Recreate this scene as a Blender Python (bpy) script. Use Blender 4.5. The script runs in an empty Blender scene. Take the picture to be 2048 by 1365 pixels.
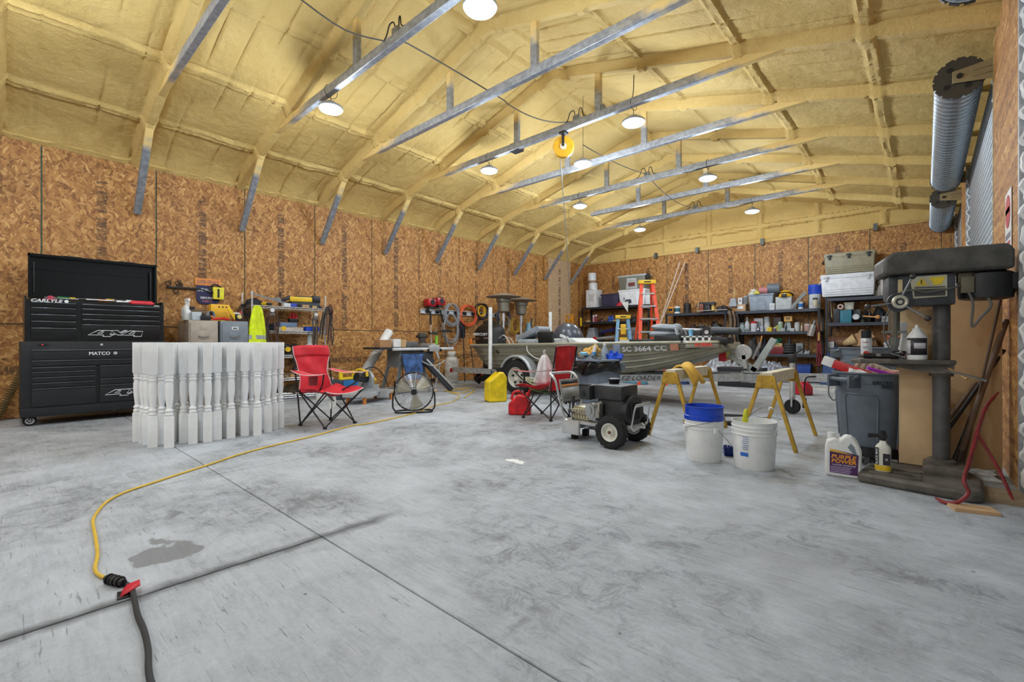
import bpy, bmesh, math, random
from mathutils import Vector, Matrix, noise
sin, cos, pi, rad = math.sin, math.cos, math.pi, math.radians
R = random.Random(11)
S = bpy.context.scene
C = S.collection
# ------------------------------------------------------------------ camera, world, exposure
EYE, YAW, FPX = 1.0, rad(41.94), 920.0          # eye height, heading from +Y towards -X, focal length in pixels of 2048
cam = bpy.data.cameras.new('camera'); camo = bpy.data.objects.new('camera', cam); C.objects.link(camo)
camo.location = (0, 0, EYE); camo.rotation_euler = (pi/2, 0, YAW)
cam.sensor_width = 36; cam.lens = 36*FPX/2048; cam.clip_start = .02; cam.clip_end = 100
S.camera = camo
S.view_settings.view_transform = 'Standard'; S.view_settings.look = 'None'
S.view_settings.gamma = 1; S.view_settings.use_curve_mapping = False
S.view_settings.exposure = 0.46
wd = bpy.data.worlds.new('world'); S.world = wd; wd.use_nodes = True
wd.node_tree.nodes['Background'].inputs[0].default_value = (.75, .85, 1, 1)
wd.node_tree.nodes['Background'].inputs[1].default_value = .6
LAMP_W = 62.0
# lamp places (x, y, z of the lens): two rows hung from every other truss, one more at the ridge; the rows go on unseen behind the camera, the rearmost pair added to brighten camera-facing sides
LAMPS = [(-5.54, y, 3.9) for y in (-5.56, -2.79, -.02, 2.77, 5.58, 8.36, 11.16)] + [(-2.86, y, 3.87) for y in (-5.56, -2.79, -.02, 2.77, 5.58, 8.36, 11.16)] + [(-4.15, 6.35, 3.88)]
for i, p in enumerate(LAMPS):
    l = bpy.data.lights.new('lamp_light', 'POINT'); l.energy = LAMP_W; l.shadow_soft_size = .11; l.color = (.745, .862, 1.0)
    o = bpy.data.objects.new('lamp_light', l); C.objects.link(o); o.location = (p[0], p[1], p[2] - .14)
# ------------------------------------------------------------------ pixel -> place
FWD = Vector((-sin(YAW), cos(YAW), 0)); RGT = Vector((cos(YAW), sin(YAW), 0))
def ray(u, v): return FWD + RGT*((u - 1024)/FPX) + Vector((0, 0, (682.5 - v)/FPX))
def atz(u, v, z=0.0): r = ray(u, v); return Vector((0, 0, EYE)) + r*((z - EYE)/r.z)
def aty(u, v, Y): r = ray(u, v); return Vector((0, 0, EYE)) + r*(Y/r.y)
def atx(u, v, X): r = ray(u, v); return Vector((0, 0, EYE)) + r*(X/r.x)
def atd(u, v, d): return Vector((0, 0, EYE)) + ray(u, v)*d
# ------------------------------------------------------------------ materials
def lin(c): return tuple(((x/255)/12.92 if x/255 <= .04045 else ((x/255 + .055)/1.055)**2.4) for x in c)
def nd(t, kind, **kw):
    n = t.nodes.new('ShaderNode' + kind)
    for k, v in kw.items():
        if k in n.bl_rna.properties: setattr(n, k, v)
        else: n.inputs[k].default_value = v
    return n
class NT:
    def __init__(s, name):
        s.m = bpy.data.materials.new(name); s.m.use_nodes = True; s.t = s.m.node_tree
        s.b = s.t.nodes['Principled BSDF']
    def n(s, kind, **kw): return nd(s.t, kind, **kw)
    def l(s, a, b): s.t.links.new(a, b)
    def val(s, x, sock):
        if isinstance(x, (int, float)): sock.default_value = x
        else: s.l(x, sock)
    def math(s, op, a, b=0.0, c=0.0, clamp=False):
        n = s.n('Math', operation=op); n.use_clamp = clamp
        for i, x in enumerate((a, b, c)): s.val(x, n.inputs[i])
        return n.outputs[0]
    def mix(s, f, a, b, mode='MIX'):
        n = s.n('Mix', data_type='RGBA', blend_type=mode); s.val(f, n.inputs[0])
        for x, i in ((a, 6), (b, 7)):
            if isinstance(x, tuple): n.inputs[i].default_value = (*lin(x), 1)
            else: s.l(x, n.inputs[i])
        return n.outputs[2]
    def noise(s, vec, scale, detail=3, rough=.55, dist=0.0):
        n = s.n('TexNoise', Scale=scale, Detail=detail, Roughness=rough, Distortion=dist)
        if vec is not None: s.l(vec, n.inputs['Vector'])
        return n.outputs[0]
    def ramp(s, f, stops, interp='LINEAR'):
        n = s.n('ValToRGB'); n.color_ramp.interpolation = interp
        e = n.color_ramp.elements
        while len(e) < len(stops): e.new(.5)
        for q, (p, c) in zip(e, stops):
            q.position = p; q.color = (*lin(c), 1) if isinstance(c, tuple) else (c, c, c, 1)
        s.l(f, n.inputs[0]); return n.outputs[0]
    def obj(s): return s.n('TexCoord').outputs['Object']
    def map(s, vec, scale=(1, 1, 1), rot=(0, 0, 0), loc=(0, 0, 0)):
        n = s.n('Mapping'); n.inputs['Scale'].default_value = scale; n.inputs['Rotation'].default_value = rot; n.inputs['Location'].default_value = loc
        s.l(vec, n.inputs[0]); return n.outputs[0]
    def bump(s, h, strength=.3, dist=.01):
        n = s.n('Bump'); n.inputs['Strength'].default_value = strength; n.inputs['Distance'].default_value = dist
        s.l(h, n.inputs['Height']); s.l(n.outputs[0], s.b.inputs['Normal'])
    def sep(s, vec):
        n = s.n('SeparateXYZ'); s.l(vec, n.inputs[0]); return n.outputs
    def col(s, c): s.l(c, s.b.inputs['Base Color']) if not isinstance(c, tuple) else setattr(s.b.inputs['Base Color'], 'default_value', (*lin(c), 1))
    def set(s, **kw):
        for k, v in kw.items(): s.b.inputs[k.replace('_', ' ')].default_value = v
        return s
_mc = {}
def mt(c, rough=.5, metal=0.0, var=.05, ns=9.0, bump=0.0, bs=60.0, c2=None, alpha=1.0, trans=0.0, coat=0.0):
    """plain coloured stuff with fine procedural variation; c2 is a second colour of wear"""
    key = (c, rough, metal, var, ns, bump, bs, c2, alpha, trans, coat)
    if key in _mc: return _mc[key]
    q = NT('mat_%03d_%03d_%03d' % c); v = q.obj()
    f = q.noise(v, ns, 4)
    dk = tuple(max(0, int(x*(1 - var))) for x in c) if c2 is None else c2
    lt = tuple(min(255, int(x*(1 + var*.6))) for x in c) if c2 is None else c
    q.col(q.ramp(f, [(.35, dk), (.62, lt)]))
    q.set(Roughness=rough, Metallic=metal, Alpha=alpha)
    if trans: q.set(Transmission_Weight=trans)
    if coat: q.set(Coat_Weight=coat)
    if bump: q.bump(q.noise(v, bs, 3), bump, .004)
    _mc[key] = q.m; return q.m
def emit(c, s):
    q = NT('glow'); q.set(Emission_Strength=s); q.b.inputs['Emission Color'].default_value = (*lin(c), 1); q.col(c); return q.m
# ------------------------------------------------------------------ mesh building
MW = {}
ID = Matrix.Identity(4)
def TR(x=0, y=0, z=0, rx=0, ry=0, rz=0, s=1.0):
    return Matrix.Translation((x, y, z)) @ Matrix.Rotation(rz, 4, 'Z') @ Matrix.Rotation(ry, 4, 'Y') @ Matrix.Rotation(rx, 4, 'X') @ Matrix.Scale(s, 4)
def frame_to(p, d, up=Vector((0, 0, 1))):
    """matrix at p whose Z runs along d"""
    z = Vector(d).normalized(); x = up.cross(z)
    if x.length < 1e-4: x = Vector((1, 0, 0)).cross(z) if abs(z.x) < .9 else Vector((0, 1, 0)).cross(z)
    x.normalize(); y = z.cross(x)
    return Matrix(((x.x, y.x, z.x, p[0]), (x.y, y.y, z.y, p[1]), (x.z, y.z, z.z, p[2]), (0, 0, 0, 1)))
def face_m(p, right, up):
    r = Vector(right).normalized(); u = Vector(up); u = (u - r*u.dot(r)).normalized(); n = r.cross(u)
    return Matrix(((r.x, u.x, n.x, p[0]), (r.y, u.y, n.y, p[1]), (r.z, u.z, n.z, p[2]), (0, 0, 0, 1)))
def smooth_path(pts, k=6, closed=False):
    P = [Vector(p) for p in pts]; n = len(P); out = []
    for i in range(n if closed else n - 1):
        a, b, c, d = (P[(i-1) % n], P[i], P[(i+1) % n], P[(i+2) % n]) if closed else (P[max(i-1, 0)], P[i], P[i+1], P[min(i+2, n-1)])
        for j in range(k):
            t = j/k
            out.append(.5*((2*b) + (c - a)*t + (2*a - 5*b + 4*c - d)*t*t + (3*b - a - 3*c + d)*t**3))
    if not closed: out.append(P[-1])
    return out
class MB:
    def __init__(s, m=None): s.v, s.f, s.k, s.m, s.mi = [], [], [], m or ID, 0
    def add(s, vs, fs, m=None):
        b = len(s.v); M = s.m @ m if m is not None else s.m
        s.v += [M @ Vector(p) for p in vs]; s.f += [tuple(b + i for i in f) for f in fs]; s.k += [s.mi]*len(fs); return s
    def box(s, c, d, rot=(0, 0, 0), bev=0.0, tx=1.0, ty=1.0):
        """box about centre c; tx, ty scale its top"""
        x, y, z = d[0]/2, d[1]/2, d[2]/2
        m = TR(*c, *rot)
        if bev:
            bm = bmesh.new(); bmesh.ops.create_cube(bm, size=1)
            for q in bm.verts:
                k = (tx, ty) if q.co.z > 0 else (1, 1)
                q.co = Vector((q.co.x*d[0]*k[0], q.co.y*d[1]*k[1], q.co.z*d[2]))
            bmesh.ops.bevel(bm, geom=bm.edges[:], offset=min(bev, .49*min(d)), segments=2, profile=.6, affect='EDGES')
            bm.verts.index_update()
            s.add([q.co.copy() for q in bm.verts], [[q.index for q in f.verts] for f in bm.faces], m); bm.free(); return s
        return s.add([(-x, -y, -z), (x, -y, -z), (x, y, -z), (-x, y, -z), (-x*tx, -y*ty, z), (x*tx, -y*ty, z), (x*tx, y*ty, z), (-x*tx, y*ty, z)],
                     [(3, 2, 1, 0), (4, 5, 6, 7), (0, 1, 5, 4), (1, 2, 6, 5), (2, 3, 7, 6), (3, 0, 4, 7)], m)
    def b2(s, a, b, bev=0.0):
        return s.box(((a[0]+b[0])/2, (a[1]+b[1])/2, (a[2]+b[2])/2), (abs(b[0]-a[0]), abs(b[1]-a[1]), abs(b[2]-a[2])), bev=bev)
    def bar(s, p, q, w, h, up=(0, 0, 1), bev=0.0):
        p, q = Vector(p), Vector(q); m = frame_to(p, q - p, Vector(up)); L = (q - p).length
        o = s.m; s.m = o @ m; s.box((0, 0, L/2), (w, h, L), bev=bev); s.m = o; return s
    def lathe(s, prof, n=20, m=None, cap=True, sq=None):
        """profile of (r, z) turned about Z; sq = superellipse power (4 = rounded square)"""
        vs, fs = [], []
        for r, z in prof:
            for i in range(n):
                a = 2*pi*i/n; c, d = cos(a), sin(a)
                k = 1.0 if not sq else 1/((abs(c)**sq + abs(d)**sq)**(1/sq))
                vs.append((r*c*k, r*d*k, z))
        for j in range(len(prof)-1):
            for i in range(n):
                a, b = j*n + i, j*n + (i+1) % n; fs.append((a, b, b+n, a+n))
        if cap:
            fs.append(tuple(range(n-1, -1, -1))); k = (len(prof)-1)*n; fs.append(tuple(range(k, k+n)))
        return s.add(vs, fs, m)
    def cyl(s, p, q, r, r2=None, n=14, cap=True):
        p, q = Vector(p), Vector(q); r2 = r if r2 is None else r2
        return s.lathe([(r, 0), (r2, (q-p).length)], n, frame_to(p, q-p), cap)
    def disc(s, c, r, h, axis=(0, 0, 1), n=20, r2=None):
        a = Vector(axis).normalized(); return s.cyl(Vector(c)-a*h/2, Vector(c)+a*h/2, r, r2, n)
    def ring(s, c, R_, r, axis=(0, 0, 1), n=24, k=8, arc=(0, 2*pi)):
        M = frame_to(c, axis); full = abs(arc[1]-arc[0]-2*pi) < 1e-6
        pts = [M @ Vector((R_*cos(arc[0]+(arc[1]-arc[0])*i/n), R_*sin(arc[0]+(arc[1]-arc[0])*i/n), 0)) for i in range(n + (0 if full else 1))]
        return s.tube(pts, r, k, full)
    def tube(s, pts, r, n=8, closed=False, cap=True):
        P = [Vector(p) for p in pts]; N = len(P); vs, fs = [], []; up = None
        rr = r if callable(r) else (lambda t: r)
        for i in range(N):
            d = (P[(i+1) % N] - P[i-1]) if closed else (P[min(i+1, N-1)] - P[max(i-1, 0)])
            if d.length < 1e-7: d = Vector((0, 0, 1))
            d.normalize()
            if up is None:
                up = Vector((0, 0, 1)) if abs(d.z) < .9 else Vector((1, 0, 0))
            up = (up - d*up.dot(d))
            if up.length < 1e-5: up = Vector((1, 0, 0)) - d*d.x
            up.normalize(); w = d.cross(up); q = rr(i/max(1, N-1))
            vs += [P[i] + (up*cos(2*pi*j/n) + w*sin(2*pi*j/n))*q for j in range(n)]
        for i in range(N if closed else N-1):
            for j in range(n):
                a, b = i*n + j, i*n + (j+1) % n; c, d = ((i+1) % N)*n + (j+1) % n, ((i+1) % N)*n + j
                fs.append((a, b, c, d))
        if cap and not closed:
            fs.append(tuple(range(n-1, -1, -1))); fs.append(tuple(range((N-1)*n, N*n)))
        return s.add(vs, fs)
    def prism(s, poly, a, b, axis='y'):
        """polygon extruded along axis from a to b; poly in the other two axes in order"""
        n = len(poly)
        def p3(p, t): return {'x': (t, p[0], p[1]), 'y': (p[0], t, p[1]), 'z': (p[0], p[1], t)}[axis]
        vs = [p3(p, a) for p in poly] + [p3(p, b) for p in poly]
        ar = sum(poly[i][0]*poly[(i+1) % n][1] - poly[(i+1) % n][0]*poly[i][1] for i in range(n))
        flip = (ar > 0) ^ (axis == 'y') ^ (b < a)
        fs = [tuple(range(n)), tuple(range(2*n-1, n-1, -1))] + [((i+1) % n, i, n+i, n+(i+1) % n) for i in range(n)]
        if flip: fs = [f[::-1] for f in fs]
        return s.add(vs, fs)
    def sph(s, c, r, n=12, m=None):
        r = (r, r, r) if isinstance(r, (int, float)) else r; k = n//2; vs, fs = [], []
        for i in range(1, k):
            t = pi*i/k
            for j in range(n): a = 2*pi*j/n; vs.append((r[0]*sin(t)*cos(a), r[1]*sin(t)*sin(a), r[2]*cos(t)))
        vs += [(0, 0, r[2]), (0, 0, -r[2])]; T_, B_ = len(vs)-2, len(vs)-1
        for i in range(k-2):
            for j in range(n): a, b = i*n+j, i*n+(j+1) % n; fs.append((a, a+n, b+n, b))
        for j in range(n): fs.append((T_, j, (j+1) % n)); q = (k-2)*n; fs.append((B_, q+(j+1) % n, q+j))
        return s.add(vs, fs, TR(*c) @ (m or ID))
    def grid(s, fn, nu, nv):
        vs = [fn(i/nu, j/nv) for j in range(nv+1) for i in range(nu+1)]
        return s.add(vs, [(j*(nu+1)+i, j*(nu+1)+i+1, (j+1)*(nu+1)+i+1, (j+1)*(nu+1)+i) for j in range(nv) for i in range(nu)])
    def mesh(s, name, mat, angle=38, inv=None):
        me = bpy.data.meshes.new(name)
        me.from_pydata([inv @ p for p in s.v] if inv is not None else s.v, [], s.f)
        for x in (mat if isinstance(mat, (list, tuple)) else [mat]): me.materials.append(x)
        me.polygons.foreach_set('material_index', s.k); me.polygons.foreach_set('use_smooth', [True]*len(s.f))
        me.set_sharp_from_angle(angle=rad(angle)); me.update()
        return me
    def o(s, name, mat, parent=None, w=False, bevel=0.0, solid=0.0, sub=0, label=None, kind=None, angle=38):
        inv = MW[parent.name].inverted() if (w and parent is not None) else None
        o = bpy.data.objects.new(name, s.mesh(name, mat, angle, inv)); C.objects.link(o)
        if parent is not None: o.parent = parent; MW[o.name] = MW[parent.name].copy()
        else: MW[o.name] = ID.copy()
        if solid: q = o.modifiers.new('solid', 'SOLIDIFY'); q.thickness = solid; q.offset = 0
        if sub: q = o.modifiers.new('sub', 'SUBSURF'); q.levels = q.render_levels = sub
        if bevel: q = o.modifiers.new('bev', 'BEVEL'); q.width = bevel; q.segments = 2; q.limit_method = 'ANGLE'; q.angle_limit = rad(40)
        if label: o['label'] = label
        if kind: o['kind'] = kind
        return o
    def t(s, name, mat, label, cat, loc=(0, 0, 0), rz=0.0, group=None, w=False, **kw):
        """a thing that is one mesh"""
        M = TR(*loc, rz=rz)
        if w: s.v = [M.inverted() @ p for p in s.v]
        o = s.o(name, mat, **kw); o.location = loc; o.rotation_euler = (0, 0, rz); MW[o.name] = M
        return tag(o, label, cat, group)
def tag(o, label, cat, group=None):
    o['label'] = label; o['category'] = cat
    if group: o['group'] = group
    return o
def T(name, label, cat, loc=(0, 0, 0), rz=0.0, group=None):
    o = bpy.data.objects.new(name, None); o.empty_display_size = .05; C.objects.link(o)
    o.location = loc; o.rotation_euler = (0, 0, rz); MW[o.name] = TR(*loc, rz=rz)
    return tag(o, label, cat, group)
def dup(root, loc, rz=None, label=None, rot=None, scale=None):
    def cp(o, par):
        c = o.copy(); C.objects.link(c); MW[c.name] = MW[o.name].copy()
        if par is not None: c.parent = par
        for ch in list(o.children): cp(ch, c)
        return c
    c = cp(root, None); c.location = loc
    if rz is not None: c.rotation_euler = (0, 0, rz)
    if rot is not None: c.rotation_euler = rot
    if scale: c.scale = scale if isinstance(scale, tuple) else (scale,)*3
    if label: c['label'] = label
    return c
def text(s, M, width, mat, parent, w=False, height=None, name='lettering', ext=.0012, shear=0.0, bold=0.0, label=None):
    """flat raised lettering centred on M (X right, Y up, Z out), scaled to width"""
    cu = bpy.data.curves.new('t', 'FONT'); cu.body = s; cu.align_x = 'CENTER'; cu.align_y = 'CENTER'; cu.size = 1; cu.extrude = 0; cu.shear = shear; cu.offset = bold; cu.resolution_u = 2
    ob = bpy.data.objects.new('t', cu); me = bpy.data.meshes.new_from_object(ob)
    bpy.data.objects.remove(ob); bpy.data.curves.remove(cu)
    xs = [v.co.x for v in me.vertices]; ys = [v.co.y for v in me.vertices]
    cx, cy = (max(xs)+min(xs))/2, (max(ys)+min(ys))/2; k = width/(max(xs)-min(xs)); ky = k if height is None else height/(max(ys)-min(ys))
    A = MW[parent.name].inverted() if w else ID
    for v in me.vertices: v.co = A @ (M @ Vector(((v.co.x-cx)*k, (v.co.y-cy)*ky, ext)))
    me.materials.append(mat); me.name = name
    o = bpy.data.objects.new(name, me); C.objects.link(o); o.parent = parent; MW[o.name] = MW[parent.name].copy()
    if label: o['label'] = label
    return o
def struct(o): o['kind'] = 'structure'; return o
def lump(mb, c, r, seed=0, n=18, amp=.25, fr=2.2, flat=True):
    """crumpled heap: a noise-folded dome resting on its base"""
    off = Vector((seed*3.1, seed*1.7, seed*.9)); b = MB(); b.sph((0, 0, 0), 1, n)
    out = []
    for p in b.v:
        q = p*(1 + amp*(2*noise.noise(p*fr + off)) + amp*.5*noise.noise(p*fr*2.7 + off))
        z = q.z*r[2]
        if flat and z < 0: z = 0
        out.append((c[0] + q.x*r[0], c[1] + q.y*r[1], c[2] + z))
    return mb.add(out, b.f)
# ------------------------------------------------------------------ surfaces of the building
LX, RX, BY, FY, WH = -8.69, .46, 13.55, -7.0, 3.66   # left wall, right wall, far wall, wall behind, wall height
RIDGE = (LX+RX)/2
def roofz(x): return 3.64 + .276*(abs(LX-RIDGE) - abs(x-RIDGE))     # underside of the bent frames
def m_concrete():
    q = NT('concrete'); v = q.obj(); x, y, z = q.sep(v)[:3]
    a = q.noise(v, .9, 5, .6, .5); b = q.noise(v, 4.2, 6, .62, .6); c = q.noise(q.map(v, (1.6, 12, 1), (0, 0, .5)), 3, 5, .65, .8); d = q.noise(v, 60, 4, .7)
    f = q.math('ADD', q.math('MULTIPLY', a, .38), q.math('ADD', q.math('MULTIPLY', b, .26), q.math('ADD', q.math('MULTIPLY', c, .2), q.math('MULTIPLY', d, .16))))
    col = q.ramp(f, [(.36, (120, 124, 129)), (.45, (156, 161, 167)), (.53, (177, 182, 189)), (.64, (196, 201, 208))])
    # grime clouds, thin scuffs, dark and white specks; dirtier towards the roll-up doors and the boat
    dirt = q.math('ADD', .0, q.math('MULTIPLY', q.ramp(a, [(.43, 1.0), (.56, 0.0)]), .9), 0, True)
    sp = q.ramp(q.noise(v, 6, 9, .8, 1.0), [(.49, 0.0), (.60, 1.0)]); col = q.mix(q.math('MULTIPLY', q.math('MULTIPLY', sp, dirt), .7), col, (92, 94, 98))
    for rot, am, off in ((.5, .55, 0), (-.7, .45, 7), (1.3, .35, 15)):
        dk = q.ramp(q.noise(q.map(v, (2.2, 26, 1), (0, 0, rot), (off, off, 0)), 2.2, 3, .6, .6), [(.665, 0.0), (.70, 1.0)]); col = q.mix(q.math('MULTIPLY', dk, am), col, (92, 93, 96))
    vo = q.n('TexVoronoi', feature='F1', Scale=5.5); q.l(v, vo.inputs['Vector']); dots = q.math('MULTIPLY', q.math('LESS_THAN', q.math('ADD', vo.outputs['Distance'], q.math('MULTIPLY', q.noise(v, 30, 2), .08)), .075), q.math('GREATER_THAN', q.sep(vo.outputs['Color'])[0], .72))
    col = q.mix(q.math('MULTIPLY', dots, .75), col, (70, 70, 72))
    wt = q.ramp(q.noise(q.map(v, (1, 1, 1), (0, 0, 0), (9, 3, 0)), 13, 8, .8), [(.71, 0.0), (.73, 1.0)]); col = q.mix(wt, col, (226, 226, 226))
    # damp streak along the old crack and a spill
    wob = q.math('MULTIPLY', q.math('SUBTRACT', q.noise(v, 7, 4), .5), .09)
    st = q.math('ABSOLUTE', q.math('ADD', q.math('ADD', x, 2.29), wob))
    st = q.math('MULTIPLY', q.math('SUBTRACT', 1.0, q.math('MULTIPLY', st, 17.0), 0, True), q.math('MULTIPLY', q.math('SUBTRACT', 1.62, y), 4.0, 0, True), 0, True)
    col = q.mix(q.math('MULTIPLY', st, .95), col, (86, 87, 90))
    def spot(cx, cy, rx, ry, fr=5.0, am=1.3, k=3.0):
        u = q.math('DIVIDE', q.math('SUBTRACT', x, cx), rx); w = q.math('DIVIDE', q.math('SUBTRACT', y, cy), ry)
        r = q.math('SQRT', q.math('ADD', q.math('MULTIPLY', u, u), q.math('MULTIPLY', w, w)))
        r = q.math('ADD', r, q.math('MULTIPLY', q.math('SUBTRACT', q.noise(v, fr, 3), .5), am))
        return q.math('MULTIPLY', q.math('SUBTRACT', 1.0, r), k, 0, True)
    col = q.mix(q.math('MULTIPLY', spot(-2.69, .53, .17, .12, 6, 3.0, 8), .75), col, (112, 112, 114))
    col = q.mix(q.math('MULTIPLY', spot(-2.65, 3.0, .5, .35, 4, 1.6, 1.2), .4), col, (128, 128, 130))
    col = q.mix(q.math('MULTIPLY', spot(-2.53, 2.86, .09, .05, 14, 3, 8), .9), col, (238, 238, 238))
    col = q.mix(q.math('MULTIPLY', spot(-.4, 2.4, 1.1, .8, 3, 2.4, .8), .35), col, (116, 116, 118))
    col = q.mix(q.math('MULTIPLY', spot(-7.0, 1.2, 1.2, 1.4, 3, 2, .8), .45), col, (120, 120, 124))
    col = q.mix(q.math('MULTIPLY', spot(-3.2, 8.6, 3.0, .8, 1.5, 1.6, 1.2), .4), col, (120, 121, 124))
    q.col(col); q.l(q.ramp(f, [(.3, .5), (.7, .8)]), q.b.inputs['Roughness']); q.bump(q.noise(v, 45, 5, .7), .18, .004)
    return q.m
def m_osb(pale=0.0):
    q = NT('strand_board'); tc = q.n('TexCoord'); oi = q.n('ObjectInfo')
    off = q.n('VectorMath', operation='SCALE'); off.inputs[0].default_value = (37, 17, 53); q.l(oi.outputs['Random'], off.inputs['Scale'])
    av = q.n('VectorMath', operation='ADD'); q.l(tc.outputs['Object'], av.inputs[0]); q.l(off.outputs[0], av.inputs[1]); v = av.outputs[0]
    wv = q.n('VectorMath', operation='MULTIPLY_ADD'); nz = q.n('TexNoise', Scale=5.0, Detail=2.0); q.l(v, nz.inputs['Vector'])
    q.l(nz.outputs['Color'], wv.inputs[0]); wv.inputs[1].default_value = (.05, .05, .05); q.l(v, wv.inputs[2])
    def strand(rot, sx, sz):
        n = q.n('TexVoronoi', feature='F1', Scale=1.0); n.inputs['Randomness'].default_value = 1
        q.l(q.map(q.map(wv.outputs[0], (1, 1, 1), (0, rot, 0)), (sx, 1, sz)), n.inputs['Vector'])
        s = q.n('SeparateColor'); q.l(n.outputs['Color'], s.inputs[0])
        fine = q.noise(q.map(q.map(v, (1, 1, 1), (0, rot, 0)), (sx*1.2, 1, sz*6)), 1, 2)
        return q.math('ADD', q.math('MULTIPLY', s.outputs[0], .8), q.math('MULTIPLY', fine, .25))
    A, B, D = strand(.35, 38, 9.5), strand(-.5, 42, 10.5), strand(1.15, 35, 9)
    m1 = q.ramp(q.noise(v, 13, 2), [(.48, 0.0), (.52, 1.0)]); m2 = q.ramp(q.noise(q.map(v, (1, 1, 1), (0, 0, 0), (5, 5, 5)), 17, 2), [(.55, 0.0), (.6, 1.0)])
    g = q.n('Mix', data_type='FLOAT'); q.l(m1, g.inputs[0]); q.l(A, g.inputs[2]); q.l(B, g.inputs[3])
    h = q.n('Mix', data_type='FLOAT'); q.l(m2, h.inputs[0]); q.l(g.outputs[0], h.inputs[2]); q.l(D, h.inputs[3])
    col = q.ramp(h.outputs[0], [(.03, (70, 40, 18)), (.13, (124, 78, 36)), (.4, (162, 110, 54)), (.7, (184, 132, 70)), (.97, (216, 170, 106))])
    col = q.mix(q.math('MULTIPLY', q.ramp(q.noise(v, 1.6, 3), [(.42, 0.0), (.7, 1.0)]), .2), col, (120, 76, 40))
    if pale: col = q.mix(pale, col, (196, 178, 150))
    # mill print: a ragged column of fine black lines down the middle of each sheet
    s = q.sep(tc.outputs['Object']); inb = q.math('LESS_THAN', q.math('ABSOLUTE', q.math('ADD', s[0], .01)), .055)
    inb = q.math('MULTIPLY', inb, q.math('LESS_THAN', s[2], .86))
    bars = q.n('TexNoise', Scale=1.0, Detail=3.0, Roughness=.8); q.l(q.map(v, (9, 1, 95)), bars.inputs['Vector'])
    blk = q.ramp(q.noise(q.map(v, (1, 1, 7)), 1.4, 2), [(.40, 0.0), (.44, 1.0)])
    pr = q.math('MULTIPLY', q.math('MULTIPLY', inb, q.ramp(bars.outputs[0], [(.46, 0.0), (.5, 1.0)])), q.math('MULTIPLY', blk, .85))
    q.col(q.mix(pr, col, (62, 40, 24))); q.set(Roughness=.62); q.bump(h.outputs[0], .25, .003)
    return q.m
def m_foam():
    q = NT('spray_foam'); v = q.obj()
    a = q.noise(v, 1.2, 4); b = q.noise(v, 34, 6, .75, .4); c = q.noise(v, 9, 4, .6)
    f = q.math('ADD', q.math('MULTIPLY', a, .5), q.math('ADD', q.math('MULTIPLY', b, .2), q.math('MULTIPLY', c, .3)))
    q.col(q.ramp(f, [(.30, (212, 176, 100)), (.5, (222, 188, 114)), (.70, (230, 199, 128))])); q.set(Roughness=.75)
    q.bump(q.math('ADD', q.math('MULTIPLY', b, .9), c), .8, .025); return q.m
def m_oversprayed():
    q = NT('oversprayed_steel'); v = q.obj(); s = q.sep(v)
    rz = q.math('SUBTRACT', roofz(RIDGE), q.math('MULTIPLY', q.math('ABSOLUTE', q.math('SUBTRACT', s[0], RIDGE)), .276))
    d = q.math('SUBTRACT', rz, s[2]); d = q.math('ADD', d, q.math('MULTIPLY', q.math('SUBTRACT', q.noise(q.map(v, (2.2, 1, 3)), 1.6, 2), .5), .42))
    f = q.math('SUBTRACT', 1.0, q.math('MULTIPLY', q.math('SUBTRACT', d, .10), 7.0), 0, True)
    col = q.ramp(q.noise(v, 18, 3), [(.35, (132, 135, 140)), (.65, (160, 163, 168))])
    q.col(q.mix(f, col, (222, 190, 120)))
    q.l(q.math('SUBTRACT', .4, q.math('MULTIPLY', f, .4)), q.b.inputs['Metallic']); q.l(q.math('ADD', .38, q.math('MULTIPLY', f, .4)), q.b.inputs['Roughness']); return q.m
M_CON, M_OSB, M_FOAM, M_OVER = m_concrete(), m_osb(), m_foam(), m_oversprayed(); M_OSBP = m_osb(.55)
GALV = mt((190, 194, 197), .42, .45, c2=(160, 164, 168), ns=22)
STEEL = mt((150, 152, 155), .32, .9); CHROME = mt((214, 216, 219), .28, .55); BLACK = mt((24, 24, 26), .45); RUBBER = mt((28, 28, 29), .8, bump=.3); DKGREY = mt((58, 60, 64), .5)
WHITE = mt((228, 228, 226), .5, var=.05); TAN = mt((196, 168, 120), .6); YEL = mt((232, 190, 30), .45); REDP = mt((196, 28, 34), .4)
# ------------------------------------------------------------------ floor
b = MB(); b.b2((LX-.1, FY, -.16), (RX+1.2, BY+.1, -.012)); fl_o = struct(b.o('floor', mt((70, 70, 72), .9)))
ys = [FY, 1.1, 4.15, 7.2, 10.25, BY+.05]; g = .0035
for j in range(5):
    xs = [LX-.05, -3.95, -2.29, RX+1.2] if j == 0 else [LX-.05, -3.95, RX+1.2]
    for i in range(len(xs)-1):
        c = MB(); c.b2((xs[i]+g, ys[j]+g, -.06), (xs[i+1]-g, ys[j+1]-g, 0)); c.o('concrete_slab', M_CON, fl_o, bevel=.004)
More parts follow.
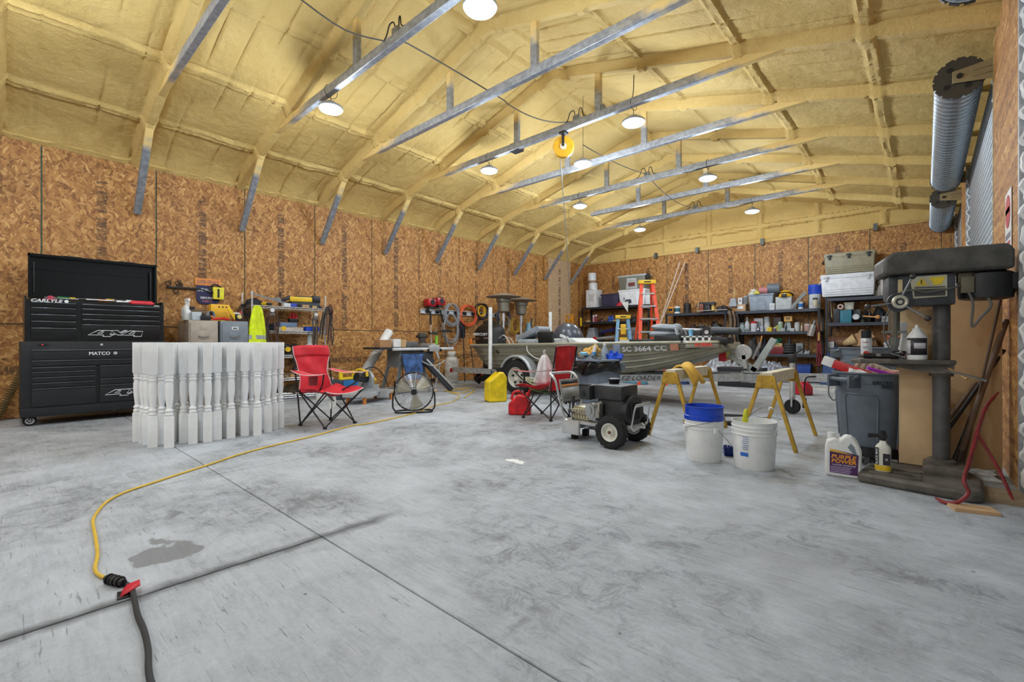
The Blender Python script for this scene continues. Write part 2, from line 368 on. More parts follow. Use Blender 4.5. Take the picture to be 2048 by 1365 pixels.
# ------------------------------------------------------------------ walls of strand board sheets
sheet = MB(); sheet.box((0, 0, 0), (1.204, .014, 2.432)); SH = sheet.mesh('strand_board_sheet', M_OSB); SHT = 1.22
half = MB(); half.box((0, 0, 0), (1.212, .014, 1.0)); SH_S = half.mesh('strand_board_half', M_OSB)
def put_sheet(par, loc, rz, lay=False, sc=(1, 1, 1)):
    o = bpy.data.objects.new('strand_board_sheet', SH); C.objects.link(o); o.parent = par; o.location = loc; o.scale = sc
    o.rotation_euler = (0, pi/2 if lay else 0, rz); return o
GREEN = mt((78, 110, 92), .7); b = MB(); b.b2((LX-.16, FY, 0), (LX-.016, BY+.16, WH)); wl = struct(b.o('wall_left', GREEN))
y0 = .366 - 6*SHT
k = 0
while y0 + k*SHT < BY - .02:
    a = y0 + k*SHT; e = min(a+SHT, BY); so = put_sheet(wl, (LX-.007, (a+e)/2, 1.22+1.22), pi/2, sc=((e-a)/SHT, 1, 1)); k += 1
    if 11.2 < (a+e)/2 < 12.4: so.material_slots[0].link = 'OBJECT'; so.material_slots[0].material = M_OSBP
k = 0; y1 = 6.49 - 5*2.44
while y1 + k*2.44 < BY - .02:
    a = y1 + k*2.44; e = min(a+2.44, BY); put_sheet(wl, (LX-.007, (a+e)/2, .61), pi/2, True, (1, 1, (e-a)/2.44)); k += 1
b = MB(); b.b2((LX-.16, BY+.016, 0), (RX+.7, BY+.16, WH)); wb = struct(b.o('wall_back', GREEN))
e = -.96 + 2*SHT; k = 0
while e - k*SHT > LX + .02:
    x1 = min(e - k*SHT, RX+.1); x0 = max(e - (k+1)*SHT, LX)
    for zc, hs in ((2.44, 1), (.61, .5)): put_sheet(wb, ((x0+x1)/2, BY+.007, zc), 0, sc=((x1-x0)/SHT, 1, hs))
    k += 1
b = MB(); b.b2((LX-.1, FY-.12, 0), (RX+.7, FY, WH)); wf = struct(b.o('wall_front', GREEN))
for k in range(8):
    for zc, hs in ((2.44, 1), (.61, .5)): put_sheet(wf, (LX+.57+k*1.144, FY+.007, zc), 0, sc=(.935, 1, hs))
# ------------------------------------------------------------------ spray-foamed roof: slopes, frames, purlins, rib lines
TY = [1.35 + 1.395*(k-1) for k in range(-5, 10)]     # frame lines along the building
PX = [LX+.88, LX+2.03, LX+3.18, RIDGE-.2, RIDGE+.2, RX-3.18, RX-2.03, RX-.88]
def foamz(x, y):
    z = roofz(x) + .115
    dr = min(abs(y-t) for t in TY)
    if dr < .085: z -= .12*max(0, min(1, (.085-dr)/.035))
    dp = min(abs(x-p + .03*noise.noise(Vector((y*1.3, p, 2)))) for p in PX)
    if dp < .065: z -= (.034 + .012*noise.noise(Vector((x*2, y*3, 9))))*min(1, (.065-dp)/.02) - (.012 if dp < .016 else 0)
    elif dp < .10: z += .03*(1 - abs(dp-.08)/.02)*max(0, .35 + 1.1*noise.noise(Vector((x*3, y*1.7, 4)))) if abs(dp-.08) < .02 else 0
    if .085 <= dr < .14: z += .025*(1-(dr-.085)/.055)*(.5+noise.noise(Vector((x*2.1, y*3, 7))))
    gp = (y % .279)/.279; gp = min(gp, 1-gp)
    if gp < .05: z += .03*(1-gp/.05)*max(0, .5+1.6*noise.noise(Vector((x*1.1, round(y/.279)*2.3, 0))))
    n = noise.noise(Vector((x*2.2, y*2.2, 0)))*.007 + noise.noise(Vector((x*7, y*7, 3)))*.006 + noise.noise(Vector((x*19, y*19, 5)))*.006
    t = max(0, min(1, 1 - (x-LX)/.5)); z -= .17*t*t if dr > .085 else .06*t*t
    return z + n*(1.0 if dr > .1 else .35)
b = MB(); nx, ny = 360, 960
b.grid(lambda u, w: (lambda x, y: Vector((x, y, foamz(x, y))))(LX-.02 + u*(RX+.32-LX), FY + w*(BY+.02-FY)), nx, ny)
b.f = [f[::-1] for f in b.f]; b.b2((LX-.16, FY, 5.25), (RX+.7, BY+.1, 5.3))
ceil = struct(b.o('ceiling', M_FOAM, angle=60))
def gab(u, w, y, s):
    x = LX + u*(RX-LX); z = WH-.05 + w*(roofz(x)+.2-WH+.05)
    d = min(abs(x - p) for p in (-7.2, -5.9, -4.6, -3.3, -2.0, -.7)); q = .07 if d < .06 else 0
    if abs(z - 4.06) < .06 or w < .08: q = max(q, .09)
    return Vector((x, y + s*(q + .02*noise.noise(Vector((x*4, z*6, 1)))), z))
b = MB(); b.grid(lambda u, w: gab(u, w, BY+.06, -1), 220, 40); b.o('gable_foam', M_FOAM, wb, angle=60)
b = MB(); b.grid(lambda u, w: gab(u, w, FY-.03, 1), 60, 20); b.f = [f[::-1] for f in b.f]; b.o('gable_foam', M_FOAM, wf, angle=60)
# foam lip where roof meets the board walls
b = MB(); pts = [(LX+.015, FY + i*.09, WH-.0 + .035*noise.noise(Vector((i*.35, 1, 2))) + .02*noise.noise(Vector((i*.9, 4, 2)))) for i in range(int((BY-FY)/.09))]
b.tube(pts, .055, 6); b.o('foam_bead', M_FOAM, ceil)
# ------------------------------------------------------------------ steel frames: braces, tie, posts (each frame one thing)
for k, y in enumerate(TY[4:]):
    y = y if k < 9 else y; n = k
    if y > 12.0: y -= .02
    fr = T('roof_frame', ('steel tie and braces of the roof frame over the tool chest', 'steel roof tie that carries the two brightest lamps', 'bare steel roof tie without lamps next past the two brightest lamps', 'steel roof tie that carries the yellow cord reel',
          'steel roof tie just past the yellow cord reel with a junction box', 'steel roof tie with a lamp over the boat stern', 'steel roof tie sixth from the big tool chest', 'steel roof tie carrying the last pair of lamps', 'steel roof frame closest to the shelved end wall', '')[min(max(n-1, 0), 9)] if n else 'steel roof frame behind the tool chest, mostly overhead', 'roof frame', (0, y, 0))
    for sx in (-1, 1):
        xw = RIDGE + sx*4.545; xr = RIDGE + sx*3.62
        if sx > 0: continue
        q = MB(); q.bar((xw+.02, 0, 2.88), (xr, 0, roofz(xr)+.05), .06, .09, up=(0, 1, 0)); q.o('brace', M_OVER, fr, bevel=.006)
    if n < 10:
        q = MB(); x0, x1 = RIDGE-3.15, RIDGE+3.05; zt = 4.08
        if n == 8: x0, x1 = RIDGE-2.0, RIDGE+3.0
        q.b2((x0, -.036, zt-.012), (x1, .036, zt+.095))
        q.o('tie', M_OVER, fr, bevel=.008)
        for px_ in (RIDGE-.75, RIDGE+.75):
            q = MB(); q.b2((px_-.045, -.03, zt+.09), (px_+.045, .03, roofz(px_)+.06)); q.o('post', M_OVER, fr, bevel=.005)
# ------------------------------------------------------------------ right wall: roll-up doors between board-clad posts
wr = MB(); wr.b2((RX+.1, FY, 0), (RX+.16, BY, 3.9)); wro = struct(wr.o('wall_right', mt((150, 152, 150), .6)))
for a, e in ((4.5, 6.02), (9.82, 10.95), (13.42, 13.56)):
    q = MB(); q.b2((RX, a, 0), (RX+.1, e, 3.72)); q.o('strand_board_post', M_OSB, wro)
    q = MB(); q.b2((RX-.004, a-.05, 0), (RX+.09, a, 3.66), ); q.o('steel_jamb', GALV, wro)
    if e < 13: q = MB(); q.b2((RX-.002, e, 0), (RX+.09, e+.05, 3.66)); q.o('steel_jamb', mt((150, 132, 84), .5), wro)
TANB = mt((150, 136, 100), .5, .3); CURT = mt((196, 204, 208), .42, .35, var=.04)
def rollup(n, a, e):
    d = struct(T('door_%d' % n, 'x', 'x')); del d['category'], d['label']
    def cz(u, w): z = w*3.62; return Vector((RX+.045 + .012*sin(2*pi*z/.072), a + u*(e-a), z))
    q = MB(); q.grid(cz, 1, 384); q.o('corrugated_curtain', CURT, d, solid=.004, angle=80)
    for s, yy in ((0, a+.03), (1, e-.03)):
        pts = [(RX+.02 + .014*sin(2*pi*z*.072*30), yy, z/40) for z in range(0, 138)]
        q = MB(); q.tube([(p[0] + .008*sin(i*1.7), p[1] + .01*sin(i*.9), p[2]) for i, p in enumerate(pts)], .018 if n == 1 else .010, 6); q.o('edge_seal', WHITE, d)
    xd, zd, rr = .24, 3.5, .17
    prof = []
    L = e - a; nseg = 34
    for i in range(nseg):
        z = L*i/nseg; prof += [(rr, z), (rr, z + L/nseg*.9), (rr+.007, z + L/nseg*.95)]
    prof.append((rr, L))
    q = MB(); q.lathe(prof, 28, frame_to((xd, a, zd), (0, 1, 0))); q.o('curtain_roll', mt((150, 158, 165), .3, .6), d, angle=30)
    q = MB()
    for i in range(1, nseg+1): q.ring((xd, a + L*i/nseg, zd), rr+.004, .004, (0, 1, 0), 26, 4)
    q.o('curtain_rib', mt((206, 212, 216), .3, .3), d, kind='stuff')
    for yy in (a-.012, e+.012):
        q = MB(); r2 = rr+.02; poly = []
        for i in range(14):
            t = 2*pi*i/14; poly += [((r2)*cos(t), r2*sin(t)), (r2*cos(t+.3), r2*sin(t+.3)), ((r2-.014)*cos(t+.33), (r2-.014)*sin(t+.33)), ((r2-.014)*cos(t+.43), (r2-.014)*sin(t+.43))]
        q.prism([(xd+p[0], zd+p[1]) for p in poly], yy-.012, yy+.012, 'y'); wh = q.o('drum_wheel', mt((74, 72, 66), .5, .5), d)
        q = MB()
        for t in (.6, 2.2, 3.8, 5.3): q.disc((xd+.11*cos(t), yy, zd+.11*sin(t)), .026, .03, (0, 1, 0), 12)
        q.o('wheel_hole', BLACK, wh, kind='stuff')
        q = MB(); s = -1 if yy < (a+e)/2 else 1
        q.prism([(xd-.05, zd-.05), (RX+.02, zd-.1), (RX+.02, zd+.09), (xd-.05, zd+.06)], yy+s*.03, yy+s*.036, 'y')
        q.b2((xd+.08, yy+s*.036, zd-.035), (RX+.02, yy+s*.045, zd-.02)); q.b2((xd+.08, yy+s*.036, zd+.02), (RX+.02, yy+s*.045, zd+.035))
        br = q.o('drum_bracket', TANB, d, bevel=.003)
        q = MB(); q.cyl((xd, yy+s*.02, zd), (xd, yy+s*.06, zd), .022, n=10); q.o('axle', BLACK, br)
rollup(1, .6, 4.42); rollup(2, 6.1, 9.75); rollup(3, 11.0, 13.38)
# door header behind the rolls
q = MB(); q.b2((RX+.065, FY, 3.6), (RX+.1, BY, 3.95)); q.o('header', M_FOAM, wro)
for x_ in (-6.55, -5.35, -3.95):
    pass
# steel stubs under the gable foam
for i, x_ in enumerate((-6.15, -4.9, -3.2, -.85)):
    q = MB(); q.b2((x_-.04, BY-.14, WH-.12), (x_+.04, BY-.06, WH+.04)); q.o('steel_stub', mt((92, 96, 92), .5, .5), wb)
# ------------------------------------------------------------------ hanging lamps
LENS = emit((248, 252, 255), 14.0)
where = {(-5.54, 2.77): 'brightest round lamp over the tool chest', (-2.86, 2.77): 'largest round lamp high over the open floor'}
near_txt = {2.77: 'by the open floor', 5.58: 'beside the yellow cord reel', 8.36: 'over the boat', 11.16: 'close to the shelved end wall', 6.35: 'on the ridge'}
def make_lamp(p, label):
    t = T('hanging_lamp', label, 'lamp', p, 0, 'round hanging lamps')
    b = MB(); b.lathe([(.14, .004), (.148, .012), (.148, .03), (.13, .045), (.07, .055), (.06, .09), (.03, .1), (.012, .115)], 28); b.o('housing', mt((150, 152, 155), .4, .5), t)
    b = MB(); b.lathe([(.02, -.03), (.09, -.024), (.13, -.008), (.14, .004)], 28); b.o('lens', LENS, t)
    top = 4.07 - p[2] if p[1] != 6.35 else roofz(p[0]) - p[2] + .1
    b = MB(); b.tube([(0, 0, .1), (0, 0, top)], .004, 6); b.o('hanger', BLACK, t)
    if p[1] != 6.35:
        b = MB(); b.ring((0, 0, top+.055), .085, .0035, (1, 0, 0), 16, 5); b.o('strap', BLACK, t)
    return t
for p in LAMPS:
    if p[1] < 1: lab = 'round lamp out of view, %s row, %s tie back from the tool chest' % ('board wall' if p[0] < -4 else 'door side', {-.02: 'first', -2.79: 'third', -5.56: 'added as fill, fifth'}[p[1]])
    else:
        side = 'ridge lamp' if p[1] == 6.35 else ('lamp over the board wall side' if p[0] < -4 else 'lamp over the door side')
        lab = where.get((p[0], p[1]), 'lit round %s, %s' % (side, near_txt[p[1]]))
    make_lamp(p, lab)
WIRE = mt((88, 86, 80), .6); CORD = mt((22, 22, 24), .6)
# supply cable swagging from tie to tie along the ridge side
zt = 4.17
def swag(a, e, dip, n=10): return [Vector(a).lerp(Vector(e), i/n) - Vector((0, 0, dip*4*(i/n)*(1-i/n))) for i in range(n+1)]
boxes = [(-4.1, 2.77), (-3.75, 5.58), (-4.0, 8.36), (-4.1, 11.16)]
path = [atd(575, -20, 3.6)] + swag((-4.1, 2.77, zt+.03), (-4.1, 4.15, zt-.02), .02, 4) + swag((-4.12, 4.3, zt), (-3.85, 5.58, zt+.04), .12, 8)
b = MB(); b.tube(smooth_path([atd(590, -10, 4.3), atd(690, 60, 4.75), atd(780, 84, 4.85)] + [(-4.1, 2.9, zt)] + path[6:], 4), .008, 6)
b.t('supply_cable', WIRE, 'grey cable strung between the first roof ties', 'cable', (-4.1, 2.8, zt), w=True)
b = MB(); b.tube(swag((-4.15, 6.35, 4.2), (-4.0, 8.36, zt+.05), .05, 8) + swag((-4.0, 8.5, zt), (-4.1, 11.16, zt+.03), .14, 8), .008, 6)
b.t('supply_cable', WIRE, 'grey cable strung on towards the shelved end wall', 'cable', (-4.0, 8.4, zt), w=True)
for i, (x, y) in enumerate(boxes):
    t = T('junction_box', ('grey wiring box on the tie above the open floor', 'grey wiring box on the tie with the cord reel', 'grey wiring box on the tie over the boat', 'small wiring box on the tie by the end wall')[i], 'wiring box', (x, y, 4.175))
    b = MB(); b.box((0, 0, .045), (.1, .07, .09), bev=.006); b.o('box', mt((128, 128, 124), .5, .4), t)
    for s in (-1, 1):
        b = MB(); b.tube(smooth_path([(s*.03, 0, .09), (s*.05, -.01, .17), (s*.1, -.03, .15), (s*.16, -.045, .02), (s*.4, -.05, -.02), (s*.8, -.05, -.06 - .03*i), (s*1.3, -.045, -.1)], 5), .007, 6); b.o('lamp_cord', CORD, t)
t = T('junction_box', 'second wiring box on the reel tie towards the doors', 'wiring box', (-3.35, 5.56, 4.175)); b = MB(); b.box((0, 0, .04), (.14, .08, .08), bev=.006); b.o('box', mt((128, 128, 124), .5, .4), t)
b = MB(); b.tube(smooth_path([(.05, -.04, 0), (.3, -.05, -.09), (.5, -.05, -.02), (.52, -.03, .3)], 5), .006, 6); b.o('lamp_cord', CORD, t)
# yellow cord reel under the tie, its cord hanging to the floor
rc = aty(1127, 295, 5.5); t = T('cord_reel', 'yellow round cord reel hung from a roof tie', 'cord reel', tuple(rc)); ax = (.55, -.83, 0)
b = MB(); b.disc((0, 0, 0), .155, .075, ax, 28); b.o('case', mt((226, 166, 36), .4), t, bevel=.012)
b = MB(); b.disc((.035*.55, -.035*.83, 0), .05, .03, ax, 16); b.o('hub', mt((214, 200, 170), .5), t)
b = MB(); b.bar((.02, -.04, 0), (.02, -.04, .2), .035, .02, up=(.55, -.83, 0)); b.bar((-.02, .03, 0), (-.02, .03, .2), .035, .02, up=(.55, -.83, 0)); b.box((0, 0, .21), (.1, .1, .03)); b.o('bracket', BLACK, t)
p0 = rc + Vector((-.06, 0, -.15)); b = MB(); e = atd(1140, 610, 8.6)
b.tube(smooth_path([p0, p0.lerp(e, .5) + Vector((.02, 0, -.02)), e, e + Vector((0, 0, -.02))], 8), .007, 6); b.t('drop_cable', mt((150, 146, 138), .5), 'long pale cord hanging straight down from the yellow reel', 'cord', tuple(e), w=True)
b = MB(); b.b2((-5.0, 5.51, 4.06), (-4.82, 5.65, 4.185)); b.t('tape_wrap', BLACK, 'black tape wrapped around the reel tie', 'tape', (-4.9, 5.58, 4.06), w=True)
# notice on the board post between the doors
t = T('warning_sign', 'red and white notice fixed to the post between the doors', 'sign', (RX-.004, 4.95, 1.55))
b = MB(); b.b2((-.004, -.16, 0), (.0, .16, .55)); b.o('plate', WHITE, t)
b = MB(); b.disc((-.005, 0, .4), .12, .004, (1, 0, 0), 24); b.o('red_circle', mt((186, 44, 48), .5), t)
b = MB(); b.b2((-.007, -.11, .385), (-.004, .11, .425)); b.b2((-.005, -.13, .2), (-.004, .13, .24)); b.b2((-.005, -.13, .1), (-.004, .1, .13)); b.o('print', mt((120, 124, 132), .6), t, kind='stuff')
b = MB(); b.b2((-.005, -.1, .15), (-.004, .1, .18)); b.o('red_print', mt((186, 44, 48), .5), t)
# ------------------------------------------------------------------ big tool chest by the left wall
def ribbon(mb, pts, r, closed=True): return mb.tube(pts, r, 4, closed)
LOGO = [[(905, 605), (1035, 525), (1240, 525), (1195, 600), (1228, 600), (1210, 632), (1095, 632), (1115, 605)], [(1030, 582), (1095, 537), (1115, 537), (1085, 582)],
        [(1215, 528), (1300, 520), (1335, 556), (1400, 520), (1440, 520), (1345, 572), (1385, 604), (1300, 604), (1280, 585), (1240, 606), (1205, 606), (1265, 570)],
        [(1335, 604), (1475, 525), (1665, 535), (1640, 628), (1525, 628), (1545, 604)], [(1460, 582), (1525, 537), (1550, 537), (1525, 582)]]
def logo4x4(par, M, width, mat, name='lettering'):
    b = MB(); k = width/760
    for p in LOGO: ribbon(b, [M @ Vector(((x-1285)*k, (578-y)*k, .002)) for x, y in p], .0042)
    return b.o(name, mat, par, label='white outlined four by four lettering')
TOOLBLK = mt((14, 14, 16), .3, var=.2); TOOLGRY = mt((27, 29, 33), .42, var=.15); EDGE = mt((110, 114, 120), .25, .9); LOGOW = mt((232, 232, 234), .5, var=.02)
XF = -7.74
cab = T('rolling_tool_cabinet', 'dark grey rolling tool cabinet with wide drawers against the board wall', 'tool cabinet', (XF-.3, .85, 0))
y0, y1 = .155, 1.53
b = MB(); b.b2((XF-.62, y0, .11), (XF-.02, y1, .995), .008); b.o('body', TOOLGRY, cab, w=True)
def drawer(par, xf, a, e, z0, z1, mat, edge=True):
    b = MB(); b.b2((xf-.02, a, z0+.003), (xf+.004, e, z1-.003), .004); d = b.o('drawer', mat, par, w=True)
    b = MB(); b.b2((xf+.004, a+.004, z1-.016), (xf+.016, e-.004, z1-.004), .003); b.o('handle', EDGE if edge else mat, d, w=True, label='full-width metal edge pull'); return d
dl, dr_, gap = y0+.09, y1-.06, .64
zz = [.90, .775, .70]
drawer(cab, XF, dl, dr_, .775, .90, TOOLGRY); drawer(cab, XF, dl, dr_, .70, .775, TOOLGRY)
for z0, z1 in ((.64, .695), (.575, .64), (.51, .575), (.445, .51), (.22, .445)): drawer(cab, XF, dl, .80, z0, z1, TOOLGRY)
for z0, z1 in ((.53, .695), (.45, .53)): drawer(cab, XF, .84, dr_, z0, z1, TOOLGRY)
d4 = drawer(cab, XF, .84, dr_, .22, .45, TOOLGRY)
logo4x4(cab, face_m((XF+.006, 1.2, .335), (0, 1, 0), (0, 0, 1)).copy() if False else TR(-(XF-.3), -.85, 0) @ face_m((XF+.006, 1.17, .335), (0, 1, 0), (0, 0, 1)), .56, LOGOW)
text('MATCO', face_m((XF+.006, .84, .845), (0, 1, 0), (0, 0, 1)), .20, LOGOW, cab, w=True, bold=.02)
b = MB(); b.disc((XF+.006, .99, .845), .02, .003, (1, 0, 0), 16); b.disc((XF-.018, .86, .955), .014, .012, (1, 0, 0), 14); b.o('badge', CHROME, cab, w=True)
b = MB(); b.b2((XF-.022, dl+.05, .945), (XF-.012, dl+.14, .967)); pp = b.o('power_panel', BLACK, cab, w=True)
b = MB(); b.disc((XF-.01, dl+.09, .956), .006, .004, (1, 0, 0), 10); b.o('power_light', emit((255, 40, 60), 1.0), pp, w=True)
b = MB(); b.b2((XF-.02, dr_-.03, .94), (XF-.015, dr_+.02, .975)); b.o('badge', LOGOW, cab, w=True)
b = MB(); b.b2((XF-.06, y0, .11), (XF-.004, y1, .215), .006); b.o('kick_rail', TOOLGRY, cab, w=True)
b = MB(); b.b2((XF-.5, y1, .93), (XF-.1, y1+.09, .96), .008); b.o('push_handle', TOOLBLK, cab, w=True)
for xx in (XF-.1, XF-.52):
    for yy in (y0+.1, y1-.1):
        b = MB(); b.b2((xx-.05, yy-.03, .09), (xx+.05, yy+.03, .115)); b.disc((xx, yy-.022, .062), .062, .036, (1, 0, 0), 22); b.o('caster', RUBBER, cab, w=True)
        b = MB(); b.ring((xx+.022, yy-.022, .062), .034, .007, (1, 0, 0), 18, 6)
        for k in range(5): b.bar((xx+.022, yy-.022, .062), (xx+.022, yy-.022+.034*cos(k*1.257), .062+.034*sin(k*1.257)), .008, .008)
        b.o('caster_hub', mt((190, 192, 195), .3, .7), cab, w=True)
ch = T('tool_chest', 'glossy black upper tool chest with its lid open', 'tool chest', (XF-.3, .85, .995))
xf = XF-.01; y0, y1 = .19, 1.5
b = MB(); z0, z1 = .996, 1.53
b.b2((xf-.58, y0, z0), (xf-.02, y0+.02, z1)); b.b2((xf-.58, y1-.02, z0), (xf-.02, y1, z1)); b.b2((xf-.58, y0, z0), (xf-.56, y1, z1)); b.b2((xf-.58, y0, z0), (xf-.02, y1, z1-.1)); b.b2((xf-.03, y0, z0), (xf-.012, y1, z1-.045)); b.o('body', TOOLBLK, ch, w=True, bevel=.003)
for z0, z1 in ((1.405, 1.465), (1.325, 1.4), (1.245, 1.32), (1.165, 1.24), (1.02, 1.16)): drawer(ch, xf, y0+.05, .625, z0, z1, TOOLBLK)
for z0, z1 in ((1.41, 1.462), (1.345, 1.405), (1.28, 1.34), (1.215, 1.275), (1.02, 1.21)): drawer(ch, xf, .675, y1-.05, z0, z1, TOOLBLK)
logo4x4(ch, TR(-(XF-.3), -.85, -.995) @ face_m((xf+.006, 1.0, 1.095), (0, 1, 0), (0, 0, 1)), .54, LOGOW)
text('CARLYLE', face_m((xf-.01, .375, 1.50-.02), (0, 1, 0), (0, 0, 1)), .27, LOGOW, ch, w=True, height=.036, bold=.025, shear=.25)
b = MB(); b.disc((xf-.008, .54, 1.48), .021, .004, (1, 0, 0), 6); b.o('badge', LOGOW, ch, w=True)
text('SPRO', face_m((xf-.01, 1.42, 1.475), (0, 1, 0), (0, 0, 1)), .06, LOGOW, ch, w=True, bold=.02, shear=.25)
b = MB(); xb = xf-.55
b.b2((xb-.03, y0+.04, 1.535), (xb-.02, y1, 2.09)); b.b2((xb-.03, y0+.04, 2.06), (xb+.07, y1, 2.09)); b.b2((xb-.03, y0+.04, 1.535), (xb+.07, y0+.055, 2.09)); b.b2((xb-.03, y1-.015, 1.535), (xb+.07, y1, 2.09)); b.b2((xb-.02, y0+.05, 1.9), (xb-.005, y1-.01, 1.905))
lid = b.o('lid', mt((7, 7, 8), .12, var=.2), ch, w=True)
b = MB()
for a in (.55, 1.1): b.b2((xb, a, 2.088), (xb+.05, a+.17, 2.1))
b.o('lid_pull', TOOLBLK, lid, w=True)
b = MB()
for a in (y0+.09, y1-.06): b.cyl((xb+.03, a, 1.6), (xb+.04, a, 1.99), .009, n=8)
b.o('gas_strut', BLACK, lid, w=True)
# loose tools lying in the open top of the chest
zt = 1.43
def handtool(name, label, x, y, z, L, r, rz, c1, c2, cat='hand tool', grp='tools in the open chest top'):
    t = T(name, label, cat, (x, y, z), rz, grp)
    b = MB(); b.cyl((0, 0, r), (L*.42, 0, r), r, r*.8, 10); b.o('grip', c1, t)
    b = MB(); b.cyl((L*.42, 0, r), (L, 0, r), r*.4, r*.35, 8); b.o('shank', c2, t); return t
REDT = mt((206, 48, 60), .45); ORG = mt((226, 120, 34), .45); GRN = mt((44, 120, 66), .5); BLUE = mt((28, 68, 160), .45)
for i, (y, c, L, lab) in enumerate(((.36, mt((90, 90, 94), .4), .3, 'grey wrench at the end of the open chest top'), (.47, GRN, .26, 'green handled screwdriver in the open chest top'), (.56, YEL, .2, 'yellow handled tool behind the chest lettering'),
        (.72, STEEL, .28, 'steel ratchet lying mid chest top'), (.84, ORG, .24, 'orange handled driver lying mid chest top'), (.93, mt((190, 150, 60), .4), .2, 'amber handled driver next to the orange one'), (1.02, CHROME, .3, 'long chrome extension bar in the chest top'), (1.12, WHITE, .22, 'white handled tool by the red roll'), (1.2, CHROME, .18, 'chrome socket handle near the red roll'))):
    handtool('screwdriver' if 'driver' in lab else 'ratchet', lab, xf-.12-.1*(i % 3)*.4, y, zt + .065 + .006*(i % 3), L, .02 + .004*(i % 2), 1.3 + .4*sin(i*2.1), c, STEEL)
b = MB(); lump(b, (0, 0, 0), (.08, .06, .05), 3); b.t('rag', mt((196, 70, 90), .9), 'pink rag bunched at the end of the open chest top', 'rag', (xf-.15, .41, 1.495))
b = MB(); b.cyl((0, -.11, .03), (0, .11, .03), .032, n=14); b.cyl((0, -.13, .03), (0, -.11, .03), .018, n=10); b.cyl((0, .11, .03), (0, .13, .03), .018, n=10); b.t('red_roll', REDT, 'pinkish red roll lying along the front lip of the chest', 'tool roll', (xf-.06, 1.27, 1.475))
# coiled air hose hanging beside the cabinet
p, q = atx(44, 742, LX+.12), atx(-6, 838, LX+.12); b = MB(); dd_ = (q-p)
M_ = frame_to(p, dd_); b.tube([M_ @ Vector((.035*cos(i*.5), .035*sin(i*.5), dd_.length*i/260)) for i in range(261)], .008, 6)
b.t('coiled_hose', mt((104, 88, 50), .6), 'olive coiled air hose hanging on the board wall beside the rolling tool cabinet', 'hose', tuple(q), w=True)
# ------------------------------------------------------------------ white turned balusters
BAL = mt((246, 247, 248), .42, var=.04, ns=5)
def bal_mesh():
    b = MB(); h, w = .985, .038
    b.add([(-w, -w, 0), (w, -w, 0), (w, w, 0), (-w, w, 0), (-w, -w, .285), (w, -w, .285), (w, w, .285), (-w, w, .285), (-.03, -.03, .297), (.03, -.03, .297), (.03, .03, .297), (-.03, .03, .297)],
          [(3, 2, 1, 0), (0, 1, 5, 4), (1, 2, 6, 5), (2, 3, 7, 6), (3, 0, 4, 7), (4, 5, 9, 8), (5, 6, 10, 9), (6, 7, 11, 10), (7, 4, 8, 11), (8, 9, 10, 11)])
    b.add([(-w, -w, h), (w, -w, h), (w, w, h), (-w, w, h), (-w, -w, .69), (w, -w, .69), (w, w, .69), (-w, w, .69), (-.03, -.03, .676), (.03, -.03, .676), (.03, .03, .676), (-.03, .03, .676)],
          [(0, 1, 2, 3), (4, 5, 1, 0), (5, 6, 2, 1), (6, 7, 3, 2), (7, 4, 0, 3), (8, 9, 5, 4), (9, 10, 6, 5), (10, 11, 7, 6), (11, 8, 4, 7), (11, 10, 9, 8)])
    b.lathe([(.026, .294), (.034, .302), (.036, .312), (.03, .322), (.024, .33), (.033, .338), (.034, .35), (.024, .36), (.021, .372), (.026, .42), (.032, .48), (.034, .53), (.033, .58), (.027, .612), (.034, .62), (.035, .634), (.026, .642), (.033, .652), (.034, .664), (.028, .678)], 20)
    return b
crop = [(95, 1300), (140, 1310), (165, 1320), (210, 1345), (280, 1320), (335, 1348), (385, 1280), (445, 1312), (500, 1315), (570, 1285), (628, 1305), (692, 1290), (745, 1252), (805, 1275), (850, 1238), (910, 1257), (958, 1225), (1003, 1257), (1045, 1208), (1083, 1230), (1130, 1210)]
spots = [atz(250+x/3.79, 540+y/3.79) for x, y in crop]
back = [p + RGT*.02 + FWD*.105 for p in spots[::2]] + [p + RGT*-.01 + FWD*.21 for p in spots[1::3]]
allp = []
for p in spots + back:
    for _ in range(30):
        hit = [q for q in allp if (q-p).length < .098]
        if not hit: break
        for q in hit: d = p - q; d = d if d.length > 1e-3 else Vector((.01, .01, 0)); p = p + d.normalized()*.012
    allp.append(p)
b0 = bal_mesh(); first = None
for i, p in enumerate(allp):
    ang = math.atan2(-p.x, p.y) + (0.03*((i*7) % 5 - 2))
    ORD = 'first second third fourth fifth sixth seventh eighth ninth tenth eleventh twelfth thirteenth fourteenth fifteenth sixteenth seventeenth eighteenth nineteenth twentieth last'.split()
    n0, n1 = len(spots), len(spots[::2]); k_ = i if i < n0 else ((i-n0)*2 if i < n0+n1 else 1+(i-n0-n1)*3)
    lab = 'white turned baluster, %s in the front row from the tool chest end' % ORD[k_] if i < n0 else 'white turned baluster in the %s row behind the %s front one from the chest' % ('second' if i < n0+n1 else 'third', ORD[k_])
    if first is None:
        first = b0.t('turned_baluster', BAL, lab, 'baluster', tuple(p), ang, 'white turned balusters', bevel=.002)
    else:
        o = first.copy(); C.objects.link(o); o.location = p; o.rotation_euler = (0, 0, ang); o['label'] = lab; MW[o.name] = TR(*p, rz=ang)
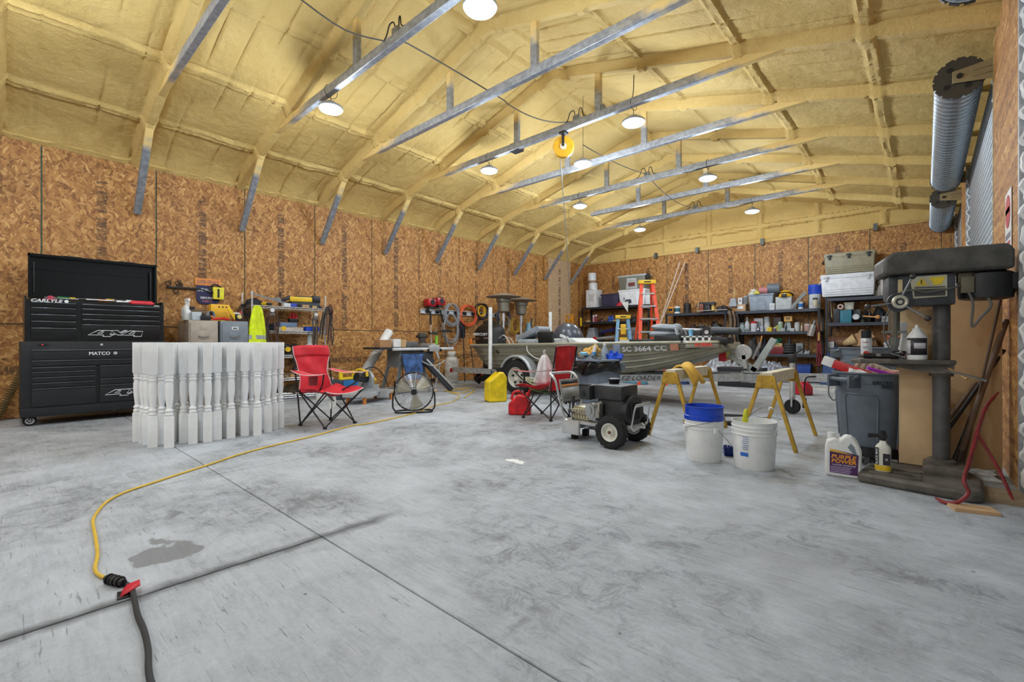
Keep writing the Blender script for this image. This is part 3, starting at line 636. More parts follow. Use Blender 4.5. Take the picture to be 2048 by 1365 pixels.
# ------------------------------------------------------------------ two filing cabinets and what stands on them
def filecab(name, lab, y0, y1, c, holder):
    t = T('filing_cabinet', lab, 'filing cabinet', (-8.3, (y0+y1)/2, 0)); m = mt(c, .42, var=.06)
    b = MB(); b.b2((-8.64, y0, 0), (-8.02, y1, 1.31), .006); b.o('body', m, t, w=True)
    for k in range(4):
        z = .06 + k*.305
        b = MB(); b.b2((-8.025, y0+.02, z+.006), (-8.002, y1-.02, z+.298), .004); d = b.o('drawer', m, t, w=True)
        yc = (y0+y1)/2; b = MB(); b.tube(smooth_path([(-8.0, yc-.065, z+.1), (-7.975, yc-.05, z+.088), (-7.97, yc, z+.082), (-7.975, yc+.05, z+.088), (-8.0, yc+.065, z+.1)], 4), .009, 8); b.o('handle', STEEL if holder else mt((140, 132, 122), .35, .5), d, w=True)
        b = MB(); b.b2((-8.0, yc-.045, z+.2), (-7.996, yc+.045, z+.245)); b.o('label_holder', WHITE if holder else m, d, w=True)
        if holder: b = MB(); b.b2((-7.996, yc-.03, z+.212), (-7.994, yc+.03, z+.232)); b.o('label_print', mt((70, 74, 80), .6), d, w=True)
        b = MB(); b.disc((-8.0, yc+(.012 if holder else 0), z+.06), .008, .008, (1, 0, 0), 10); b.o('lock', CHROME, d, w=True)
    return t
filecab('x', 'beige four-drawer filing cabinet behind the white balusters', 1.845, 2.22, (176, 164, 150), False)
filecab('x', 'grey four-drawer filing cabinet behind the white balusters', 2.255, 2.64, (126, 134, 142), True)
zc = 1.312
# jug of cleaner
def jugmesh(w, h, d):
    b = MB(); b.lathe([(w*.98, 0), (w, .01), (w, h*.55), (w*.9, h*.68), (w*.5, h*.84), (w*.3, h*.88), (w*.3, h*.94)], 20, Matrix.Diagonal((1, d, 1, 1)), sq=4); return b
t = T('spray_jug', 'white trigger jug on the beige filing cabinet', 'bottle', (-8.2, 1.86, zc), .3)
b = jugmesh(.065, .26, .8); b.o('body', WHITE, t); b = MB(); b.cyl((0, 0, .24), (0, 0, .28), .022, n=12); b.box((.02, 0, .3), (.1, .03, .05), bev=.01); b.bar((.04, 0, .29), (.06, 0, .22), .012, .02); b.o('trigger', WHITE, t)
b = MB(); b.box((0, 0, .06), (.13, .11, .12), bev=.006, tx=1.12, ty=1.12); b.t('plastic_tub', mt((190, 200, 208), .4), 'small pale square tub on the beige filing cabinet', 'tub', (-8.1, 1.95, zc))
t = T('nail_gun', 'brown nail gun lying over the pale tub', 'power tool', (-8.15, 2.0, zc+.06), 1.5)
b = MB(); b.bar((-.1, 0, .11), (.14, -.02, .03), .05, .06, bev=.015); b.o('body', mt((104, 84, 56), .5), t); b = MB(); b.box((-.08, 0, .12), (.07, .06, .05), bev=.012); b.box((.14, -.02, 0), (.06, .045, .05), bev=.008); b.o('head', BLACK, t)
b = MB(); b.box((0, 0, .035), (.1, .13, .07), bev=.008); b.t('tool_case', BLACK, 'small black box in front of the grey pipe elbow', 'case', (-8.06, 2.06, zc))
t = T('pipe_coupling', 'grey plastic pipe elbow on the beige filing cabinet', 'pipe fitting', (-8.2, 2.1, zc))
b = MB(); b.lathe([(.05, 0), (.062, .005), (.062, .06), (.055, .07), (.055, .13)], 18, TR(0, 0, .065, 0, 1.35, .5), cap=False); b.o('elbow', mt((124, 128, 138), .45), t, solid=.006)
t = T('tape_roll', 'orange and yellow tape roll on the filing cabinet edge', 'tape', (-8.05, 2.14, zc)); b = MB(); b.ring((0, 0, .035), .025, .012, (1, .3, 0), 18, 8); b.o('roll', ORG, t); b = MB(); b.box((0, .05, .02), (.03, .04, .04), bev=.005); b.o('cutter', YEL, t)
b = MB(); b.tube(smooth_path([(0, -.1, .02), (.02, 0, .03), (-.02, .05, .035), (0, .12, .02)], 5), .02, 8); b.t('pipe_clamp', REDP, 'red handled clamp in front of the yellow organizer box', 'clamp', (-8.05, 2.26, zc))
t = T('organizer_box', 'yellow bin of small parts on the grey filing cabinet', 'organizer', (-8.25, 2.3, zc))
b = MB(); b.box((0, 0, .13), (.14, .26, .26), bev=.008); b.o('case', mt((232, 178, 32), .5), t)
b = MB()
for k in (-.05, .0, .05): b.disc((.072, k+.03, .22), .012, .006, (1, 0, 0), 8)
b.o('hole', BLACK, t, kind='stuff'); b = MB(); b.b2((.07, -.11, .02), (.074, .11, .15), .003); b.o('front_panel', mt((214, 160, 28), .5), t)
t = T('work_light', 'yellow folding work light leaning on the yellow bin', 'work light', (-8.05, 2.45, zc), .2)
b = MB(); b.bar((0, .04, .01), (-.03, -.07, .2), .03, .05, bev=.008); b.o('stem', YEL, t); b = MB(); b.box((0, .06, .06), (.07, .1, .11), bev=.012); b.o('body', BLACK, t); b = MB(); b.disc((.04, .06, .07), .035, .012, (1, 0, 0), 16); b.o('lens', mt((210, 190, 120), .2), t)
t = T('spool', 'red and white spool behind the yellow work light', 'spool', (-8.2, 2.53, zc)); b = MB(); b.cyl((0, -.05, .1), (0, .05, .1), .045, n=16); b.o('wound_line', WHITE, t); b = MB(); b.disc((0, .055, .1), .075, .012, (0, 1, 0), 18); b.box((0, 0, .025), (.06, .1, .05)); b.o('flange', REDT, t)
# enamel garage sign, yellow bag and hook strip on the wall
sg = T('garage_sign', 'orange and navy garage sign on the board wall', 'sign', (LX+.02, 2.26, 1.62))
x_ = LX+.012; b = MB(); b.prism([(2.10, 1.90), (2.10, 1.66), (2.16, 1.60), (2.37, 1.60), (2.42, 1.66), (2.42, 1.90)], x_, x_+.008, 'x'); b.o('plate', mt((34, 36, 82), .4), sg, w=True)
b = MB(); b.prism([(2.08, 1.90), (2.44, 1.90), (2.44, 2.01), (2.08, 2.01)], x_, x_+.009, 'x'); b.o('top_band', mt((224, 140, 60), .5), sg, w=True)
text('SUPER SERVICE', face_m((x_+.009, 2.26, 1.957), (0, 1, 0), (0, 0, 1)), .3, mt((60, 56, 100), .5), sg, w=True, height=.06)
text('CHEVROLET', face_m((x_+.008, 2.24, 1.825), (0, 1, 0), (0, 0, 1)), .28, LOGOW, sg, w=True, height=.05, bold=.02)
text('GENUINE', face_m((x_+.008, 2.24, 1.70), (0, 1, 0), (0, 0, 1)), .18, LOGOW, sg, w=True, height=.035, bold=.02)
text('PARTS', face_m((x_+.008, 2.25, 1.645), (0, 1, 0), (0, 0, 1)), .13, mt((214, 120, 110), .5), sg, w=True, height=.032)
t = T('yellow_bag', 'yellow printed bag with black straps hung over the garage sign', 'bag', (LX+.07, 2.37, 1.68)); b = MB(); b.box((0, .02, .1), (.06, .15, .2), bev=.015, ty=1.1); b.o('bag', mt((232, 222, 50), .6, bump=.2), t)
b = MB(); b.b2((.031, .0, .03), (.034, .03, .17)); b.o('print', BLACK, t); b = MB(); b.tube(smooth_path([(.02, -.06, .1), (.01, -.1, .18), (0, -.03, .24), (.02, .06, .2)], 5), .014, 6); b.o('strap', BLACK, t)
t = T('hook_strip', 'black strip of curled hooks on the board wall past the chest', 'hook rack', (LX+.03, 1.78, 1.98))
p, q = atx(334, 574, LX+.03), atx(399, 578, LX+.03)
b = MB(); b.bar(p, q, .022, .055, up=(1, 0, 0)); b.o('bar', BLACK, t, w=True); b = MB()
for k, dz in ((.02, .05), (.25, -.06), (.32, .06), (.36, .03)):
    c = p.lerp(q, k); b.ring(c + Vector((.02, 0, dz)), .035, .006, (1, 0, 0), 14, 5); b.ring(c + Vector((.02, .02, dz*1.5)), .022, .005, (1, 0, 0), 12, 5)
b.tube(smooth_path([q, q + Vector((0, .1, -.03)), q + Vector((0, .2, -.06))], 4), .006, 5); b.o('hook', BLACK, t, w=True, kind='stuff')
# ------------------------------------------------------------------ chrome wire shelving with tools
ws = T('wire_shelving', 'chrome wire shelving unit loaded with tools at the board wall', 'shelving', (-8.37, 3.36, 0))
X0, X1, Y0, Y1 = -8.6, -8.15, 2.74, 3.97; ZS = (.06, .36, .75, 1.17, 1.585)
for x in (X0, X1):
    for y in (Y0, Y1): b = MB(); b.cyl((x, y, 0), (x, y, 1.82), .0125, n=10); b.o('post', CHROME, ws, w=True)
for z in ZS:
    b = MB()
    for y in (Y0, Y1): b.cyl((X0, y, z), (X1, y, z), .004, n=5); b.cyl((X0, y, z-.025), (X1, y, z-.025), .004, n=5)
    for x in (X0, X1):
        b.cyl((x, Y0, z), (x, Y1, z), .007, n=6); b.cyl((x, Y0, z-.034), (x, Y1, z-.034), .007, n=6)
        n = 24; b.tube([(x, Y0 + (Y1-Y0)*i/n, z - (.034 if i % 2 else 0)) for i in range(n+1)], .005, 4)
    for i in range(41): y = Y0 + (Y1-Y0)*i/40; b.bar((X0, y, z+.003), (X1, y, z+.003), .004, .004)
    b.o('wire_shelf', CHROME, ws, w=True, label=None)
def circ_saw(lab, loc, rz, c=YEL):
    t = T('circular_saw', lab, 'power tool', loc, rz)
    b = MB(); b.box((0, 0, .01), (.26, .14, .006)); b.disc((0, .03, .09), .09, .004, (0, 1, 0), 22); b.o('base_plate', STEEL, t)
    b = MB(); b.disc((.0, .045, .1), .095, .04, (0, 1, 0), 20); b.tube(smooth_path([(.02, -.02, .1), (-.06, -.02, .18), (-.14, -.02, .15), (-.13, -.02, .08)], 5), .02, 8); b.o('housing', BLACK, t)
    b = MB(); b.cyl((.0, -.09, .1), (0, .03, .1), .045, n=14); b.o('motor', c, t); return t
def drill(lab, loc, rz, c=YEL, tilt=False):
    t = T('cordless_drill', lab, 'power tool', loc, rz, 'cordless tools on the shelves')
    b = MB(); b.cyl((-.08, 0, .035), (.06, 0, .035), .034, n=12); b.bar((-.03, 0, .035), (-.07, .12, .03), .04, .05, bev=.01); b.o('body', c, t)
    b = MB(); b.box((-.08, .15, .035), (.11, .06, .065), bev=.01); b.o('battery', BLACK, t); b = MB(); b.cyl((.06, 0, .035), (.13, 0, .035), .024, .014, 10); b.o('chuck', DKGREY, t); return t
def tbox(name, lab, cat, loc, d, c, rz=0, lid=None, grp=None):
    t = T(name, lab, cat, loc, rz, grp); b = MB(); b.box((0, 0, d[2]*.42), (d[0], d[1], d[2]*.84), bev=min(.01, d[2]*.1)); b.o('body', mt(c, .5), t)
    b = MB(); b.box((0, 0, d[2]*.92), (d[0]*1.03, d[1]*1.03, d[2]*.16), bev=min(.008, d[2]*.07)); b.o('lid', mt(lid or c, .45), t); return t
def rag(name, lab, cat, loc, r, c, seed, amp=.35, grp=None):
    b = MB(); lump(b, (0, 0, 0), r, seed, 20, amp); return b.t(name, mt(c, .85, bump=.3, var=.3), lab, cat, loc, 0, grp)
def coil(name, lab, cat, loc, r, th, n, c, axis=(1, 0, 0), sag=1.0, grp=None, spread=.02):
    t = MB(); M = frame_to((0, 0, 0), axis); pts = []
    for i in range(n*22):
        a = 2*pi*i/22; k = 1 + .12*sin(i*.23)
        p = M @ Vector((r*k*cos(a), r*k*sin(a), spread*sin(i*.11))); pts.append(Vector((p.x, p.y, p.z*(sag if p.z < 0 else 1.0))))
    t.tube(pts, th, 6); return t.t(name, mt(c, .55), lab, cat, loc, 0, grp)
z = ZS[4] + .006
t = T('reciprocating_saw', 'yellow and black reciprocating saw on the top wire shelf', 'power tool', (-8.33, 3.6, z+.1), 1.57)
b = MB(); b.bar((-.2, 0, .05), (.2, 0, .06), .08, .09, bev=.02); b.o('body', YEL, t); b = MB(); b.bar((-.33, 0, .0), (-.18, 0, .09), .06, .06, bev=.015); b.box((.27, 0, .07), (.16, .1, .13), bev=.03); b.bar((-.1, 0, .1), (.2, 0, .105), .05, .03, bev=.01); b.o('grip', BLACK, t)
tbox('tool_case', 'flat dark tool case under the saw on the wire shelf', 'case', (-8.33, 3.63, z), (.3, .5, .1), (44, 48, 56))
t = T('hand_saw', 'steel hand saw with long toothed blade on the top wire shelf', 'hand saw', (-8.25, 3.15, z), 1.4)
b = MB(); b.prism([(-.4, .2), (-.38, .22), (.3, .04), (.3, .0)], -.001, .001, 'y'); b.prism([(-.05, .14), (.06, .16), (.09, .09), (.02, .08)], -.006, .006, 'y'); b.o('blade', STEEL, t); b = MB(); b.box((.34, 0, .04), (.12, .03, .08), bev=.015); b.o('handle', BLACK, t)
drill('yellow cordless drill by the hand saw on the top shelf', (-8.3, 2.98, z), .4); drill('yellow drill lying at the back of the top wire shelf', (-8.5, 3.08, z), 2.1)
tbox('parts_box', 'small white carton on the top wire shelf', 'box', (-8.2, 3.3, z), (.1, .11, .06), (206, 210, 214)); tbox('parts_box', 'small blue carton beside the white one on the shelf', 'box', (-8.2, 3.41, z), (.1, .1, .06), (40, 70, 170))
tbox('wood_block', 'tan wooden block at the front of the top wire shelf', 'block', (-8.2, 3.62, z), (.08, .12, .05), (176, 140, 90)); tbox('wood_block', 'short tan block next to the shelf corner', 'block', (-8.19, 3.78, z), (.06, .08, .04), (190, 150, 96))
t = T('pry_bar', 'black flat bar standing up at the back of the wire shelf', 'pry bar', (-8.56, 3.33, z)); b = MB(); b.bar((0, 0, 0), (0, .01, .28), .035, .012); b.o('bar', BLACK, t)
rag('cable_heap', 'dark heap of cables and straps at the wire shelf corner', 'cables', (-8.42, 2.86, z), (.16, .13, .12), (44, 42, 46), 5); rag('tool_bag', 'black tool pouch lying on the top wire shelf', 'pouch', (-8.3, 3.82, z), (.12, .14, .07), (36, 38, 42), 6)
z = ZS[3] + .006
rag('work_glove', 'dark glove pile on the second wire shelf', 'gloves', (-8.35, 3.08, z), (.14, .16, .13), (50, 52, 60), 8); tbox('drill_case', 'blue grey tool case on the second wire shelf', 'case', (-8.38, 3.36, z+.07), (.22, .3, .08), (104, 128, 160), .1)
tbox('paper_stack', 'pale papers under the blue grey case', 'papers', (-8.34, 3.34, z), (.3, .5, .065), (188, 172, 160), .05)
t = T('battery_charger', 'red and black tool stand on the second wire shelf', 'charger', (-8.4, 3.5, z+.16)); b = MB(); b.box((0, 0, .03), (.1, .16, .06), bev=.008); b.o('base', BLACK, t); b = MB(); b.box((0, 0, .12), (.05, .05, .12), bev=.01); b.box((0, -.05, .1), (.03, .03, .08)); b.box((0, .05, .1), (.03, .03, .08)); b.o('body', REDP, t)
drill('yellow drill at the front of the second wire shelf', (-8.24, 3.5, z), 1.7); b = MB(); b.disc((0, 0, .025), .04, .05, (1, 0, 0), 16); b.t('tape_measure', YEL, 'yellow tape measure on the second wire shelf', 'tape measure', (-8.2, 3.25, z+.015))
tbox('tool_tray', 'bright blue tray on the second wire shelf', 'tray', (-8.25, 3.75, z), (.16, .24, .08), (30, 70, 190)); b = MB(); b.bar((0, -.14, .1), (0, .14, .11), .02, .03); b.t('spirit_level', mt((206, 160, 40), .5), 'short yellow level behind the blue tray', 'level', (-8.4, 3.8, z))
z = ZS[2] + .006
rag('red_strap', 'orange red strap pile on the middle wire shelf', 'strap', (-8.4, 3.02, z), (.14, .12, .12), (190, 74, 48), 9, .45); rag('tool_bag', 'black tool bag at the back of the middle wire shelf', 'tool bag', (-8.4, 3.55, z), (.15, .22, .16), (34, 34, 38), 10)
circ_saw('yellow circular saw on the middle wire shelf', (-8.3, 3.36, z), 1.3); drill('yellow grinder body lying on the middle wire shelf', (-8.24, 3.55, z), 1.8)
t = T('plastic_pail', 'small white pail on the middle wire shelf', 'pail', (-8.33, 3.8, z)); b = MB(); b.lathe([(.085, 0), (.1, .17), (.106, .17), (.106, .19), (.098, .19)], 22); b.o('body', WHITE, t); b = MB(); b.ring((0, 0, .14), .106, .003, (.2, 0, 1), 24, 5); b.o('bail', STEEL, t)
t = T('spray_bottle', 'green topped bottle standing in the white pail', 'bottle', (-8.33, 3.76, z+.19)); b = MB(); b.lathe([(.035, 0), (.04, .02), (.038, .15), (.015, .19)], 16); b.o('bottle', mt((206, 220, 214), .4), t); b = MB(); b.lathe([(.03, .185), (.034, .2), (.03, .25), (.01, .26)], 14); b.o('cap', mt((80, 160, 90), .5), t)
z = ZS[1] + .006
rag('foil_bundle', 'crumpled silver foil bundle on the fourth wire shelf', 'foil', (-8.28, 3.06, z), (.1, .12, .16), (150, 156, 172), 12, .5); circ_saw('yellow saw standing on the fourth wire shelf', (-8.32, 3.62, z), 1.2); rag('work_glove', 'grey gloves and offcuts on the fourth wire shelf', 'gloves', (-8.3, 3.35, z), (.12, .2, .07), (110, 92, 70), 13)
tbox('parts_box', 'tan offcut block on the fourth wire shelf', 'block', (-8.22, 3.42, z), (.06, .1, .05), (190, 150, 100)); tbox('tool_case', 'yellow upright level case by the shelf post', 'case', (-8.28, 3.8, z), (.07, .1, .26), (214, 170, 40))
z = ZS[0] + .006
rag('hose_heap', 'dark hose heap on the bottom wire shelf', 'hose', (-8.38, 3.45, z), (.15, .26, .14), (62, 50, 34), 15, .3); tbox('gas_can', 'dark red fuel can on the bottom wire shelf', 'fuel can', (-8.3, 3.82, z), (.2, .17, .24), (96, 26, 30)); t = T('tube_light', 'white tubes lying on the bottom wire shelf', 'tubes', (-8.22, 3.2, z)); 
for k in range(2): b = MB(); b.cyl((-.05*k, -.25, .02), (-.05*k, .3, .02), .018, n=10); b.o('tube', WHITE, t)
# hi-vis jacket, gauge set and cable bundles hanging off the posts
t = T('safety_jacket', 'lime safety jacket hanging on the corner of the wire shelving', 'jacket', (-8.07, 2.79, .85))
def jack(u, v):
    w = (.05 + .14*v**.6); a = u*2*pi; f = 1 + .18*sin(a*5 + v*3)
    return Vector((.045*sin(a)*f*(1+.5*v), (w*cos(a) - .02*v)*f*.8, .72*(1-v)))
b = MB(); b.grid(jack, 40, 16); b.o('cloth', mt((214, 232, 20), .7, var=.1), t, solid=.004)
b = MB(); b.grid(lambda u, v: (lambda p: Vector((p.x*1.04, p.y*1.04, p.z)))(jack(u, .66 + .09*v)), 40, 2); b.o('reflective_band', mt((166, 170, 176), .35, .3), t)
b = MB(); b.box((.01, 0, .68), (.06, .09, .1), bev=.03); b.o('hood', mt((214, 232, 20), .7), t)
def bundle(lab, y, n, L, c, seed, gauge=True, x=-8.1, ztop=1.5, name='gauge_hoses', w=.1):
    t = T(name, lab, 'hoses', (x, y, ztop-L)); rr = random.Random(seed)
    for k in range(n):
        yo = (k/(max(1, n-1)) - .5)*w; b = MB(); l = L*(.7+.3*rr.random()); s = rr.uniform(-.05, .05)
        b.tube(smooth_path([(0, yo*.3, L), (.02, yo, L*.8), (.03, yo+s, L-l*.5), (.02, yo+s*2, L-l), (.0, yo+s*2+.03, L-l*.55), (-.01, yo, L*.85)], 5), .009, 6); b.o('hose', mt(c[k % len(c)], .6), t)
    if gauge:
        b = MB(); b.disc((.04, 0, L-.03), .033, .02, (1, 0, 0), 18); b.o('gauge', mt((206, 206, 208), .4), t)
        b = MB(); b.box((.02, 0, L-.10), (.04, .09, .05), bev=.006); b.o('manifold', mt((104, 98, 92), .4, .4), t)
    return t
bundle('black and red gauge hoses behind the lime jacket', 2.85, 4, .85, [(52, 44, 46), (96, 52, 40), (40, 40, 44)], 1, True, -8.12, 1.5)
bundle('brown torch hoses with a gauge hanging off the wire shelves', 3.02, 4, 1.0, [(86, 56, 44), (62, 46, 44)], 2, True, -8.1, 1.54, w=.22)
bundle('grey hoses with a gauge at the far post of the wire shelves', 3.76, 3, .8, [(70, 66, 62), (104, 84, 66)], 3, True, -8.11, 1.5)
bundle('thick dark cable bundle hung on the far post of the wire shelves', 3.98, 6, .72, [(58, 52, 48), (40, 36, 36), (84, 60, 54)], 4, False, -8.08, 1.62, 'cable_bundle', .16)
coil('cable_coil', 'small brown cable coil at the top of the far shelf post', 'cable', (-8.06, 4.03, 1.58), .07, .011, 5, (96, 62, 56), (.4, 1, .2))
bundle('black cables hanging at the back corner of the wire shelves', 2.72, 5, .7, [(34, 34, 36)], 6, False, -8.5, 1.62, 'cable_bundle', .16)
# ------------------------------------------------------------------ folding camp chairs
def camp_chair(lab, loc, rz, c, trim, dark=None, pocket=True):
    """faces local +X; feet on a .43 m square"""
    t = T('camp_chair', lab, 'camp chair', loc, rz); f = .215; s = .27; M_ = mt(c, .75, bump=.25, bs=120, var=.05); MT = mt(trim, .7); MD = mt(dark or c, .75)
    FEET = [(-f, -f), (f, -f), (f, f), (-f, f)]
    TOP = {0: (-.2, -s, .50), 1: (s+.03, -s-.01, .43), 2: (s+.03, s+.01, .43), 3: (-.2, s, .50)}
    def tb(name, pts, r=.0085): b = MB(); b.tube(pts, r, 8); return b.o(name, BLACK, t)
    for a, e in ((0, 1), (1, 0), (1, 2), (2, 1), (2, 3), (3, 2), (3, 0), (0, 3)):
        p = Vector((*FEET[a], .015)); q = Vector(TOP[e]); q.z = min(q.z, .44); tb('cross_tube', [p, q])
    for i in (0, 3):
        y = -1 if i == 0 else 1
        tb('back_pole', [(-f, y*f, .015), (-.235, y*.245, .45), (-.315, y*.25, .93)], .009)
    for i in (1, 2):
        y = -1 if i == 1 else 1
        tb('arm_support', smooth_path([(f*.2, y*.17, .40), (.2, y*.24, .50), (.3, y*.30, .62)], 5), .009)
    for x, y in FEET: b = MB(); b.box((x, y, .012), (.035, .035, .024), bev=.006); b.o('foot', BLACK, t)
    # seat sling
    def seat(u, v):
        x = -.2 + u*(.5); y = (v-.5)*2*(s - .0); sag = .09*(1-(2*v-1)**2)*(1-.35*abs(2*u-1)) + .012*sin(9*u+4*v)
        return Vector((x, y*(1-.06*sin(pi*u)), .455 - .02*u - sag))
    b = MB(); b.grid(seat, 22, 22); se = b.o('seat', M_, t, solid=.004)
    def back(u, v):
        z = .38 + v*.55; k = 1 - .20*sin(pi*min(1, max(0, (v-.02)/.8)))
        y = (u-.5)*2*.25*(k if v < .8 else 1); x = -.215 - (z-.4)*.18 - .05*(1-(2*u-1)**2)*(1-.6*v) + .008*sin(7*u+9*v) + .012*noise.noise(Vector((u*4, v*5, c[1])))
        return Vector((x, y, z + .012*(1-(2*u-1)**2)*v))
    b = MB(); b.grid(back, 20, 26); bk = b.o('backrest', M_, t, solid=.004)
    b = MB(); b.grid(lambda u, v: back(u, .78+.235*v) + Vector((.006, 0, 0)), 20, 4); b.o('head_band', MD, bk, solid=.003)
    b = MB(); n = 24; b.tube([back(0, i/n) for i in range(n+1)] + [back(i/n, 1) for i in range(1, n+1)] + [back(1, 1-i/n) for i in range(1, n+1)], .006, 6); b.o('trim_cord', MT, bk)
    b = MB(); b.tube([seat(1, i/n) for i in range(n+1)], .006, 6); b.o('trim_cord', MT, se)
    for y in (-1, 1):
        def arm(u, v): x = -.3 + u*.62; return Vector((x, y*(.255 + .05*u) + (v-.5)*(.05 + .06*sin(pi*min(1, u*1.1))), .655 - .025*u - .03*sin(pi*u)))
        b = MB(); b.grid(arm, 18, 5); a_ = b.o('armrest', M_, t, solid=.005)
        b = MB(); b.tube([arm(i/18, 0) for i in range(19)], .005, 5); b.tube([arm(i/18, 1) for i in range(19)], .005, 5); b.o('trim_cord', MT, a_)
    if pocket:
        b = MB(); b.lathe([(.045, -.1), (.05, 0)], 14, TR(.12, -.295, .6), cap=False); b.o('cup_holder', mt((120, 36, 40), .8, alpha=.75), t)
    return t
pA = Vector((-5.31, 2.62, 0))
camp_chair('bright red camp chair with white trim beside the white balusters', pA, .22, (214, 40, 56), (236, 206, 206), (206, 36, 50))
pB = Vector((-3.68, 4.765, 0))
camp_chair('red camp chair with a plastic bag on its seat near the pressure washer', pB, pi+.06, (204, 26, 34), (150, 130, 128), (150, 14, 30), pocket=False)
b = MB(); b.prism([(-.04, .1), (-.005, .1), (-.012, -.03), (-.035, -.06)], 0, .004, 'x'); b.prism([(.0, .1), (.04, .1), (.045, .0), (.01, -.04)], .004, .008, 'x')
b.t('hang_tag', mt((226, 224, 220), .7), 'white tag hanging under the bright red camp chair', 'tag', tuple(pA + Vector((.3, -.1, .27))))
# bag and hose on the second chair
def bagf(u, v):
    a = u*2*pi; w = (.15*(1-v)**.7 + .022) * (1 + .12*sin(a*4+v*5) + .1*sin(a*7))
    if v < .12: w *= .75 + 2*v
    return Vector((w*cos(a)*.85, w*sin(a), .40*v))
q = pB + Vector((-.02, -.01, .42)); b = MB(); b.grid(bagf, 48, 24); bg = b.t('plastic_bag', mt((222, 223, 226), .35, alpha=.93), 'whitish plastic bag standing tied up on the red camp chair', 'plastic bag', tuple(q))
b = MB(); b.ring((0, 0, .43), .03, .007, (1, .3, 0), 14, 6); b.o('knot_loop', mt((214, 216, 220), .3), bg)
b = MB()
coil('garden_hose', 'green and white hose looped on the red camp chair seat', 'hose', tuple(pB + Vector((-.12, .0, .40))), .15, .011, 4, (70, 130, 60), (.25, 0, 1), 1.0, spread=.035)
coil('tan_cord', 'pale cord looped over the green hose on the red chair', 'cord', tuple(pB + Vector((-.13, .01, .44))), .17, .007, 3, (206, 200, 170), (.3, .1, 1), 1.0, spread=.03)
# ------------------------------------------------------------------ drum fan
fp = Vector((-5.28, 3.84, 0)); t = T('floor_fan', 'round caged metal floor fan on a bent tube stand', 'fan', fp, .94)
# local: fan axis along -Y, facing the open floor
CH = mt((176, 172, 156), .35, .6); r = .265; zc = .30
def fo(name, b, m, par=t, **k): return b.o(name, m, par, **k)
b = MB(); b.tube(smooth_path([(-.28, 0, .30), (-.285, 0, .1), (-.25, 0, .035), (-.2, -.02, .012), (.2, -.02, .012), (.25, 0, .035), (.285, 0, .1), (.28, 0, .30)], 6), .011, 8); fo('stand', b, mt((52, 52, 54), .4, .5))
b = MB(); b.tube(smooth_path([(-.25, 0, .02), (-.2, .2, .012), (.2, .2, .012), (.25, 0, .02)], 6), .011, 8); fo('stand_foot', b, mt((52, 52, 54), .4, .5))
for sx in (-1, 1): b = MB(); b.disc((sx*.292, 0, zc), .02, .03, (1, 0, 0), 10); fo('tilt_knob', b, TAN)
b = MB()
for rr in (r, r*.97): b.ring((0, -.05, zc), rr, .006, (0, 1, 0), 48, 6)
b.ring((0, .06, zc), r, .006, (0, 1, 0), 48, 6); fo('cage_rim', b, mt((60, 58, 52), .4, .5))
b = MB(); b.grid(lambda u, v: Vector((r*cos(2*pi*u), -.05+.11*v, zc+r*sin(2*pi*u))), 48, 1); fo('shroud', b, CH, solid=.002)
b = MB()
for i in range(12): rr = r*(.2+.8*i/12); b.ring((0, -.055 - .03*(1-(rr/r)**2), zc), rr, .0024, (0, 1, 0), 40, 4)
for i in range(10): a = 2*pi*i/10 + .2; b.tube([(r*k*cos(a), -.055-.03*(1-k*k), zc+r*k*sin(a)) for k in (.15, .5, 1)], .0035, 5)
fo('front_guard', b, CHROME)
b = MB()
for i in range(12): rr = r*(.2+.8*i/12); b.ring((0, .062, zc), rr, .0012, (0, 1, 0), 40, 4)
for i in range(8): a = 2*pi*i/8; b.cyl((0, .065, zc), (r*cos(a), .06, zc+r*sin(a)), .0025, n=5)
fo('rear_guard', b, CHROME)
for i in range(3):
    a0 = .7 + i*2*pi/3
    def bl(u, v): rr = .05 + u*.19; a = a0 + (v-.5)*(1.25 - .2*u) * (1 - .25*(2*v-1)**2); return Vector((rr*cos(a), -.01 + .05*(v-.5), zc + rr*sin(a)))
    b = MB(); b.grid(bl, 10, 10); fo('blade', b, mt((196, 190, 160), .4, .5), solid=.002)
b = MB(); b.disc((0, -.088, zc), .042, .012, (0, 1, 0), 24); h = fo('hub_badge', b, BLACK)
b = MB(); b.ring((0, -.09, zc), .042, .004, (0, 1, 0), 24, 6); b.o('hub_ring', CHROME, h)
b = MB(); b.cyl((0, .02, zc), (0, .14, zc), .06, n=16); fo('motor', b, DKGREY)
# ------------------------------------------------------------------ table saw and what is on and around it
ts = T('table_saw', 'table saw with blue collection bag and long silver fence rail', 'table saw', (-7.45, 5.2, 0))
b = MB(); X0, X1, Y0, Y1 = -7.75, -7.2, 4.62, 5.75
p0, p1 = atd(737, 697, 8.6), atd(860, 697, 9.0)
b.b2((X0, Y0-.12, .845), (X1, Y1, .885), .005); b.o('table_top', mt((58, 58, 58), .4, .3), ts, w=True)
b = MB(); b.b2((X0+.08, 4.95, .5), (X1-.04, 5.5, .845), .01); b.o('cabinet', mt((122, 124, 124), .5), ts, w=True)
for x, y, dx, dy in ((X0+.1, 4.97, -.02, -.14), (X1-.06, 4.97, .05, -.14), (X0+.1, 5.48, -.02, .14), (X1-.06, 5.48, .05, .14)): b = MB(); b.bar((x+dx, y+dy, 0), (x, y, .52), .06, .035, up=(1, 0, 0)); b.o('leg', mt((122, 124, 124), .5), ts, w=True)
ry = X1+.05; b = MB(); b.b2((ry-.02, 4.74, .825), (ry+.02, 6.16, .875)); b.b2((ry+.02, 4.74, .84), (ry+.03, 6.16, .86)); b.o('fence_rail', mt((222, 224, 226), .35, .15), ts, w=True)
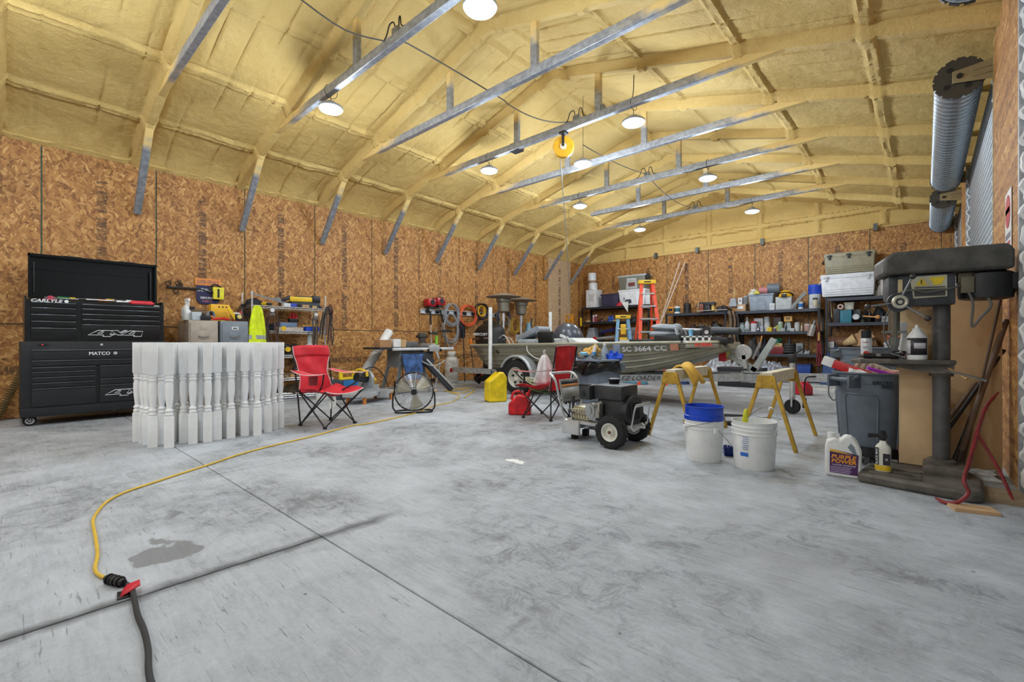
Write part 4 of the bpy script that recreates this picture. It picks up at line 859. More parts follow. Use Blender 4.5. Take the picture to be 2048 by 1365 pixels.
b = MB(); b.b2((X0, 5.60, .89), (ry+.05, 5.68, .95), .005); b.b2((ry+.0, 5.52, .80), (ry+.07, 5.76, .92), .01); b.bar((ry+.05, 5.68, .84), (ry+.1, 5.72, .66), .02, .03); b.o('rip_fence', mt((196, 198, 198), .35, .5), ts, w=True)
for yy in (5.52, 5.8): b = MB(); b.disc((ry+.04, yy, .822), .028, .03, (1, 0, 0), 14); b.o('rail_knob', BLACK, ts, w=True)
def sack(u, v): a = u*2*pi; k = 1+.1*sin(3*a+5*v)+.05*sin(7*a); return Vector((-7.1 + .07*cos(a)*k*(.6+.6*sin(pi*v)), 5.15 + (.235 - .07*v)*sin(a)*k, .76 - .48*v))
b = MB(); b.grid(sack, 40, 18); b.o('dust_bag', mt((58, 88, 140), .8, bump=.3, var=.25), ts, w=True, solid=.004)
b = MB(); b.tube([(-7.1, 5.38, .77), (-7.02, 5.15, .775), (-7.1, 4.9, .77), (-7.18, 5.15, .775)], .01, 6, True); b.bar((-7.05, 4.9, .0), (-7.1, 4.9, .78), .014, .014); b.o('bag_frame', BLACK, ts, w=True)
b = MB(); b.disc((-7.15, 5.62, .60), .06, .03, (1, 0, 0), 18); b.b2((-7.22, 5.42, .5), (-7.16, 5.66, .8), .006); b.o('switch_panel', DKGREY, ts, w=True)
t = T('cardboard_box', 'small brown cardboard box on the table saw', 'box', (-7.45, 4.72, .888)); b = MB(); b.box((0, 0, .065), (.2, .24, .13)); b.o('body', mt((166, 124, 84), .8), t); b = MB(); b.box((0, 0, .132), (.2, .04, .003)); b.o('tape', TAN, t)
t = T('cardboard_box', 'white and tan box on the table saw', 'box', (-7.45, 5.02, .888)); b = MB(); b.box((0, -.04, .075), (.16, .16, .15)); b.o('body', mt((224, 224, 222), .6), t); b = MB(); b.box((0, .1, .07), (.16, .12, .14)); b.o('side', mt((190, 156, 110), .8), t)
t = T('mitre_gauge', 'grey metal gauge block lying on the table saw', 'gauge', (-7.5, 5.36, .888)); b = MB(); b.box((0, 0, .05), (.1, .3, .1), bev=.004); b.o('block', mt((110, 112, 112), .4, .5), t); b = MB(); b.box((.06, -.05, .03), (.02, .14, .05), rot=(.3, 0, 0)); b.o('blade', STEEL, t)
t = T('router', 'dark round router motor standing on the far end of the table saw', 'router', (-7.5, 5.9-.25, .955)); b = MB(); b.lathe([(.09, 0), (.09, .02), (.065, .03), (.07, .12), (.09, .13), (.085, .2), (.05, .21)], 20); b.o('body', mt((66, 60, 56), .45), t)
for s in (-1, 1): b = MB(); b.cyl((0, s*.06, .12), (0, s*.13, .14), .025, n=10); b.o('knob', BLACK, t)
# shop vacuum-like black base, grey pieces and light stand by the saw
t = T('roller_stand', 'grey folding roller stand leaning at the table saw', 'stand', (-7.0, 5.7, 0)); p, q = atz(902, 770, .02), atz(828, 720, .55); p = Vector((-6.95, 5.95, .05)); q = Vector((-7.12, 5.42, .62))
b = MB(); b.bar(p, q, .09, .12, up=(1, 0, 0)); b.o('channel', mt((70, 72, 76), .4, .4), t, w=True); b = MB(); b.bar(p + Vector((.07, 0, .03)), q + Vector((.07, 0, .03)), .03, .03, up=(1, 0, 0)); b.o('edge_rail', mt((200, 202, 204), .35, .5), t, w=True)
b = MB(); b.tube(smooth_path([(-7.05, 5.3, .62), (-7.0, 5.55, .52), (-6.98, 5.8, .62)], 5), .012, 6); b.bar((-7.05, 5.62, .1), (-7.02, 5.72, .56), .02, .02); b.o('brace', GALV, t, w=True)
b = MB(); b.box((0, 0, .05), (.3, .4, .1), bev=.02); b.box((-.05, .05, .16), (.18, .25, .14), bev=.03); b.t('tool_case', BLACK, 'black case on the floor under the table saw', 'case', (-7.5, 5.15, 0))
# white duct pipe leaning on the wall
p, q = Vector((-7.95, 4.55, 0)), Vector((-8.55, 5.4, 1.15)); p = atd(728, 748, 8.6); q = atd(778, 664, 9.3)
t = T('duct_pipe', 'fat white and grey duct pipe leaning behind the table saw', 'pipe', tuple(atd(722, 758, 8.5))); d = (q-p).normalized()
b = MB(); b.cyl(p - d*.12, p + (q-p)*.45, .085, n=20); b.o('grey_section', mt((186, 188, 190), .5), t, w=True)
b = MB(); b.cyl(p + (q-p)*.45, p+(q-p)*.62, .092, n=20); b.o('collar', mt((140, 132, 124), .5), t, w=True); b = MB(); b.cyl(p+(q-p)*.62, q, .088, n=20); b.o('white_section', WHITE, t, w=True)
# mitre saw, bins and grey chest on the floor
ms = T('mitre_saw', 'silver mitre saw on the floor with a yellow carrying handle', 'mitre saw', (-6.85, 4.1, 0), .35)
SIL = mt((190, 194, 198), .38, .45)
b = MB(); b.box((0, 0, .14), (.42, .8, .06), bev=.01); b.box((-.12, 0, .20), (.03, .75, .10), bev=.006); b.o('base', SIL, ms); b = MB(); b.disc((.06, 0, .175), .17, .02, (0, 0, 1), 28); b.bar((.1, 0, .15), (.36, 0, .15), .05, .12); b.o('turntable', SIL, ms)
for x in (-.16, .17):
    for y in (-.34, .34):
        b = MB(); b.cyl((x, y, .0), (x, y, .12), .03, n=12); b.o('foot', mt((206, 128, 60), .5), ms)
b = MB(); b.box((0, -.42, .135), (.3, .12, .05), bev=.008); b.box((0, .46, .135), (.3, .14, .05), bev=.008); b.o('extension', SIL, ms)
b = MB(); b.disc((-.05, .0, .36), .15, .05, (.25, 1, 0), 28); b.bar((-.25, .0, .2), (-.1, 0, .4), .07, .08, bev=.015); b.o('blade_guard', mt((160, 164, 166), .4, .3), ms)
b = MB(); b.cyl((-.08, -.24, .42), (-.05, -.02, .38), .07, n=16); b.o('motor', BLACK, ms); b = MB(); b.bar((-.12, .07, .5), (.06, .07, .34), .03, .035, up=(0, 1, 0)); b.tube(smooth_path([(-.2, -.1, .36), (-.18, -.1, .52), (.0, -.1, .5), (.02, -.1, .42)], 5), .022, 8); b.o('handle', YEL, ms)
b = MB(); b.tube(smooth_path([(-.1, -.1, .5), (.0, .1, .56), (.05, .3, .4), (.1, .36, .2)], 6), .009, 6); b.o('power_cord', CORD, ms)
t = T('tool_box', 'yellow open handled tool carrier behind the bright red chair', 'tool box', (-7.45, 4.02, 0)); b = MB(); b.box((0, 0, .17), (.28, .40, .34), bev=.02); b.o('body', mt((60, 72, 82), .5), t); b = MB(); b.bar((0, -.12, .46), (0, .12, .46), .06, .04, bev=.012); b.bar((0, -.12, .36), (0, -.12, .48), .05, .04); b.bar((0, .12, .36), (0, .12, .48), .05, .04); b.bar((0, -.14, .355), (0, .14, .355), .06, .04); b.o('handle', mt((240, 206, 30), .45), t)
b = MB(); b.box((.155, 0, .22), (.01, .3, .22), bev=.004); b.o('blue_panel', mt((44, 116, 178), .4), t)
b = MB(); b.lathe([(.13, 0), (.15, .3), (.155, .3), (.155, .34), (.14, .34)], 22); b.t('plastic_pail', WHITE, 'white pail on the floor behind the bright red chair', 'pail', (-7.6, 3.72, 0)) if False else None
t = T('plastic_pail', 'white pail on the floor between the wire shelving and the tool carrier', 'pail', (-7.75, 3.75, 0)); b = MB(); b.lathe([(.13, 0), (.15, .3), (.158, .3), (.158, .36), (.145, .36)], 22); b.o('body', WHITE, t); b = MB(); b.ring((0, 0, .29), .158, .004, (.3, 0, 1), 24, 5); b.o('bail', STEEL, t)
# ------------------------------------------------------------------ tool rack on the board wall
XW = LX + .03; p, q = atx(842, 608, XW), atx(1003, 622, XW)
rk = T('tool_rack', 'white slotted rail on the board wall holding trimmers and hoses', 'tool rack', (XW, (p.y+q.y)/2, 1.62))
b = MB(); b.b2((XW-.03, p.y, 1.64), (XW-.005, 9.15, 1.75)); b.b2((XW-.005, p.y, 1.735), (XW+.02, 9.15, 1.75)); b.b2((XW-.005, p.y, 1.64), (XW+.02, 9.15, 1.655)); b.o('rail', mt((206, 208, 210), .5), rk, w=True)
for i in range(9): y = p.y + .12 + i*.29; b = MB(); b.b2((XW, y, 1.655), (XW+.05, y+.1, 1.735), .01); b.o('rubber_clamp', BLACK, rk, w=True)
REDG = mt((168, 16, 32), .35, coat=.3)
def trimmer(lab, y, z, lean, bottom):
    X = XW + .1; t = T('string_trimmer', lab, 'string trimmer', (X, y+lean, bottom)); h = Vector((X, y, z)); f = Vector((X+.02, y+lean, bottom)); d = (f-h).normalized()
    b = MB(); b.box((X, y, z+.09), (.2, .26, .19), bev=.06); b.o('engine_cover', REDG, t, w=True); b = MB(); b.disc((X+.09, y, z+.1), .06, .04, (1, 0, 0), 18); b.box((X, y+.1, z+.17), (.05, .04, .07)); b.box((X, y, z-.02), (.13, .15, .05), bev=.015); b.o('starter', BLACK, t, w=True)
    b = MB(); b.cyl(h, f, .014, n=10); b.o('shaft', mt((214, 206, 196), .35, .5), t, w=True); c = h + d*.18
    b = MB(); b.cyl(h + d*.1, h + d*.42, .024, n=10); b.o('grip', BLACK, t, w=True)
    c = h + d*.62; b = MB(); b.ring(c + Vector((.06, 0, 0)), .11, .016, (.15, 0, 1), 20, 8); b.o('loop_handle', BLACK, t, w=True)
    b = MB(); b.lathe([(.05, 0), (.055, .06), (.03, .08)], 14, TR(f.x, f.y, f.z)); b.o('line_head', BLACK, t, w=True); return t
trimmer('red headed string trimmer first on the wall rack', 6.68, 1.8, .06, .05); trimmer('red headed string trimmer with leaning shaft on the wall rack', 6.95, 1.84, .52, .03)
def wcoil(lab, u, v0, v1, w_px, th, n, c, name='hose_coil', sag=1.0, dx=.1):
    m = atx(u, (v0+v1)/2, XW+dx); a, e = atx(u, v0, XW+dx), atx(u, v1, XW+dx); k = (a.z-e.z)/2; w = (atx(u+w_px/2, v0, XW+dx).y - atx(u-w_px/2, v0, XW+dx).y)/2
    b = MB(); rr = random.Random(int(u+v1)); pts = []; tk = [rr.uniform(.5, 1.0) for _ in range(n+2)]; sh = [rr.uniform(-.06, .06) for _ in range(n+2)]
    f1, f2 = rr.uniform(.8, 1), rr.uniform(0, 6)
    for i in range(n*20):
        t_ = 2*pi*i/20; g_ = i/20; j_ = int(g_); kk = tk[j_] + (tk[j_+1]-tk[j_])*(g_-j_); s_ = sh[j_] + (sh[j_+1]-sh[j_])*(g_-j_); pts.append((.03*sin(i*.13), w*(.8+.2*kk)*sin(t_) + s_, k*cos(t_)*(1 if cos(t_) > 0 else kk*1.1)))
    b.tube(pts, th, 6); return b.t(name, mt(c, .5), lab, 'hose', (m.x, m.y, m.z))
wcoil('grey hose hung in a long coil on the wall rack', 903, 608, 655, 30, .009, 8, (150, 154, 160)); wcoil('lower slack loops of the grey hose on the wall', 902, 628, 692, 30, .0085, 7, (146, 150, 156), dx=.13)
wcoil('orange air hose coil on the wall rack', 937, 611, 656, 35, .014, 5, (226, 96, 56)); wcoil('yellow cord coil wound inside a black reel on the wall rack', 964, 612, 634, 14, .014, 7, (226, 176, 40), 'cord_coil', dx=.16)
wcoil('black hose coil around the yellow cord on the wall rack', 964, 608, 642, 25, .014, 4, (40, 40, 42), dx=.12)
wcoil('grey cable coil behind the first patio heater', 1008, 617, 652, 24, .010, 7, (92, 98, 110), 'cable_coil'); wcoil('pale cord coil low behind the first patio heater', 1010, 632, 668, 20, .007, 5, (176, 156, 110), 'cord_coil', dx=.14)
wcoil('yellow cord coil between the patio heaters', 1030, 637, 668, 16, .009, 5, (200, 164, 60), 'cord_coil'); wcoil('tan cord coil behind the second patio heater', 1046, 636, 670, 16, .009, 5, (190, 160, 90), 'cord_coil')
def pole(name, lab, u0, v0, u1, v1, r, c, head=None, X=XW+.12, hc=BLACK):
    p, q = atx(u0, v0, X), atx(u1, v1, X+.15); t = T(name, lab, 'long tool', tuple(q)); b = MB(); b.tube([p, p.lerp(q, .5), q], r, 8); b.o('handle', mt(c, .5), t, w=True)
    if head: b = MB(); b.b2((q.x-.03, q.y-head[0]/2, q.z), (q.x+.03, q.y+head[0]/2, q.z+head[1]), .01); b.o('head', hc, t, w=True)
    return t
pole('landscape_rake', 'thin pole with lime grip hanging between trimmers and grey hose', 871, 655, 881, 766, .012, (120, 128, 112)); pole('floor_broom', 'dark handled broom with an olive head standing at the rack', 889, 640, 893, 766, .013, (70, 62, 56), (.12, .3), hc=mt((86, 84, 60), .7))
b = MB(); m_ = atx(873, 682, XW+.16); b.b2((m_.x-.02, m_.y-.03, m_.z-.1), (m_.x+.02, m_.y+.03, m_.z+.12), .01); b.t('green_grip', mt((140, 206, 60), .5), 'bright green grip on a thin pole at the wall', 'grip', tuple(m_ - Vector((0, 0, .1))), w=True)
pole('flat_shovel', 'black spade hung blade up beside the orange hose', 926, 655, 930, 770, .012, (30, 30, 32)); b = MB(); m_ = atx(925, 660, XW+.1); b.box((m_.x, m_.y, m_.z), (.02, .16, .42), bev=.008); b.t('garden_spade', mt((44, 46, 58), .4, .5), 'dark blade of the spade hung on the rack', 'shovel blade', tuple(m_-Vector((0, 0, .2))), w=True)
pole('garden_edger', 'long black pole with an orange sleeve by the boat stern', 940, 680, 950, 766, .012, (34, 34, 34)); b = MB(); m_ = atx(941, 684, XW+.15); b.box((m_.x, m_.y, m_.z), (.05, .06, .16), bev=.01); b.t('orange_sleeve', ORG, 'orange sleeve on the black pole by the boat stern', 'grip', tuple(m_-Vector((0, 0, .08))), w=True)
t = T('grass_trimmer_base', 'orange red electric tool on the floor past the gas cylinder', 'garden tool', (-8.25, 8.05, 0)); b = MB(); b.box((0, 0, .14), (.24, .3, .22), bev=.06); b.o('cover', mt((196, 60, 34), .4), t); b = MB(); b.disc((.0, -.15, .08), .08, .05, (0, 1, 0), 16); b.disc((.0, .15, .08), .08, .05, (0, 1, 0), 16); b.o('wheel', RUBBER, t)
# propane cylinder
t = T('propane_cylinder', 'tall white gas cylinder standing at the wall by the boat stern', 'gas cylinder', (-8.15, 6.98, 0)); PW = mt((206, 204, 198), .5, c2=(170, 164, 152), ns=9)
b = MB(); b.lathe([(.13, 0), (.13, .04), (.155, .06), (.16, .1), (.16, .52), (.155, .56), (.12, .62), (.05, .65)], 26); b.o('tank', PW, t)
b = MB(); b.lathe([(.09, .63), (.09, .76)], 18, cap=False); b.o('collar', PW, t, solid=.008); b = MB(); b.cyl((0, 0, .64), (0, 0, .72), .02, n=10); b.disc((0, 0, .73), .035, .02); b.o('valve', DKGREY, t)
# ------------------------------------------------------------------ patio heaters by the wall
def heater(lab, u, c2, xh):
    X = xh; f = atx(u, 690, X); t = T('patio_heater', lab, 'patio heater', (X, f.y, 0))
    b = MB(); b.lathe([(.24, 0), (.24, .06), (.2, .1), (.2, .72), (.06, .76)], 22); b.o('base', mt((70, 66, 60), .4, .5), t); b = MB(); b.cyl((0, 0, .7), (0, 0, 1.72), .028, n=12); b.cyl((0, 0, 1.5), (0, 0, 1.72), .04, n=12); b.o('pole', CHROME, t)
    b = MB(); b.lathe([(.06, 1.7), (.14, 1.74), (.15, 1.96), (.19, 1.98), (.19, 2.06), (.1, 2.08)], 22); b.o('burner', mt((128, 122, 108), .4, .4), t)
    b = MB(); b.lathe([(.43, 2.1), (.44, 2.105), (.3, 2.14), (.1, 2.19), (.0, 2.2)], 36, cap=False); b.o('reflector', mt(c2, .5, .25), t, solid=.004); return t
heater('patio heater with a wide dished hood closest to the white post', 1007, (164, 158, 146), -7.85); heater('second patio heater closer to the end wall', 1042, (156, 150, 138), -8.22)
# yellow extension cord, its plug, red flag and the black lead
cp = [(930, 795), (948, 780), (935, 776), (905, 779), (890, 782), (912, 786), (938, 783), (925, 779), (900, 784), (918, 792), (905, 804), (868, 812), (842, 823), (800, 834), (740, 847), (700, 853), (640, 869), (600, 879), (540, 893), (480, 909), (420, 929), (370, 945), (300, 968), (250, 985), (215, 1003), (193, 1027), (186, 1045), (191, 1075), (195, 1110), (190, 1137), (197, 1150), (212, 1157)]
t = T('extension_cord', 'yellow extension cord snaking across the floor from the wall', 'cord', tuple(atz(300, 968)))
Pc = [atz(u, v, .008) for u, v in cp]; b = MB(); b.tube(smooth_path([Vector((-8.3, 8.1, .6)), Vector((-8.0, 8.0, .05))] + Pc, 6), .0075, 8); b.o('cord', mt((226, 186, 62), .5), t, w=True)
a, e = atz(212, 1157, .02), atz(247, 1166, .02); b = MB(); b.cyl(a, a.lerp(e, .5), .012, .019, 12); b.cyl(a.lerp(e, .5), e, .019, .013, 12)
for k in (.2, .4, .6, .8): b.disc(a.lerp(e, k), .021, .006, e-a, 12)
b.o('connector', mt((30, 30, 32), .5), t, w=True)
bp = [(247, 1166), (262, 1176), (268, 1195), (275, 1230), (288, 1262), (296, 1300), (297, 1340), (305, 1375), (330, 1420)]
t = T('black_lead', 'thick black power lead joined to the yellow cord', 'cord', tuple(atz(290, 1280))); b = MB(); b.tube(smooth_path([atz(u, v, .01) for u, v in bp], 6), .0095, 10); b.o('cord', mt((34, 36, 40), .55), t, w=True)
b = MB(); c = atz(258, 1186, .0); b.add([c + Vector(p) for p in ((-.03, -.02, .0), (.03, -.03, .004), (.035, .03, .03), (-.01, .035, .035), (-.035, .0, .02))], [(0, 1, 2, 3, 4)]); b.o('flag', mt((206, 30, 50), .5), t, w=True, solid=.002)
b = MB(); c = atz(252, 1192, .0); b.add([c + Vector(p) for p in ((-.05, -.02, .003), (.02, -.03, .003), (.03, .02, .004), (-.03, .03, .004))], [(0, 1, 2, 3)]); b.o('black_tag', BLACK, t, w=True, solid=.002)
# ------------------------------------------------------------------ aluminium boat on its trailer (axis along X at Y = BYC)
BYC = 7.4; XS, XB = -6.95, -2.2; OLIVE = mt((150, 147, 130), .42, .25, c2=(136, 132, 114), ns=3); OLIVD = mt((98, 96, 80), .5, .3); DECK = mt((150, 152, 150), .8)
boat = T('aluminum_boat', 'olive aluminium flat boat with white registration numbers on a trailer', 'boat', (-4.5, BYC, .45))
def tt(x): return (x-XS)/(XB-XS)
def zg(x): return .905 + .075*tt(x)
def zb(x): k = max(0, (x+3.75)/(XB+3.75)); return .45 + .02*tt(x) + .40*k**1.5
def wg(x): k = max(0, (x+3.6)/(XB+3.6)); return .9 - .42*k**1.6
def wb_(x): k = max(0, (x+4.6)/(XB+4.6)); return .70 - .22*k**1.5
def side(x, s):
    """s 0 gunwale .. 1 chine; half width and height"""
    w = wg(x) + (wb_(x)-wg(x))*s**1.15; z = zg(x) + (zb(x)-zg(x))*s
    o = 0
    for c, h in ((.40, .018), (.62, .016), (.82, .016)): o += h*max(0, 1-abs(s-c)/.035)
    if .06 < s < .33: o -= .022
    if s <= .06: o += .02
    return w + o, z
SV = [0, .03, .06, .075, .1, .2, .3, .325, .345, .37, .40, .43, .47, .58, .60, .62, .64, .66, .78, .80, .82, .84, .87, .94, 1.0]
b = MB(); NX = 50
for sgn in (-1, 1):
    g_ = MB(); g_.grid(lambda u, v: (lambda x, s: (lambda ws: Vector((x - (.30*(1-s) if u == 0 else 0) + (.08*s*u**8), BYC + sgn*ws[0], ws[1])))(side(x, s)))(XS + .28 + u*(XB-XS-.28), SV[round(v*(len(SV)-1))]), NX, len(SV)-1)
    if sgn > 0: g_.f = [f[::-1] for f in g_.f]
    b.add(g_.v, g_.f)
b.grid(lambda u, v: (lambda x: Vector((x + .08*u**8, BYC + (2*v-1)*(wb_(x)), zb(x))))(XS+.28+u*(XB-XS-.28)), NX, 6)
b.grid(lambda u, v: (lambda ws: Vector((XS - .02 + .30*v, BYC + (2*u-1)*ws[0], ws[1])))(side(XS+.28, v)), 6, 8)
b.grid(lambda u, v: (lambda ws: Vector((XB + .08*v, BYC + (2*u-1)*ws[0], ws[1])))(side(XB, v)), 6, 8)
b.o('hull', OLIVE, boat, w=True, solid=.008, angle=30)
b = MB()
for sgn in (-1, 1): b.tube([Vector((XS-.02+(XB-XS+.02)*i/40, BYC+sgn*(wg(XS+(XB-XS)*i/40)+.02), zg(XS+(XB-XS)*i/40)+.008)) for i in range(37)], .022, 8)
b.o('gunwale', mt((170, 168, 150), .4, .4), boat, w=True)
b = MB(); b.b2((XS+.3, BYC-.68, .56), (-3.4, BYC+.68, .58)); b.o('floor_deck', DECK, boat, w=True)
b = MB(); xs = [-3.45, -3.0, -2.75, -2.5, -2.2]
b.prism([(x, BYC-wg(x)+.02) for x in xs] + [(x, BYC+wg(x)-.02) for x in xs[::-1]], .93, .955, 'z'); b.o('bow_deck', DECK, boat, w=True)
# side sheer plate of the bow deck
b = MB(); 
b.grid(lambda u, v: (lambda x: Vector((x, BYC - wg(x) - .022 + .03*v, zg(x) - .075*(1-v) + .03*v)))(-2.62 + u*(XB+2.62)), 12, 1); b.o('bow_plate', mt((176, 172, 156), .42, .4), boat, w=True, solid=.006)
NUM = mt((236, 238, 238), .5, var=.02)
def wrap_hull(name, off=.013):
    o = bpy.data.objects[name]; A = MW[o.name]; B = A.inverted()
    for v in o.data.vertices:
        p = A @ v.co; s = max(0, min(1, (zg(p.x)-p.z)/(zg(p.x)-zb(p.x)))); p.y = BYC - side(p.x, s)[0] - off; v.co = B @ p
def hullm(x, s, lean=.25):
    w, z = side(x, s); w2, _ = side(x+.1, s); w3, z3 = side(x, max(0, s-.12)); return face_m((x, BYC-w-.03, z), (.1, -(w2-w), .004), (0, -(w3-w), z3-z))
_o = text('SC 3664 CC', hullm(-3.22, .19), .68, NUM, boat, w=True, height=.095, bold=.03).name
wrap_hull(_o)
b = MB(); M = hullm(-2.77, .19); b.add([M @ Vector(p) for p in ((-.06, -.06, 0), (.06, -.06, 0), (.06, .06, 0), (-.06, .06, 0))], [(0, 1, 2, 3)]); dc = b.o('registration_decal', mt((214, 150, 120), .6), boat, w=True); wrap_hull(dc.name)
b = MB(); b.add([M @ Vector(p) for p in ((-.045, -.025, .002), (.045, -.025, .002), (.045, .03, .002), (-.045, .03, .002))], [(0, 1, 2, 3)]); wrap_hull(b.o('decal_print', mt((220, 222, 224), .6), dc, w=True).name, .015)
text('R', hullm(-6.25, .28), .075, BLACK, boat, w=True, bold=.03)
M = face_m((-2.38, BYC-wg(-2.38)-.045, zg(-2.38)-.03), (.1, .05, .003), (0, .03, .1)); text('BUBBA', M, .24, mt((226, 70, 54), .5), boat, w=True, height=.055, bold=.03, name='name_decal')
# outboard motor
om = T('outboard_motor', 'black outboard motor on the boat stern', 'outboard motor', (-7.3, BYC, .2)); OB = mt((10, 10, 12), .5, var=.2)
def cowl(u, v):
    a = u*2*pi; k = v; w = (.27*(1-.35*k**3) if k > 0 else .27); z = .86 + .60*k; r_ = sin(pi*min(1, .14+.86*(1-k))/2+0)**.6 if k > .5 else 1
    r_ = (1-max(0, (k-.55)/.45)**2.4*.9)
    return Vector((-7.3 - .09*k + .40*cos(a)*r_*(1+.08*cos(a)), BYC + w*sin(a)*r_, z + (.03*cos(a) if k > .6 else 0)))
b = MB(); b.grid(cowl, 36, 18); b.f.append(tuple(36*18+18+i for i in range(37-1))) if False else None; b.sph((-7.4, BYC, 1.43), (.1, .1, .04), 10); b.k = [0]*len(b.f); b.o('cowling', OB, om, w=True, solid=.004)
b = MB(); b.b2((-7.45, BYC-.1, .1), (-7.2, BYC+.1, .88), .03); b.b2((-7.25, BYC-.14, .55), (-6.85, BYC+.14, .95), .02); b.o('midsection', OB, om, w=True)
b = MB(); b.box((-7.34, BYC, .32), (.5, .05, .04), bev=.01); b.cyl((-7.6, BYC, .15), (-7.05, BYC, .15), .06, .03, 14); b.o('gearcase', OB, om, w=True)
for k in range(3): b = MB(); a = k*2.09; b.box((-7.64, BYC+.09*cos(a), .15+.09*sin(a)), (.03, .09, .14), rot=(a, .4, 0), bev=.012); b.o('propeller_blade', OB, om, w=True)
text('MERCURY', face_m((-7.34, BYC-.272, 1.15), (1, -.0, -.02), (0, .05, 1)), .46, NUM, om, w=True, height=.06, shear=.2, bold=.02)
b = MB(); b.add([Vector((-7.62, BYC-.262, 1.02)), Vector((-7.02, BYC-.262, 1.04)), Vector((-7.02, BYC-.262, 1.08)), Vector((-7.62, BYC-.262, 1.07))], [(0, 1, 2, 3)]); b.o('stripe_decal', mt((110, 76, 66), .5), om, w=True, solid=.003)
b = MB(); b.tube(smooth_path([(-6.95, BYC-.1, 1.05), (-6.7, BYC-.2, 1.12), (-6.45, BYC-.3, .95), (-6.4, BYC-.3, .7)], 6), .014, 6); b.tube(smooth_path([(-6.95, BYC-.0, 1.0), (-6.6, BYC-.15, 1.08), (-6.3, BYC-.3, .9)], 6), .01, 6); b.o('control_cable', mt((180, 182, 186), .5), om, w=True)
# seats, console, screen in the boat
VIN = mt((134, 142, 150), .5, bump=.15); VIN2 = mt((166, 172, 178), .5)
def boat_seat(lab, x, y, z, s=1.0, folded=True):
    t = T('boat_chair', lab, 'boat seat', (x, y, z))
    b = MB(); b.box((0, 0, .06), (.46*s, .44*s, .10), bev=.04); b.o('cushion', VIN2, t); 
    b = MB(); b.bar((-.24*s, 0, .12), (.24*s, 0, .30), .42*s, .13*s, up=(0, 0, 1), bev=.05); b.cyl((.24*s, -.18*s, .29), (.24*s, .18*s, .29), .075*s, n=14); b.o('backrest', VIN, t)
    b = MB(); b.bar((-.26*s, -.2*s, .05), (-.24*s, -.2*s, .2), .03, .05); b.bar((-.26*s, .2*s, .05), (-.24*s, .2*s, .2), .03, .05); b.o('hinge_bracket', GALV, t, kind='stuff'); b = MB(); b.cyl((0, 0, -.35), (0, 0, .02), .03, n=10); b.o('pedestal', GALV, t); return t
boat_seat('grey folded boat seat near the stern', -5.95, BYC-.15, .93, 1.0)
cx = -5.2
t = T('boat_console', 'grey boat console with smoked windscreen', 'boat console', (cx, BYC+.1, .58))
b = MB(); b.prism([(-.34, 0), (.62, 0), (.60, .32), (.30, .48), (-.30, .46)], -.36, .36, 'y'); b.o('body', mt((206, 208, 206), .5), t, bevel=.02)
b = MB(); b.sph((-.04, 0, .42), (.31, .32, .37), 24, TR(ry=-.25)); b.o('windscreen', mt((62, 66, 76), .3), t)
text('1850', face_m((.33, -.33, .50), (1, 0, -.5), (.4, .3, 1)), .2, NUM, t, name='decal') if False else None
b = MB(); b.box((.12, -.37, .50), (.2, .012, .05), rot=(0, .3, 0)); b.o('decal', NUM, t)
b = MB(); b.tube(smooth_path([(.12, -.375, .60), (.2, -.375, .45), (.24, -.375, .36)], 5), .006, 5); b.sph((.24, -.37, .36), .02, 8); b.o('antenna_lead', BLACK, t)
t = T('fish_finder', 'black screen unit on a bracket behind the boat console', 'depth finder', (-5.3, BYC-.55, .90)); b = MB(); b.box((0, 0, .17), (.3, .1, .22), rot=(.2, 0, .2), bev=.02); b.o('case', BLACK, t); b = MB(); b.box((-.02, -.055, .235), (.22, .01, .05), rot=(.2, 0, .2)); b.o('bright_trim', mt((206, 208, 210), .3), t); b = MB(); b.box((0, 0, .03), (.1, .1, .06)); b.o('bracket', GALV, t)
t = T('blue_bottle', 'pale blue bottle standing at the wall behind the boat', 'bottle', (-8.4, 10.05, 1.1)); b = MB(); b.lathe([(.1, 0), (.1, .2), (.06, .34), (.06, .42)], 14); b.o('body', mt((130, 168, 186), .4), t); b = MB(); b.b2((-.12, -.12, -1.1), (.12, .12, .0), .02); b.o('carton', mt((70, 70, 74), .7), t); b = MB(); b.bar((.0, .09, .0), (.02, .12, .55), .04, .04); b.o('wand', mt((40, 60, 54), .5), t)
t = T('boat_chair', 'grey puffy folded bow seat on a dark base', 'boat seat', (-3.0, BYC-.35, .94))
b = MB(); b.box((.04, 0, .08), (.44, .42, .16), bev=.03, tx=.9); b.o('base', BLACK, t)
b = MB(); b.sph((-.06, 0, .17), (.26, .23, .075), 20); b.o('cushion', VIN, t); b = MB(); b.sph((-.04, .0, .265), (.25, .22, .065), 20, TR(ry=.1)); b.o('backrest', VIN, t)
b = MB(); b.bar((.24, -.18, .02), (.17, -.16, .26), .05, .03, bev=.008); b.bar((.24, .18, .02), (.17, .16, .26), .05, .03, bev=.008); b.o('hinge_bracket', VIN2, t, kind='stuff')
tbox('battery_box', 'black box with a white emblem beside the bow seat', 'box', (-3.45, BYC-.2, .58), (.42, .4, .45), (36, 36, 38))
b = MB(); b.bar((0, 0, 0), (.0, 0, .44), .02, .5, up=(1, 0, 0)); b.t('seat_panel', mt((196, 198, 198), .5), 'thin pale panel edge beside the black box in the boat', 'panel', (-3.70, BYC-.2, .58))
